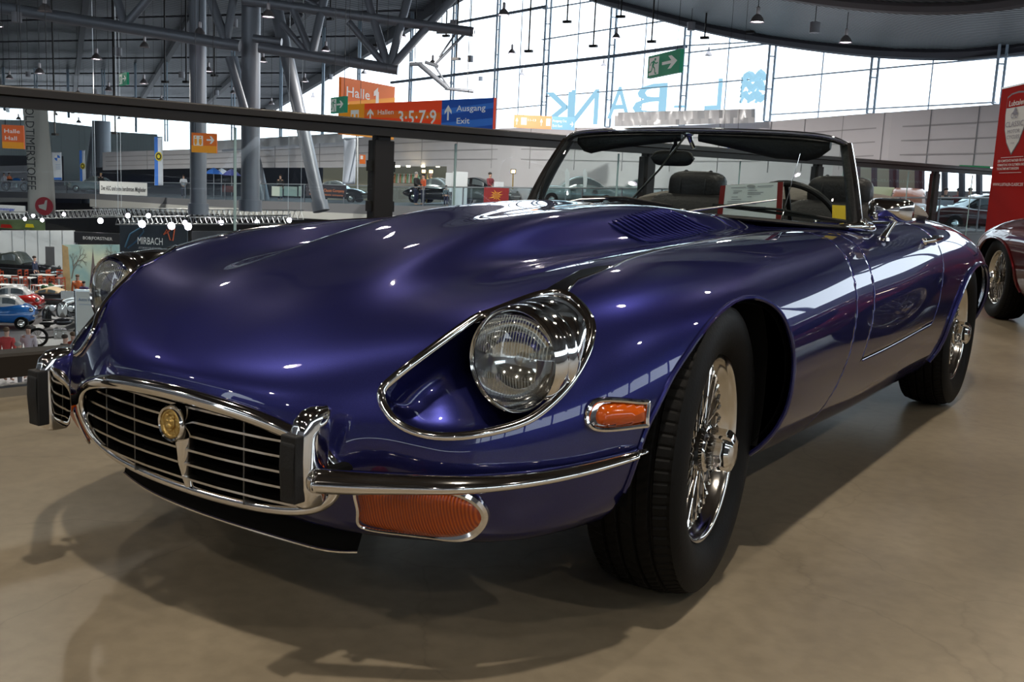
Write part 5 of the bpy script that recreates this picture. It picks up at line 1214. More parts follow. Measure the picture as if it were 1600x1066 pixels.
# toilets sign left
t, uv, ax, up, w, h, nn = plate('toilet_sign', 'orange toilet sign with white figures and arrow in front of the left steel column', 'sign', [(300, 207), (339, 210), (339, 240), (300, 237)], 28, ORG, .08, 2)
prect(t, uv, 0, 0, 1, .36, ORG2, 'light_band'); prect(t, uv, .08, .34, .46, .86, WHT, 'pictogram_field')
for u in (.17, .36):
    mb = MB(); mb.add([uv(u + .035 * math.cos(a), .78 + .05 * math.sin(a), .014) for a in np.linspace(0, 2 * PI, 12, endpoint=False)], [tuple(range(12))]); mb.add([uv(*q, .014) for q in ((u - .05, .70), (u + .05, .70), (u + .06, .52), (u + .03, .38), (u - .03, .38), (u - .06, .52))], [tuple(range(6))]); mb.build('figure', ORG2, t)
arrow(t, uv, .76, .66, .34, .5, WHT)
t, uv, ax, up, w, h, nn = plate('toilet_sign', 'tiny orange sign on the grey wall right of the white hanging banner', 'sign', [(562, 242), (571, 242), (571, 256), (562, 256)], 64, ORG, .1, 0); prect(t, uv, .15, .5, .6, .9, WHT, 'pictogram')
# halle sign at far left
t, uv, ax, up, w, h, nn = plate('hall_sign', 'orange hall sign at the far left edge beside the grey fabric banner', 'sign', [(4, 194), (38, 198), (38, 233), (4, 231)], 33, pm('sign_orange_red', (.80, .12, .03), rough=.5, emis=(1, .2, .03), es=.15), .08, 2)
prect(t, uv, 0, 0, 1, .28, ORG2, 'light_band'); ptext(t, uv, ax, up, h, 'Halle', .10, .66, .24, WHT, width=.72, w=w); ptext(t, uv, ax, up, h, 'Hall', .12, .36, .24, WHT, width=.55, w=w)
# ---- fabric banners
def cloth(name, label, cat, px0, px1, y0, y1, d, mat, wav=.1, lean=0, group=None, hangs=True):
    t = thing(name, label, cat, at((px0 + px1) / 2, y1, d), 0, group); G = []
    for i in range(15):
        v = i / 14; row = []
        for j in range(9):
            u = j / 8; qx = px0 + (px1 - px0) * u + lean * v; q = at(qx, y0, d); q.z = at(qx, y0 + (y1 - y0) * v, d).z; n = Vector((CAM_F[0], CAM_F[1], 0)); q += n * (wav * math.sin(u * 5 + v * 4) * (.3 + v)); row.append(q)
        G.append(row)
    mb = MB(); mb.grid(G); mb.build('cloth', mat, t, smooth=True, solid=.01)
    mb = MB(); mb.tube([G[0][0], G[0][-1]], .03, 6); mb.build('top_bar', STEEL, t)
    for e in ((G[0][0], G[0][-1]) if hangs else ()): mb = MB(); mb.tube([e, Vector((e.x, e.y, roof_z(e)))], .008, 5); mb.build('hanging_wire', DARKST, t)
    def uv(u, v, e=0):
        qx = px0 + (px1 - px0) * u + lean * (1 - v); q = at(qx, y0, d - wav * 1.4 - .04 - e); q.z = at(qx, y0 + (y1 - y0) * (1 - v), d - wav * 1.4 - .04 - e).z; return q
    return t, uv, (Vector(CAM_R) - Vector((0, 0, CAM_R[2]))).normalized(), Vector((0, 0, 1)), (at(px1, y0, d) - at(px0, y0, d)).length, (at(px0, y0, d) - at(px0, y1, d)).length
GREYB = pm('grey_banner_cloth', (.42, .40, .36), rough=.7)
t, uv, ax, up, w, h = cloth('fabric_banner', 'tall grey fabric banner with dark vertical lettering at the left, red roundel below', 'banner', 35, 75, 165, 336, 24, GREYB, .08, 6)
ptext(t, uv, ax, up, h, 'OLDTIMERSTOFFE', .10, .985, 0.30, BLK, rot=True, bold=0, spacing=.98)
for o in COL.objects:
    if o.parent == t and o.name.startswith('lettering'):
        me = o.data; zs = [v.co.z for v in me.vertices]; z1, z0 = max(zs), min(zs); top = uv(.1, .985).z; tgt = h * .74
        for v_ in me.vertices: v_.co.z = top - (z1 - v_.co.z) * tgt / (z1 - z0)
CRIM = pm('crimson', (.28, .012, .02), rough=.6)
mb = MB(); c = uv(.60, .075, .02); mb.add([c + ax * .22 * math.cos(a) + up * .22 * math.sin(a) for a in np.linspace(0, 2 * PI, 24, endpoint=False)], [tuple(range(24))]); mb.build('red_roundel', CRIM, t)
mb = MB(); c = uv(.60, .075, .04); mb.add([c + ax * a + up * b for a, b in ((-.14, .02), (.0, .05), (.03, .14), (.08, .15), (.06, -.02), (.04, -.10), (-.12, -.05))], [tuple(range(7))]); mb.build('cloth_mark', GREYB, t)
SKYB = pm('banner_sky_blue', (.05, .20, .70), rough=.6); WB = pm('banner_white', (.72, .76, .82), rough=.6); YEL = pm('club_yellow', (.75, .62, .02), rough=.6)
for (x0, x1, y0, y1, d, lab) in ((241, 254, 214, 290, 74, 'tall blue and white banner with round yellow and black badge, right of the end wall'), (124, 133, 235, 284, 92, 'smaller blue and white banner with round yellow and black badge, on the far gallery')):
    t, uv, ax, up, w, h = cloth('club_banner', lab, 'banner', x0, x1, y0, y1, d, WB, .05)
    prect(t, uv, .0, .0, .42, 1, SKYB, 'blue_stripe', .05)
    r = w * .42
    for k, (rr_, m_) in enumerate(((r, YEL), (r * .75, BLK), (r * .42, YEL))):
        mb = MB(); c = uv(.5, .60 if y1 - y0 > 60 else .5, .1 + .05 * k); mb.add([c + ax * rr_ * math.cos(a) + up * rr_ * 1.3 * math.sin(a) for a in np.linspace(0, 2 * PI, 20, endpoint=False)], [tuple(range(20))]); mb.build('round_badge', m_, t)
t, uv, ax, up, w, h = cloth('brand_banner', 'white upright banner with blue quartered roundel, right of the grey fabric banner', 'banner', 81, 96, 238, 282, 90, WB, .03)
mb = MB(); c = uv(.55, .80, .1)
for k in range(4):
    mb = MB(); mb.add([c] + [c + ax * w * .30 * math.cos(a) + up * w * .30 * math.sin(a) for a in np.linspace(k * PI / 2, (k + 1) * PI / 2, 8)], [tuple(range(9))]); mb.build('roundel_quarter', (SKYB, pm('roundel_white', (.9, .9, .9)))[k % 2], t)
prect(t, uv, .1, .02, .95, .10, SKYB, 'blue_foot', .06)
for v in (.55, .47, .40): prect(t, uv, .35, v, .85, v + .02, pm('faint_blue_print', (.45, .55, .72)), 'print_line', .06)
t, uv, ax, up, w, h = cloth('fabric_banner', 'plain white fabric banner hanging left of the near railing post', 'banner', 537, 556, 216, 288, 48, pm('white_cloth', (.62, .66, .74), rough=.7), .12)
mb = MB(); mb.tube([at(558.5, 210, 48), at(558.5, 296, 48)], .04, 6); mb.build('pole', STEEL, t)
t, uv, ax, up, w, h = cloth('fabric_banner', 'narrow white banner with blue stripe seen through the top of the windscreen', 'banner', 1131, 1153, 202, 238, 40, WB, .05); prect(t, uv, .38, .0, .68, 1, pm('deep_blue_stripe', (.03, .06, .40)), 'blue_stripe', .05)
# banners on the opposite balustrade
t, uv, ax, up, w, h, nn = plate('railing_banner', 'white banner with dark text on the opposite balustrade, left', 'banner', [(156, 284), (230, 285), (230, 305), (156, 304)], 78, pm('banner_offwhite', (.62, .62, .60)), .06)
ptext(t, uv, ax, up, h, 'Der ASC und seine berühmten Mitglieder', .03, .30, .50, BLK, width=.94, w=w, bold=.012)
t, uv, ax, up, w, h, nn = plate('railing_banner', 'dark banner with small orange-grey lettering on the opposite balustrade', 'banner', [(478, 289), (541, 289), (541, 308), (478, 306)], 58.5, pm('banner_dark', (.035, .035, .045)), .06)
ptext(t, uv, ax, up, h, 'XLC', .08, .42, .46, pm('print_grey', (.5, .5, .52)), width=.16, w=w); ptext(t, uv, ax, up, h, 'Isero Classic Company', .27, .42, .34, pm('print_rust', (.62, .22, .10)), width=.68, w=w); ptext(t, uv, ax, up, h, 'www isero classic company', .09, .10, .18, MATS['print_rust'], width=.84, w=w)
t, uv, ax, up, w, h, nn = plate('railing_banner', 'square red banner with a golden emblem on the opposite balustrade', 'banner', [(756, 293), (795, 294), (795, 318), (756, 317)], 49.5, pm('banner_red', (.26, .022, .022)), .06)
mb = MB()
for k in range(11):
    a = 2 * PI * k / 11 + .2; r1 = .34 + .10 * math.sin(k * 2.3)
    mb.add([uv(.5 + .14 * math.cos(a - .25) * h / w, .5 + .2 * math.sin(a - .25)), uv(.5 + r1 * math.cos(a) * h / w * 1.3, .5 + r1 * math.sin(a)), uv(.5 + .14 * math.cos(a + .25) * h / w, .5 + .2 * math.sin(a + .25))], [(0, 1, 2)])
mb.build('golden_rays', pm('gold_print', (.75, .36, .03)), t)
mb = MB(); mb.add([uv(.5 + .11 * math.cos(a), .5 + .2 * math.sin(a), .02) for a in np.linspace(0, 2 * PI, 18, endpoint=False)], [tuple(range(18))]); mb.build('golden_disc', pm('gold_print_dark', (.45, .15, .02)), t)
# green shop board at the right end under the wall
t, uv, ax, up, w, h, nn = plate('shop_board', 'green lit board with pale lettering under the far right wall', 'sign', [(1499, 258), (1546, 260), (1546, 271), (1499, 268)], 37.8, pm('board_green', (.01, .16, .06), emis=(.02, .4, .15), es=.15), .1)
ptext(t, uv, ax, up, h, '# A Yoobi', .15, .25, .62, pm('board_print', (.35, .65, .45)), width=.8, w=w)
# ---- red roll-up banner on our gallery
RB = pm('rollup_red', (.36, .012, .010), rough=.8, spec=.1)
P0 = at_z(1548, 512, 0); 
t, uv, ax, up, w, h, nn = plate('rollup_banner', 'tall red roll-up banner with a white shield at the right edge', 'banner', [(1554.5, 133), (1613, 137), (1600, 480), (1540, 480)], 10.6, RB, .02, dd=-.9)
prect(t, uv, 0, .992, 1, 1.0, pm('banner_top_clip', (.7, .7, .68), metal=.6, rough=.3), 'top_clip', .004)
SHP = lambda s, o=(0, 0): [(o[0] + a * s, o[1] + b * s) for a, b in ((-.5, .60), (-.3, .66), (0, .68), (.3, .66), (.5, .60), (.52, .2), (.46, -.15), (.30, -.45), (0, -.72), (-.30, -.45), (-.46, -.15), (-.52, .2))]
def shp(s): 
    k = h / w; return [(.47 + a * .52 * s, .830 + b * .19 * s) for a, b in SHP(1)]
ppoly(t, uv, shp(1.06), pm('shield_rim', (.10, .08, .08)), 'shield_rim', .003); ppoly(t, uv, shp(1.0), pm('shield_white', (.62, .60, .56)), 'shield', .005)
ppoly(t, uv, [(.47 + a * .52, .830 + b * .19) for a, b in ((-.5, .60), (-.3, .66), (0, .68), (.3, .66), (.5, .60), (.51, .36), (-.51, .36))], RB, 'shield_head', .007)
CRM = pm('cream_print', (.75, .70, .66)); GRP = pm('grey_shield_print', (.22, .20, .24))
ptext(t, uv, ax, up, h, 'Lubtaler', .27, .905, .035, CRM, width=.40, w=w, e=.010); ptext(t, uv, ax, up, h, 'CLASSIC', .24, .812, .034, GRP, width=.46, w=w, e=.010, bold=0); ptext(t, uv, ax, up, h, 'MOTOR', .31, .783, .024, GRP, width=.32, w=w, e=.010, bold=0); ptext(t, uv, ax, up, h, 'CYCLES', .31, .758, .024, GRP, width=.32, w=w, e=.010, bold=0); ptext(t, uv, ax, up, h, '1908', .42, .735, .010, GRP, width=.1, w=w, e=.010, bold=0)
mb = MB()
for cx in (.405, .505): 
    for a0 in np.linspace(0, 2 * PI, 16, endpoint=False): mb.add([uv(cx + .040 * math.cos(a) * r_, .862 + .0135 * math.sin(a) * r_, .012) for a, r_ in ((a0, 1), (a0 + .4, 1), (a0 + .4, .7), (a0, .7))], [(0, 1, 2, 3)])
mb.add([uv(*q, .012) for q in ((.39, .870), (.43, .884), (.49, .884), (.53, .866), (.46, .862))], [(0, 1, 2, 3, 4)]); mb.add([uv(*q, .012) for q in ((.43, .884), (.45, .897), (.48, .893), (.50, .880))], [(0, 1, 2, 3)]); mb.build('motorcycle_drawing', GRP, t)
for k, v in enumerate((.655, .637, .620)): ptext(t, uv, ax, up, h, ('DER KOMPETENTE PARTNER FÜR DIE', 'VERMARKTUNG VON OLDTIMERN UND', 'YOUNGTIMER-MOTORRÄDERN')[k], .16, v, .016, CRM, width=(.70, .70, .58)[k], w=w, bold=.01)
ptext(t, uv, ax, up, h, 'WWW.LUBTALER-CLASSIC.DE', .10, .548, .019, CRM, width=.80, w=w, bold=.01)
for v in (.675, .606): prect(t, uv, .22, v, .80, v + .002, CRM, 'gold_rule', .008)
mb = MB(); mb.box(uv(.5, -.005, 0), (.9, .25, .07), rz=math.atan2(ax.y, ax.x)); mb.build('foot', STEEL, t, bevel=.01)

for ch in [c for c in COL.objects if c.parent == LP0]: bpy.data.objects.remove(ch)
bpy.data.objects.remove(LP0)
# light thrown by lamps out over the big hall
for px, py, w, P_ in ((151, 93, 16, 7500), (15, 123, 11, 8000), (225, 131, 13, 6000), (787, 24, 18, 7000), (1183, 35, 22, 1300), (627, 58, 16, 4000)):
    q = at(px, py, .5 * FPX / w); lamp_light(q, P_, .25, (1, .93, .86), ang=172)
# ================================================================= LOWER HALL, STANDS, VEHICLES, PEOPLE
ZL = -6.3
GLS = pm('car_window', (.10, .12, .13), rough=.08, spec=.8)
def low(px, py): return at_z(px, py, ZL)
FW = Vector((CAM_F[0], CAM_F[1], 0)).normalized(); RW = Vector((CAM_R[0], CAM_R[1], 0)).normalized()
ANG0 = math.atan2(RW.y, RW.x)
# background vehicle: loft of cross-sections along the length, with cabin, wheels, bumpers
def bg_car(name, label, loc, rz, L, Wd, prof, cab, mat, wheels, wr, roofm=None, cabm=None, extras=None, sc=1.):
    """prof: [(x along length 0..1, z_bottom, z_top, half width factor)], cab: [(x, z, half width factor)] roof line"""
    t = thing(name, label, 'car', loc, rz, world=False)
    def sec(x, zb, zt, hw, e=.55, n=20):
        row = []
        for j in range(n + 1):
            a = 2 * PI * j / n; c, s_ = math.cos(a), math.sin(a)
            row.append(((x - .5) * L, hw * Wd / 2 * math.copysign(abs(c) ** e, c), (zb + zt) / 2 + (zt - zb) / 2 * math.copysign(abs(s_) ** e, s_)))
        return row
    P = nspline([p[0] for p in prof], np.array([p[1:] for p in prof]), np.linspace(prof[0][0], prof[-1][0], 24)); X = np.linspace(prof[0][0], prof[-1][0], 24)
    G = [sec(x, *q) for x, q in zip(X, P)]
    mb = MB(); mb.grid(G); mb.add(G[0][:-1], [list(range(20))]); mb.add(G[-1][:-1], [list(range(20))]); mb.build('body', mat, t, smooth=50, local=True)
    if cab:
        X2 = np.linspace(cab[0][0], cab[-1][0], 14); C = nspline([c[0] for c in cab], np.array([c[1:] for c in cab]), X2); base = float(np.interp(.5, [p[0] for p in prof], [p[2] for p in prof]))
        G = []
        for x, (z, hw) in zip(X2, C):
            zb = float(np.interp(x, [p[0] for p in prof], [p[2] for p in prof])) - .1; z = max(z, zb + .02)
            G.append([((x - .5) * L, s * hw * Wd / 2 * f, zb + (z - zb) * g) for s, f, g in ((-1, 1, 0), (-1, .97, .35), (-1, .86, .85), (-1, .70, .97), (0, .5, 1), (1, .70, .97), (1, .86, .85), (1, .97, .35), (1, 1, 0))])
        mb = MB(); mb.grid(G); mb.build('cabin', roofm or mat, t, smooth=50, local=True)
        # side and end windows standing a little proud
        for s in (-1, 1):
            for k0, k1 in ((2, 6), (7, 11)):
                mb = MB(); V = []
                for k in range(k0, k1 + 1):
                    r = G[k]; i0, i1 = (1, 2) if s < 0 else (7, 6)
                    V.append([(r[i0][0], r[i0][1] * 1.012, r[i0][2]), (r[i1][0], r[i1][1] * 1.012, r[i1][2])])
                mb.grid(V); mb.build('side_window', GLS, t, local=True)
        for kk, off in ((0, -1), (13, 1)):
            r = G[1 if kk == 0 else 12]; r2 = G[3 if kk == 0 else 10]
            mb = MB(); mb.add([(r[1][0] + off * .04, r[1][1], r[1][2]), (r[7][0] + off * .04, r[7][1], r[7][2]), (r2[6][0] + off * .04, r2[6][1], r2[6][2]), (r2[2][0] + off * .04, r2[2][1], r2[2][2])], [(0, 1, 2, 3)]); mb.build('screen', GLS, t, local=True)
    for wx in wheels:
        for s in (-1, 1):
            c = ((wx - .5) * L, s * Wd * .44, wr); mb = MB(); mb.lathe([(-.09, wr * .5), (-.09, wr), (.09, wr), (.09, wr * .55), (.04, wr * .5)], 20, 'Y', c); w_ = mb.build('wheel', TYRE, t, smooth=40, local=True)
            mb = MB(); mb.lathe([(s * .085, 0), (s * .095, wr * .28), (s * .06, wr * .5), (s * .09, wr * .56)], 20, 'Y', c); mb.build('hub_cap', CHROME2, w_, smooth=True, local=True)
    for e in (0, 1):
        x = prof[0][0] if e == 0 else prof[-1][0]; zz = (prof[0][1] + prof[0][2]) / 2 if e == 0 else (prof[-1][1] + prof[-1][2]) / 2
        mb = MB(); mb.tube([((x - .5) * L, -Wd * .38, zz), ((x - .5) * L + (.06 if e else -.06), 0, zz), ((x - .5) * L, Wd * .38, zz)], .04, 8); mb.build('bumper', CHROME, t, smooth=True, local=True)
        if e == 0:
            for s in (-1, 1): mb = MB(); mb.sphere(((x - .5) * L + .12, s * Wd * .3, zz + .22), (.1, .1, .1)); mb.build('headlamp', CHROME2, t, smooth=True, local=True)
    t.scale = (sc,) * 3
    return t
BLK_P = pm('black_car_paint', (.010, .010, .012), rough=.12, coat=1); BLU_P = pm('sky_blue_paint', (.015, .13, .42), rough=.2, coat=1); WHT_P = pm('white_car_paint', (.62, .60, .58), rough=.2, coat=1); RED_P = pm('red_car_paint', (.45, .02, .015), rough=.2, coat=1)
GRN_P = pm('dark_grey_green_paint', (.05, .06, .055), rough=.25, coat=1); SIL_P = pm('silver_green_paint', (.30, .36, .36), rough=.22, metal=.4, coat=1)
bub = [(.02, .35, .75, .55), (.15, .22, .95, .85), (.4, .20, .98, 1.), (.65, .20, .95, .98), (.88, .25, .85, .80), (.99, .38, .68, .5)]
bg_car('microcar', 'sky blue bubble microcar with white top on the lower hall floor, lower left', low(8, 511), ANG0 + PI + .25, 2.5, 1.4, bub, [(.20, .98, .55), (.32, 1.26, .72), (.5, 1.34, .78), (.68, 1.24, .72), (.82, .96, .5)], BLU_P, (.2, .84), .26, roofm=WHT_P, sc=1.05)
bg_car('microcar', 'red and white bubble microcar parked just behind the sky blue one', low(22, 493), ANG0 + PI + .2, 2.5, 1.4, bub, [(.20, .98, .55), (.32, 1.26, .72), (.5, 1.34, .78), (.68, 1.24, .72), (.82, .96, .5)], RED_P, (.2, .84), .26, roofm=WHT_P, sc=1.05)
sal = [(.0, .35, .75, .7), (.1, .25, .95, .86), (.35, .22, 1.0, 1), (.65, .22, 1.0, 1), (.88, .25, .92, .9), (1, .4, .7, .7)]
bg_car('vintage_roadster', 'black vintage roadster with tan seats on the lower hall floor, left', low(84, 482), ANG0 + PI + .12, 4.4, 1.7, [(.0, .35, .62, .7), (.12, .22, .80, .9), (.4, .2, .86, 1), (.6, .2, .84, 1), (.85, .25, .78, .85), (1, .35, .55, .6)], [(.40, .88, .7), (.46, 1.0, .7), (.60, .98, .7), (.66, .88, .7)], BLK_P, (.18, .80), .33, roofm=pm('tan_leather', (.40, .26, .12), rough=.5))
bg_car('vintage_saloon', 'large black vintage saloon behind the red cafe chairs, left', low(28, 438), ANG0 + PI - .1, 4.9, 1.8, [(.0, .4, .9, .6), (.12, .3, 1.02, .8), (.35, .28, 1.08, .95), (.6, .28, 1.1, 1), (.85, .3, 1.0, .9), (1, .4, .8, .6)], [(.36, 1.1, .8), (.42, 1.55, .8), (.62, 1.62, .82), (.80, 1.5, .75), (.9, 1.0, .7)], BLK_P, (.16, .80), .37, roofm=GRN_P)
bg_car('vintage_saloon', 'dark green-grey vintage saloon with raised white bonnet lid, far left', low(48, 416), ANG0 + PI + .1, 4.9, 1.8, [(.0, .4, .9, .6), (.12, .3, 1.02, .8), (.35, .28, 1.08, .95), (.6, .28, 1.1, 1), (.85, .3, 1.0, .9), (1, .4, .8, .6)], [(.36, 1.1, .8), (.42, 1.55, .8), (.62, 1.62, .82), (.80, 1.5, .75), (.9, 1.0, .7)], GRN_P, (.16, .80), .37)
# classic tourer head-on: round wings, tall grille, big lamps
t = thing('vintage_tourer', 'black vintage tourer with tall chrome grille and big round lamps, beside the white signboard', 'car', low(100, 512), ANG0 + .1, world=False)
mb = MB()
G = []
for y, hw, z0, z1 in ((-.1, .30, .45, 1.05), (.6, .38, .40, 1.10), (1.4, .60, .38, 1.12), (2.4, .64, .38, 1.10), (3.2, .5, .4, 1.0)):
    G.append([(hw * math.copysign(abs(math.cos(a)) ** .6, math.cos(a)), y, (z0 + z1) / 2 + (z1 - z0) / 2 * math.copysign(abs(math.sin(a)) ** .6, math.sin(a))) for a in np.linspace(0, 2 * PI, 21)])
mb.grid(G); mb.add(G[0][:-1], [list(range(20))]); mb.build('body', BLK_P, t, smooth=50, local=True)
mb = MB(); mb.lathe([(-.16, .0), (-.16, .24), (-.12, .27), (-.05, .27)], 24, 'Y', (0, 0, .80)); 
for v in range(len(mb.v)): x, y, z = mb.v[v]; mb.v[v] = (x * .85, y, .78 + (z - .80) * 1.45)
mb.build('grille', CHROME2, t, smooth=50, local=True)
for s in (-1, 1):
    mb = MB(); mb.lathe([(-.28, 0), (-.27, .13), (-.22, .155), (-.10, .10), (-.05, .0)], 20, 'Y', (s * .38, 0, .88)); mb.build('headlamp', CHROME, t, smooth=50, local=True)
    mb = MB(); mb.tube([(s * .70, -.42, .42), (s * .70, -.30, .68), (s * .70, 0, .80), (s * .70, .35, .62), (s * .68, .9, .38)], [.10, .15, .16, .13, .06], 12, flat=.6); mb.build('wing', BLK_P, t, smooth=50, local=True)
    mb = MB(); mb.lathe([(-.08, .18), (-.08, .34), (.08, .34), (.08, .18)], 24, 'X', (s * .70, 0, .34)); mb.build('wheel', TYRE, t, smooth=40, local=True)
mb = MB(); mb.tube([(-.75, -.48, .42), (0, -.55, .42), (.75, -.48, .42)], .03, 8); mb.build('bumper', CHROME, t, smooth=True, local=True)
mb = MB(); mb.box((0, 1.3, 1.28), (1.05, .03, .36)); mb.build('windscreen', CHROME2, t, local=True)
# chrome motorcycle in front of the tourer
def motorcycle(name, label, loc, rz, sc=1., mat=BLK_P, z=0):
    t = thing(name, label, 'motorcycle', loc, rz, world=False)
    for y in (-.72, .72):
        mb = MB(); mb.tube([(0, y + .30 * math.cos(a), .32 + .30 * math.sin(a)) for a in np.linspace(0, 2 * PI, 28, endpoint=False)], .05, 8, closed=True); w_ = mb.build('wheel', TYRE, t, smooth=True, local=True)
        mb = MB(); 
        for a in np.linspace(0, PI, 7)[:-1]: mb.tube([(0, y + .27 * math.cos(a), .32 + .27 * math.sin(a)), (0, y - .27 * math.cos(a), .32 - .27 * math.sin(a))], .006, 4)
        mb.build('spokes', CHROME2, w_, local=True)
    mb = MB(); mb.sphere((0, -.12, .86), (.16, .32, .14)); mb.build('tank', mat, t, smooth=True, local=True)
    mb = MB(); mb.box((0, 0, .42), (.30, .42, .34)); mb.lathe([(-.16, .0), (-.16, .14), (.16, .14), (.16, 0)], 14, 'X', (0, .02, .42)); mb.build('engine', CHROME2, t, bevel=.02, local=True)
    mb = MB(); mb.sphere((0, .38, .82), (.14, .28, .07)); mb.build('saddle', LEATHER, t, smooth=True, local=True)
    mb = MB(); mb.tube([(0, -.72, .32), (0, -.50, .92), (0, -.46, 1.02)], .03, 8); mb.tube([(-.36, -.30, 1.06), (-.15, -.42, 1.04), (.15, -.42, 1.04), (.36, -.30, 1.06)], .018, 6); mb.build('fork_and_handlebar', CHROME, t, smooth=True, local=True)
    mb = MB(); mb.lathe([(-.12, 0), (-.11, .09), (-.04, .10), (.06, .0)], 16, 'Y', (0, -.58, .92)); mb.build('headlamp', CHROME, t, smooth=True, local=True)
    mb = MB(); mb.tube([(.14, .0, .30), (.18, .4, .26), (.18, .95, .30)], .04, 8); mb.build('exhaust', CHROME, t, smooth=True, local=True)
    t.scale = (sc,) * 3; return t
motorcycle('motorcycle', 'chrome laden vintage motorcycle standing before the black tourer, lower left', low(94, 540), ANG0 + .5 + PI / 2, 1.1)
g0 = at(24, 298.5, 100); motorcycle('motorcycle', 'small blue motorcycle on the far gallery at the far left', (g0.x, g0.y, g0.z), ANG0 + PI / 2, 1.3, BLU_P)

# ---- people: one skinned body, clothing and hair as children
def skin_obj(name, J, E, mat, parent, root=0, sub=1):
    me = bpy.data.meshes.new(name); me.from_pydata([j[0] for j in J], E, []); me.materials.append(mat)
    o = bpy.data.objects.new(name, me); COL.objects.link(o); o.parent = parent
    sk = o.modifiers.new('skin', 'SKIN'); sl = me.skin_vertices[0].data if me.skin_vertices else None
    if sl is None: 
        bm = bmesh.new(); bm.from_mesh(me); bm.verts.layers.skin.verify(); bm.to_mesh(me); bm.free(); sl = me.skin_vertices[0].data
    for i, j in enumerate(J): sl[i].radius = (j[1], j[2] if len(j) > 2 else j[1]); sl[i].use_root = (i == root)
    s = o.modifiers.new('sub', 'SUBSURF'); s.levels = sub; s.render_levels = sub
    for p in me.polygons: p.use_smooth = True
    sk.use_smooth_shade = True
    return o
SKINM = pm('skin', (.50, .30, .22), rough=.6)
def person(label, loc, face, shirt, trous, hair, pose='stand', h=1.76, hold=None):
    t = thing('person', label, 'person', loc, face, world=False); k = h / 1.76
    arm = {'stand': ((.24, 0, 1.15), (.25, -.06, .90)), 'lean': ((.24, -.16, 1.18), (.18, -.38, 1.08)), 'bent': ((.25, -.10, 1.15), (.14, -.30, 1.05))}[pose]
    J = [((0, 0, .95), .11, .08), ((0, 0, 1.18), .11, .08), ((0, 0, 1.38), .115, .08), ((0, .01, 1.50), .055), ((0, -.01, 1.61), .085, .095), ((0, -.015, 1.71), .085, .095)]
    E = [(0, 1), (1, 2), (2, 3), (3, 4), (4, 5)]
    for s in (-1, 1):
        n = len(J); J += [((s * .19, 0, 1.41), .06), ((s * arm[0][0], arm[0][1], arm[0][2]), .042), ((s * arm[1][0], arm[1][1], arm[1][2]), .032), ((s * arm[1][0] * .97, arm[1][1] - .05, arm[1][2] - .09), .026)]
        E += [(2, n), (n, n + 1), (n + 1, n + 2), (n + 2, n + 3)]
        n = len(J); J += [((s * .10, 0, .86), .085), ((s * .11, -.01, .48), .058), ((s * .11, .02, .09), .04), ((s * .12, -.14, .04), .035)]
        E += [(0, n), (n, n + 1), (n + 1, n + 2), (n + 2, n + 3)]
    skin_obj('body', J, E, SKINM, t)
    J2 = [((0, 0, .93), .155, .12), ((0, 0, 1.18), .16, .12), ((0, 0, 1.40), .185, .12), ((0, .01, 1.485), .085, .085)]; E2 = [(0, 1), (1, 2), (2, 3)]
    for s in (-1, 1):
        n = len(J2); J2 += [((s * .195, 0, 1.42), .075), ((s * arm[0][0], arm[0][1], arm[0][2]), .058), ((s * arm[1][0] * .99, arm[1][1] + .02, arm[1][2] + .04), .046)]; E2 += [(2, n), (n, n + 1), (n + 1, n + 2)]
    skin_obj('shirt', J2, E2, shirt, t)
    J3 = [((0, 0, .96), .15, .12)]; E3 = []
    for s in (-1, 1):
        n = len(J3); J3 += [((s * .10, 0, .84), .10), ((s * .11, -.01, .48), .075), ((s * .11, .02, .10), .062)]; E3 += [(0, n), (n, n + 1), (n + 1, n + 2)]
    skin_obj('trousers', J3, E3, trous, t)
    mb = MB(); mb.sphere((0, .022, 1.725), (.098, .112, .082), 14, 8); mb.build('hair', hair, t, smooth=True, local=True)
    t.scale = (k,) * 3; return t
def cl(n, c): return pm('cloth_' + n, c, rough=.8)
HB = pm('dark_hair', (.03, .02, .015), rough=.7); HG = pm('grey_hair', (.30, .28, .26), rough=.7); HL = pm('brown_hair', (.12, .07, .04), rough=.7)
def lowp(px, ytop, h=1.76):
    """foot point on the lower floor of someone whose head top shows at (px,ytop)"""
    r = at_z(px, ytop, ZL + h); return (r.x, r.y, ZL)
fc = ANG0
person('person in a red T-shirt seen from behind at the lower left edge', lowp(10, 513), fc + PI, cl('red', (.50, .05, .05)), cl('navy', (.03, .03, .06)), HL)
person('person in a pale pink shirt facing the camera behind the lower left railing', lowp(44, 510), fc, cl('pale_pink', (.55, .48, .52)), cl('grey', (.1, .1, .11)), HB)
person('grey-haired person half hidden between the red and pale pink shirts', lowp(29, 536, 1.6), fc + 2, cl('sand', (.45, .38, .30)), cl('grey', (.1, .1, .11)), HG, h=1.6)
person('person in black with dark hair in front of the motorcycle, facing away', lowp(102, 524, 1.7), fc + PI - .6, cl('black', (.02, .02, .02)), cl('navy', (.03, .03, .06)), HB, h=1.7)
person('person with brown hair and red top beside the one in black', lowp(114, 520, 1.72), fc + PI + .4, cl('rust', (.30, .05, .03)), cl('navy', (.03, .03, .06)), HL, h=1.72)
person('person in an orange vest before the tower mural', lowp(121, 430), fc + .5, cl('orange', (.60, .14, .04)), cl('navy', (.03, .03, .06)), HL)
person('person in a purple top sitting low before the tower mural', lowp(131, 440, 1.5), fc + PI, cl('purple', (.10, .07, .16)), cl('navy', (.03, .03, .06)), HB, h=1.5)
person('person in a white shirt right of the mural tower', lowp(147, 439), fc - .6, cl('white', (.60, .62, .68)), cl('navy', (.03, .03, .06)), HB)
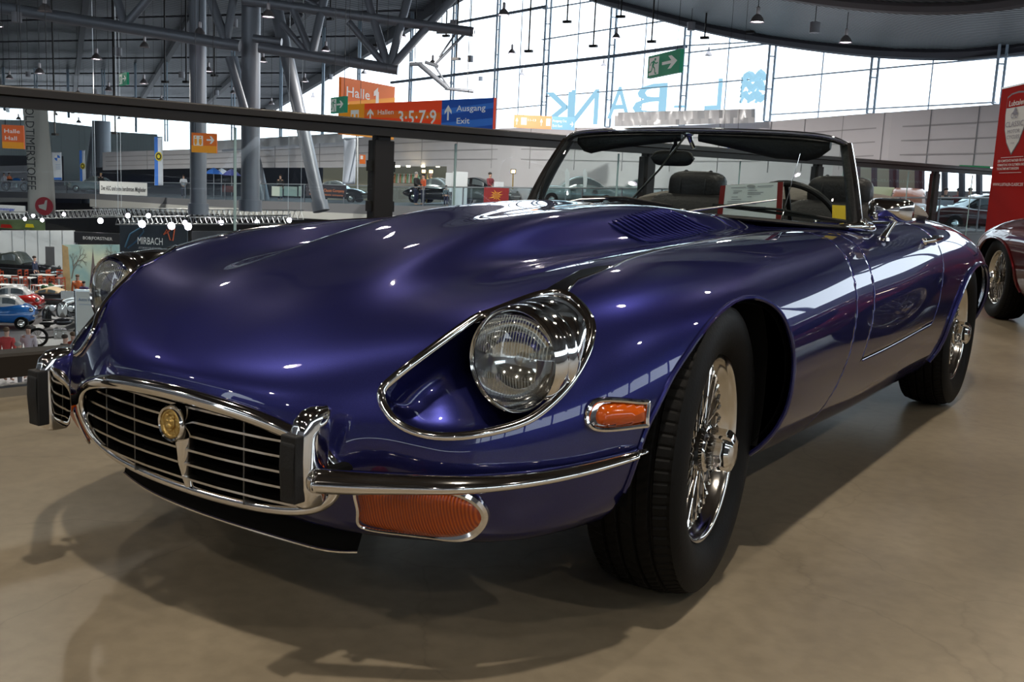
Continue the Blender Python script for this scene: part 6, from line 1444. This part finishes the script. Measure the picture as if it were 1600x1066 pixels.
person('person in dark clothes at the bonnet of the black vintage saloon', lowp(54, 401), fc + PI / 2, cl('dark_blue', (.03, .04, .08)), cl('navy', (.03, .03, .06)), HB)
def galp(px, yf, d):
    q = at(px, yf, d); return (q.x, q.y, q.z)
def galz(px, d, back):    # stand on the opposite gallery slab
    y0 = interp_curve([(p[0], p[1], p[3]) for p in SLAB], px); q = at(px, y0[0], y0[1]); r = at(px, 300, y0[1] + back); return (r.x, r.y, q.z)
person('person in a white shirt leaning on the opposite balustrade, left', galz(287, 0, 1.2), fc + .3, cl('white', (.60, .62, .68)), cl('navy', (.03, .03, .06)), HB, 'lean')
person('person in dark clothes behind the opposite balustrade right of the steel column', galz(438, 0, 3), fc, cl('black', (.02, .02, .02)), cl('navy', (.03, .03, .06)), HB)
person('person in a dark suit with white shirt standing by the far bar', galz(650, 0, 1.4), fc + 1.2, cl('black', (.02, .02, .02)), cl('navy', (.03, .03, .06)), HG, 'bent', 1.85)
person('person in an orange-red shirt right of the dark suit at the far bar', galz(661, 0, 2.2), fc - 1, cl('orange_red', (.55, .10, .04)), cl('navy', (.03, .03, .06)), HB)
person('bald person in brown further right at the far bar', galz(672, 0, 6.5), fc - .8, cl('brown', (.12, .06, .03)), cl('navy', (.03, .03, .06)), pm('bald_head', (.55, .33, .24), rough=.5))
person('person in a dark red shirt bending over the white counter on the opposite gallery', galz(765, 0, 3), fc + .9, cl('dark_red', (.22, .04, .05)), cl('navy', (.03, .03, .06)), HB, 'bent')
person('seated-height person in grey low behind the opposite balustrade', galz(697, 0, 1), fc, cl('slate', (.10, .13, .15)), cl('navy', (.03, .03, .06)), HB, h=1.1)
person('blonde person in black above the white balustrade banner', galz(158, 0, 3), fc, cl('black', (.02, .02, .02)), cl('navy', (.03, .03, .06)), pm('blonde_hair', (.45, .28, .12), rough=.7))
person('person in white far away on the gallery at the left edge', galz(7, 0, 2), fc, cl('white', (.60, .62, .68)), cl('navy', (.03, .03, .06)), HB)
person('person in orange far away on the gallery near the blue motorcycle', galz(15, 0, 3), fc + 1, cl('orange', (.60, .14, .04)), cl('navy', (.03, .03, .06)), HB)
for i, (px, lab) in enumerate(((1478, 'left one of three dark-haired heads behind the right railing'), (1498, 'middle one of three dark-haired heads behind the right railing'), (1516, 'right one of three dark-haired heads behind the right railing'))):
    person('person, ' + lab, galz(px, 0, (3.2, 4.4, 3.5)[i]), fc + PI * (i % 2), cl(('black', 'dark_red', 'slate')[i], ((.02, .02, .02), (.22, .04, .05), (.10, .13, .15))[i]), cl('navy', (.03, .03, .06)), HB)

# ---- stands of the lower hall
LW = pm('partition_white', (.50, .52, .53), rough=.6)
def lwall(px0, px1, ytop, ybase, nm, label, cat, mat, thick=.1):
    a, b = low(px0, ybase[0]), low(px1, ybase[1]); da = (a - Vector(CAM_P)).dot(Vector(CAM_F)); db = (b - Vector(CAM_P)).dot(Vector(CAM_F))
    za = at(px0, ytop[0], da).z; zb = at(px1, ytop[1], db).z; h = (za + zb) / 2 - ZL
    t = thing(nm, label, cat, (a + b) / 2); mb = MB(); mb.beam(a + Vector((0, 0, h / 2)), b + Vector((0, 0, h / 2)), thick, h); mb.build('panel', mat, t); return t, a, b, h
t, a, b, h = lwall(-40, 118, (360, 359), (428, 424), 'partition_wall', 'white modular partition wall behind the vintage saloons, far left', 'wall', LW)
mb = MB()
for f in np.linspace(0, 1, 9): mb.beam(a.lerp(b, f) - FW * .08, a.lerp(b, f) - FW * .08 + Vector((0, 0, h)), .05, .03)
mb.build('aluminium_posts', STEEL, t)
MUR = None
def mural_mat():
    m, nt, b = _mat('mural_sky'); tc = nt.nodes.new('ShaderNodeTexCoord'); n = nt.nodes.new('ShaderNodeTexNoise'); n.inputs['Scale'].default_value = .55; n.inputs['Detail'].default_value = 7
    cr = nt.nodes.new('ShaderNodeValToRGB'); e = cr.color_ramp.elements; e[0].position = .35; e[0].color = (.14, .26, .27, 1); e[1].position = .65; e[1].color = (.42, .44, .32, 1)
    nt.links.new(tc.outputs['Object'], n.inputs['Vector']); nt.links.new(n.outputs['Fac'], cr.inputs[0]); nt.links.new(cr.outputs[0], b.inputs['Base Color']); return m
t, a, b, h = lwall(100, 188, (382, 381), (458, 456), 'painted_backdrop', 'painted backdrop of a tall iron lattice tower with bare trees, left of the lamp', 'painting', mural_mat())
L_ = (b - a); nrm = -FW * .08
def mu(u, v): return a + L_ * u + Vector((0, 0, h * v)) + nrm
mb = MB(); tw = [(.44, .04), (.475, .30), (.505, .60), (.525, .86), (.53, .97), (.535, .86), (.555, .60), (.585, .30), (.63, .04), (.585, .04), (.56, .16), (.51, .16), (.485, .04)]
mb.add([mu(*q) for q in tw], [tuple(range(len(tw)))]); mb.build('painted_tower', pm('tower_brown', (.10, .075, .07)), t)
mb = MB(); rr = random.Random(3)
def branch(u, v, a_, L0, w0, k):
    u2, v2 = u + math.cos(a_) * L0 * .5, v + math.sin(a_) * L0; p0, p1 = mu(u, v), mu(u2, v2); mb.beam(p0, p1, w0, w0)
    if k: 
        for da in (-.5, .45): branch(u2, v2, a_ + da + rr.uniform(-.2, .2), L0 * .7, w0 * .65, k - 1)
for u, v, a_ in ((.92, .35, 1.9), (.72, .10, 1.45), (.18, .55, .6), (.15, .30, 1.2), (.98, .6, 2.6)): branch(u, v, a_, .2, .05, 4)
mb.build('painted_branches', pm('branch_brown', (.13, .11, .09)), t)
mb = MB(); mb.add([mu(0, 0), mu(.14, 0), mu(.10, .95), mu(0, 1)], [(0, 1, 2, 3)]); mb.build('painted_houses', pm('house_ochre', (.30, .20, .09), noise=.5, nscale=3), t)
t, a, b, h = lwall(98, 150, (364, 363), (462, 460), 'stand_post', 'dark frame post of the black stand board', 'frame', DARKST) if False else (None, None, None, None)
def board(name, label, corners, d, mat, z=None): return plate(name, label, 'sign', corners, d, mat, .15)
def legs(t, uv, w, h, ax, zf):
    for u in (.03, .97): q = uv(u, 0, -.1); mb = MB(); mb.beam(q, Vector((q.x, q.y, zf)), .08, .08); mb.build('support_post', STEEL, t)
t, uv, ax, up, w, h, nn = board('stand_board', 'black stand board with pale lettering BOB FORSTNER above the painted backdrop', [(117, 364), (187, 363), (187, 380), (117, 381)], 58, pm('board_black', (.012, .012, .014)))
ptext(t, uv, ax, up, h, 'BOB|FORSTNER', .19, .34, .40, pm('print_pale', (.55, .55, .55)), width=.65, w=w, bold=0); legs(t, uv, w, h, ax, ZL)
t, uv, ax, up, w, h, nn = board('stand_board', 'dark slate stand board lettered MIRBACH with an orange line emblem', [(188, 346), (286, 352), (300, 392), (188, 397)], 50, pm('board_slate', (.035, .045, .055)))
ptext(t, uv, ax, up, h, 'MIRBACH', .27, .28, .34, WHT, width=.37, w=w, bold=0, e=.10); ptext(t, uv, ax, up, h, 'AUTOMOBILE DER BESONDEREN', .28, .12, .10, pm('print_pale', (.55, .55, .55)), width=.34, w=w); legs(t, uv, w, h, ax, ZL)
mb = MB(); mb.tube([uv(u, v, .03) for u, v in ((.66, .62), (.70, .80), (.73, .62), (.75, .46), (.79, .44), (.82, .84), (.77, .84), (.71, .70), (.66, .64))], .028, 6); mb.build('orange_line_emblem', pm('orange_line', (.75, .16, .06)), t, smooth=True)
mb = MB(); mb.tube([uv(u, v, .03) for u, v in ((.08, .15), (.16, .6), (.34, .85), (.36, .7), (.24, .35), (.12, .12))], .04, 6); mb.build('blue_line_emblem', pm('dim_blue_line', (.05, .12, .19)), t, smooth=True)
for k, (x0, x1) in enumerate(((300, 470),)):
    t, a, b, h = lwall(x0, x1, (362, 358), (470, 460), 'stand_wall', 'dark stand wall behind the blue roadster wing, right of the slate board', 'wall', pm('stand_dark', (.03, .03, .035)))
t, a, b, h = lwall(38, 44, (385, 385), (440, 440), 'stand_pillar', 'narrow dark grey display pillar behind the red cafe chairs', 'pillar', pm('pillar_grey', (.07, .07, .075)), .4) if False else lwall(72, 86, (385, 385), (432, 432), 'stand_pillar', 'narrow dark grey display pillar behind the red cafe chairs', 'pillar', pm('pillar_grey', (.07, .07, .075)), .3)
t, uv, ax, up, w, h, nn = plate('stand_board', 'white stand board with blue name at the far left edge below the grey fabric banner', 'sign', [(-10, 321), (39, 321), (39, 333), (-10, 334)], 74, LW, .2)
ptext(t, uv, ax, up, h, 'hemminger', .10, .35, .55, pm('print_blue', (.02, .06, .38)), width=.6, w=w, bold=.02); legs(t, uv, w, h, ax, ZL)
t, uv, ax, up, w, h, nn = plate('photo_board', 'wide printed photo board of parked cars on grass, under the light truss at far left', 'picture', [(-10, 344), (70, 342), (70, 357), (-10, 360)], 72, pm('photo_meadow', (.12, .17, .08), noise=.8, nscale=1.2), .1); legs(t, uv, w, h, ax, ZL)
mb = MB(); mb.add([uv(.14, .1, .02), uv(.38, .1, .02), uv(.34, .45, .02), uv(.16, .45, .02)], [(0, 1, 2, 3)]); mb.build('printed_red_car', RED_P, t)
mb = MB(); mb.add([uv(.62, .25, .02), uv(.80, .25, .02), uv(.78, .6, .02), uv(.64, .6, .02)], [(0, 1, 2, 3)]); mb.build('printed_yellow_car', YEL, t)
# white signboard in its frame beside the far headlamp
t, uv, ax, up, w, h, nn = plate('signboard', 'white framed signboard with blue handwriting beside the far headlamp', 'sign', [(120, 462), (160, 449), (160, 515), (121, 522)], 24, pm('signboard_white', (.50, .50, .47)), .04)
ptext(t, uv, ax, up, h, 'Aurel Vottelin', .10, .72, .13, pm('print_steel_blue', (.10, .18, .32)), width=.8, w=w, shear=.0) if False else None
mb = MB(); text_mesh(mb, 'Autos Vötteler', uv(.1, .76, .014), ax, up, .12 * h, 0, width=.8 * w); mb.build('lettering', pm('print_steel_blue', (.10, .18, .32)), t)
prect(t, uv, .12, .66, .85, .69, pm('print_light', (.35, .38, .42)), 'print_line')
mb = MB()
for u in (-.02, 1.02): q = uv(u, 1.02, -.02); mb.beam(q, Vector((q.x, q.y, ZL)), .05, .05)
mb.beam(uv(-.02, 1.02, -.02), uv(1.02, 1.02, -.02), .05, .05); mb.build('frame', STEEL, t)
# lighting trusses with spotlights above the stands
def box_truss(name, label, px0, py0, d0, px1, py1, d1, s=.32, n=16):
    a, b = at(px0, py0, d0), at(px1, py1, d1); t = thing(name, label, 'truss', (a + b) / 2); ax_ = (b - a).normalized(); sd = ax_.cross(Vector((0, 0, 1))).normalized(); upv = Vector((0, 0, 1))
    for i, j in ((-1, -1), (1, -1), (1, 1), (-1, 1)): mb = MB(); mb.tube([a + sd * i * s / 2 + upv * j * s / 2, b + sd * i * s / 2 + upv * j * s / 2], .03, 6); mb.build('chord', STEEL, t, smooth=True)
    mb = MB()
    for k in range(n):
        p, q = a.lerp(b, k / n), a.lerp(b, (k + 1) / n)
        for i in (-1, 1): mb.tube([p + sd * i * s / 2 - upv * s / 2, p.lerp(q, .5) + sd * i * s / 2 + upv * s / 2, q + sd * i * s / 2 - upv * s / 2], .014, 5)
    mb.build('lattice', STEEL, t)
    for e in (a, b): mb = MB(); mb.tube([e + Vector((0, 0, s / 2)), Vector((e.x, e.y, roof_z(e)))], .012, 4); mb.build('hanging_chain', STEEL, t)
    return t
box_truss('lighting_truss', 'silver lattice truss crossing left, over the white partition stands', -20, 338, 62, 190, 333, 62, .45, 30)
box_truss('lighting_truss', 'silver lattice truss crossing over the slate stand board, right of the fabric banner', 150, 331, 52, 470, 336, 46, .40, 40)
box_truss('lighting_truss', 'lower silver lattice truss carrying the row of spotlights', 185, 345, 48, 450, 343, 44, .35, 34)
SPOTG = 'spotlights along the lighting truss'
for i, (px, py, big) in enumerate(((52, 337, 0), (100, 335, 0), (157, 345, 1), (200, 337, 0), (222, 350, 1), (232, 337, 0), (268, 353, 1), (289, 348, 0), (294, 354, 1), (346, 348, 0), (402, 347, 0), (452, 344, 0), (39, 342, 0), (66, 344, 0))):
    q = at(px, py, 46 if px > 180 else 60); t = thing('spotlight', 'lit round spotlight with black housing on the lighting truss', 'lamp', q, 0, SPOTG)
    dr = -FW; mb = MB(); mb.tube([q + FW * .25, q], [.10, .15 + .03 * big], 12); mb.build('housing', DARKST, t, smooth=40)
    mb = MB(); r = .17 if big else .11
    mb.add([q - FW * .01 + RW * r * math.cos(a) + Vector((0, 0, r * math.sin(a))) for a in np.linspace(0, 2 * PI, 14, endpoint=False)], [tuple(range(14))]); mb.build('lit_lens', pm('spot_glow', (1, 1, 1), emis=(1, .88, 1), es=22), t)
    mb = MB(); mb.tube([q + FW * .12, q + FW * .12 + Vector((0, 0, .32))], .02, 5); mb.build('clamp_arm', DARKST, t)
# ---- cafe: red chairs and pale tables
CH = None
def cafe_chair():
    o = bpy.data.objects.new('cafe_chair', None); COL.objects.link(o); ROOTM[o.name] = Matrix.Identity(4); m = pm('red_lacquer', (.36, .055, .02), rough=.45)
    mb = MB(); mb.box((0, 0, .45), (.42, .42, .04)); mb.build('seat', m, o)
    mb = MB(); mb.box((0, .20, .88), (.42, .03, .10)); mb.box((0, .20, .70), (.40, .02, .05)); mb.build('backrest', m, o)
    for x in (-.19, .19):
        mb = MB(); mb.box((x, .20, .46), (.035, .035, .92)); mb.build('leg', m, o); mb = MB(); mb.box((x, -.19, .22), (.035, .035, .45)); mb.build('leg', m, o)
    return o
TBL = ((6, 452), (36, 455), (68, 450), (15, 468), (78, 469), (-2, 476))
TP = [low(*q) for q in TBL]
c0_ = cafe_chair(); first = True
ROWS = [(448, range(-6, 100, 11)), (458, range(-2, 96, 12)), (468, range(4, 90, 13))]
kk = 0
for y, R_ in ROWS:
    for px in R_:
        q = low(px + rnd.uniform(-2, 2), y + rnd.uniform(-2, 2))
        if any((q - p_).length < .95 for p_ in TP): continue
        c = c0_ if first else copy_tree(c0_); first = False
        c.location = q; c.rotation_euler = (0, 0, rnd.choice((0, PI / 2, PI, -PI / 2)) + ANG0); tag(c, 'red wooden cafe chair among the pale tables in the lower hall', 'chair', 'red cafe chairs in the lower hall'); kk += 1
tb = bpy.data.objects.new('cafe_table', None); COL.objects.link(tb); ROOTM[tb.name] = Matrix.Identity(4)
mb = MB(); mb.box((0, 0, .75), (1.2, .75, .04)); mb.build('tabletop', pm('pale_tabletop', (.55, .55, .52), rough=.4), tb)
for x in (-.5, .5):
    for y in (-.3, .3): mb = MB(); mb.box((x, y, .37), (.04, .04, .74)); mb.build('leg', DARKST, tb)
for i, (px, y) in enumerate(TBL):
    c = tb if i == 0 else copy_tree(tb); c.location = low(px, y); c.rotation_euler = (0, 0, ANG0); tag(c, 'pale topped cafe table among the red chairs in the lower hall', 'table', 'pale cafe tables in the lower hall')
q = low(76, 470); t = thing('potted_plant', 'low dark green potted bush beside the cafe tables', 'plant', q); mb = MB()
for k in range(14): mb.sphere((q.x + rnd.uniform(-.2, .2), q.y + rnd.uniform(-.2, .2), q.z + .5 + rnd.uniform(-.1, .3)), .12, 8, 6)
mb.build('foliage', pm('foliage_dark', (.02, .07, .02), rough=.7), t, smooth=True); mb = MB(); mb.lathe([(0, .0), (0, .2), (.4, .28), (.4, 0)], 14, 'Z', q); mb.build('pot', DARKST, t)
# ---- opposite gallery furniture and cars
def gbox(name, label, cat, px0, px1, y0, y1, d, mat, dep=.6):
    a, b = at(px0, y0, d), at(px1, y1, d); c = (a + b) / 2; t = thing(name, label, cat, (c.x, c.y, b.z)); mb = MB(); mb.box(c, (abs((b - a).dot(RW)), dep, abs(a.z - b.z)), rz=ANG0); mb.build('panel', mat, t, bevel=.01); return t
gbox('exhibition_wall', 'pair of tall white display panels beside the glass joint on the opposite gallery', 'panel', 708, 729, 268, 323, 55, pm('panel_white', (.60, .62, .64)), .2)
gbox('exhibition_wall', 'slim white display panel left of the pair on the opposite gallery', 'panel', 697, 706, 270, 300, 57, MATS['panel_white'], .2)
gbox('counter', 'white counter behind the red golden-emblem banner', 'counter', 772, 787, 284, 296, 54, MATS['panel_white'], 1.)
for i, (x0, x1, lab) in enumerate(((425, 441, 'left'), (444, 464, 'middle'), (467, 471, 'right narrow'))): gbox('exhibition_wall', lab + ' pale green notice panel behind the balustrade beside the steel column', 'panel', x0, x1, 291, 307, 68, pm('panel_pale_green', (.42, .48, .42)), .05)
gbox('display_board', 'dark display board with pale picture frame behind the balustrade', 'panel', 347, 367, 290, 301, 74, pm('panel_dark_red', (.16, .04, .04)), .05)
for i, (x0, x1, lab) in enumerate(((325, 343, 'left blue and white'), (340, 352, 'middle white'), (352, 372, 'right blue'))):
    a = at((x0 + x1) / 2, 262 + i, (80, 83, 77)[i]); t = thing('parasol', lab + ' stand umbrella on the opposite gallery', 'umbrella', (a.x, a.y, a.z - 2.6)); mb = MB(); mb.lathe([(0, 0.01), (-.2, .4), (-.5, .72)], 8, 'Z', a); mb.build('canopy', (SKYB, MATS['panel_white'], pm('violet_blue', (.10, .12, .42)))[i], t); mb = MB(); mb.tube([a, a - Vector((0, 0, 2.6))], .03, 6); mb.build('pole', STEEL, t)
def gcar(name, label, px, yb, d, rz, mat, roof=None, sc=1.):
    q = galz(px, 0, d); return bg_car(name, label, q, rz, 4.6, 1.75, sal, [(.30, 1.0, .8), (.42, 1.40, .8), (.66, 1.42, .82), (.82, 1.0, .7)], mat, (.18, .80), .32, roofm=roof, sc=sc)
gcar('classic_car', 'dark classic car with bright roof line behind the far balustrade, left of the paired panels', 688, 318, 5.4, ANG0 + 2.6, BLK_P, SIL_P)
gcar('classic_car', 'dark green-black classic car behind the far balustrade, right of the paired panels', 750, 320, 6.5, ANG0 + 2.7, GRN_P, BLK_P)
gcar('classic_car', 'dark car with green-grey windscreen behind the white hanging banner', 526, 308, 4, ANG0 + 2.9, BLK_P, SIL_P, .9)
gcar('classic_car', 'pale blue-green car roof seen through the left of the windscreen', 900, 336, 5.5, ANG0 + .2, SIL_P)
gcar('classic_car', 'pale green car behind the windscreen, right of the first pale one', 1000, 338, 9, ANG0 + .1, SIL_P)
gcar('classic_car', 'small silver car on the gallery left of the glass joint', 150, 303, 4, ANG0, SIL_P)
for i, (px, w, lab) in enumerate(((884, 10, 'left'), (912, 9, 'right'))):
    a = at(px, 300, 50); t = thing('beach_flag', lab + ' white feather-shaped flag seen through the windscreen', 'flag', a); mb = MB(); k = w / FPX * 50; H = 37 / FPX * 50
    mb.prism([(-.05 * k, 0), (.35 * k, 0), (.5 * k, .5 * H), (.4 * k, .8 * H), (0, H), (-.3 * k, .85 * H), (-.15 * k, .4 * H)], a, RW, (0, 0, 1), FW, .03); mb.build('cloth', MATS['panel_white'], t); mb = MB(); mb.tube([a - Vector((0, 0, 1)), a], .03, 6); mb.build('pole', STEEL, t)
# flood lamps on stands
for px, y0, y1, d, lab in ((766 + 36, 268, 296, 56, 'single yellow flood lamp on a stand right of the counter'), (668, 268, 318, 60, 'pair of yellow flood lamps on a gilt stand at the far bar')):
    a = at(px, y0, d); b_ = at(px, y1, d); t = thing('flood_lamp', lab, 'lamp', (a.x, a.y, b_.z)); mb = MB(); mb.tube([(a.x, a.y, b_.z), a], .04, 6); mb.build('stand', GOLD, t)
    for s in ((0,) if d == 56 else (-.22, .22)):
        c = a + RW * s; mb = MB(); mb.box(c, (.3, .2, .26), rz=ANG0); mb.build('housing', DARKST, t); mb = MB(); mb.box(c - FW * .12, (.22, .02, .18), rz=ANG0); mb.build('lit_face', pm('warm_glow', (1, .7, .3), emis=(1, .66, .28), es=6), t)
for px in (617, 622, 638, 661, 684): q = at(px, 261.5, 64); t = thing('downlight', 'small warm downlight in the ceiling of the far bar recess', 'lamp', q, 0, 'downlights of the far bar recess'); mb = MB(); mb.lathe([(0, 0), (0, .12), (.12, .13)], 12, 'Z', q); mb.build('lit_disc', pm('warm_white_glow', (1, .9, .7), emis=(1, .85, .6), es=7), t)
t = gbox('bar_shelf', 'long dark bar shelf with bottles in the beige recess', 'shelf', 615, 657, 272, 276, 68, DARKST, .5)
rr = random.Random(5)
for k in range(14):
    px = 617 + k * 2.8; q = at(px, 286, 66); tb_ = MB(); tb_.lathe([(0, 0), (0, .10), (.35, .10), (.45, .04), (.6, .035), (.6, 0)], 8, 'Z', q); o = tb_.build('bottle', pm('bottle_%d' % (k % 3), ((.25, .10, .04), (.10, .20, .10), (.35, .32, .28))[k % 3], rough=.2), smooth=40); tag(o, 'bottle standing on the far bar counter in the beige recess', 'bottle', 'bottles on the far bar')
gbox('bar_counter', 'pale bar counter below the bottles in the beige recess', 'counter', 613, 690, 286, 320, 66, pm('counter_dim', (.22, .20, .17), noise=.4, nscale=2), .6)
gcar('classic_car', 'dark red classic car behind the right railing, below the three dark heads', 1535, 0, 1.4, ANG0 + .1, pm('wine_paint', (.10, .012, .012), rough=.2, coat=1), BLK_P)
# pieces seen at right through the near railing
def gq(px, py, d): return at(px, py, d)
t = gbox('exhibition_wall', 'pale yellow-green lit panel behind the railing right of the windscreen', 'panel', 1350, 1392, 291, 364, 43, pm('panel_yellow_green', (.46, .50, .36), emis=(.6, .68, .4), es=.25), .1)
t = gbox('exhibition_wall', 'white notice panel with blue field behind the right railing', 'panel', 1458, 1486, 312, 364, 41, pm('panel_white2', (.55, .58, .62)), .05)
a = at(1470, 330, 40.8); mb = MB(); mb.box(a, (.5, .05, .28), rz=ANG0); mb.build('blue_field', SKYB, t)
bg_car('classic_car', 'terracotta vintage car standing behind the folded hood of the blue roadster', galz(1420, 0, 3.2), ANG0 + 1.2, 3.8, 1.6, sal, [(.28, 1.0, .8), (.42, 1.42, .8), (.66, 1.44, .82), (.86, .9, .7)], pm('terracotta_paint', (.42, .17, .10), rough=.35, coat=.6), (.18, .80), .3, roofm=MATS['terracotta_paint'], sc=1.15)
bg_car('classic_car', 'dark green open car behind the railing between windscreen and mirror', galz(1385, 0, 7), ANG0 + .1, 4.2, 1.6, sal, [(.28, 1.0, .8), (.42, 1.42, .8), (.66, 1.44, .82), (.86, .9, .7)], GRN_P, (.18, .80), .3, sc=1.)


# ================================================================= THE MAROON COUPE ON OUR GALLERY
rc = thing('sports_car', 'maroon coupe with chrome wire wheels, cut off at the right edge behind the blue roadster', 'car', (0, 0, 0), 0, world=False)
def slot_copy(o, mat, par):
    c = o.copy(); COL.objects.link(c); c.parent = par; c.matrix_parent_inverse = Matrix.Identity(4)
    if mat and c.data and c.data.materials:
        c.data = o.data.copy(); c.data.materials[0] = mat
    for ch in [x for x in COL.objects if x.parent == o]: slot_copy(ch, None if not mat or 'handle' in ch.name else mat, c)
    return c
for o in [x for x in COL.objects if x.parent == car]:
    b_ = o.name.split('.')[0]
    if b_ in ('bonnet', 'body_shell', 'door', 'arch_lip', 'wing_seam'): slot_copy(o, MAROON if b_ != 'wing_seam' else None, rc)
    elif b_ in ('inner_body', 'wheel_arch_liner', 'chassis', 'grille_surround', 'air_intake', 'bumper_blade', 'cockpit_beading'): slot_copy(o, None, rc)
    elif b_ == 'wheel': slot_copy(o, None, rc)
# fixed roof with glass
mb = MB(); G = []
for y, zt, hw in ((1.30, .80, .60), (1.50, 1.05, .54), (1.72, 1.12, .52), (2.1, 1.13, .51), (2.5, 1.06, .49), (2.9, .93, .46), (3.25, .76, .42)):
    zb = .79 if y < 2.9 else .70
    G.append([(s * hw * f, y, zb + (zt - zb) * g) for s, f, g in ((-1, 1.22, 0), (-1, 1.08, .5), (-1, .95, .86), (-1, .7, .97), (0, 0, 1), (1, .7, .97), (1, .95, .86), (1, 1.08, .5), (1, 1.22, 0))])
G = [[tuple(q) for q in r] for r in nspline(np.arange(7), np.array(G), np.linspace(0, 6, 25))]
mb.grid(G); mb.build('fixed_roof', MAROON, rc, smooth=60, local=True)
for s, i0, i1 in ((-1, 0, 2), (1, 8, 6)):
    mb = MB(); V = [[tuple(np.array(G[k][i0]) * .93 + np.array(G[k][i1]) * .07 + [s * .006, 0, 0]), tuple(np.array(G[k][(i0 + i1) // 2]) + [s * .008, 0, 0]), tuple(np.array(G[k][i0]) * .04 + np.array(G[k][i1]) * .96 + [s * .008, 0, 0])] for k in range(5, 17)]
    mb.grid(V); mb.build('side_window', pm('bright_window', (.35, .42, .45), rough=.05, metal=.6), rc, local=True)
    mb = MB(); mb.tube([r[0] for r in V] + [r[2] for r in V[::-1]], .010, 8, closed=True); mb.build('window_trim', CHROME, rc, smooth=True, local=True)
# placement: its right rear wheel touches the floor where the photo shows it
th = math.radians(27); off = Matrix.Rotation(th, 3, 'Z') @ Vector((-.76, 2.667, 0)); q = at_z(1549, 497, 0)
rc.location = (q.x - off.x, q.y - off.y, 0); rc.rotation_euler = (0, 0, th)
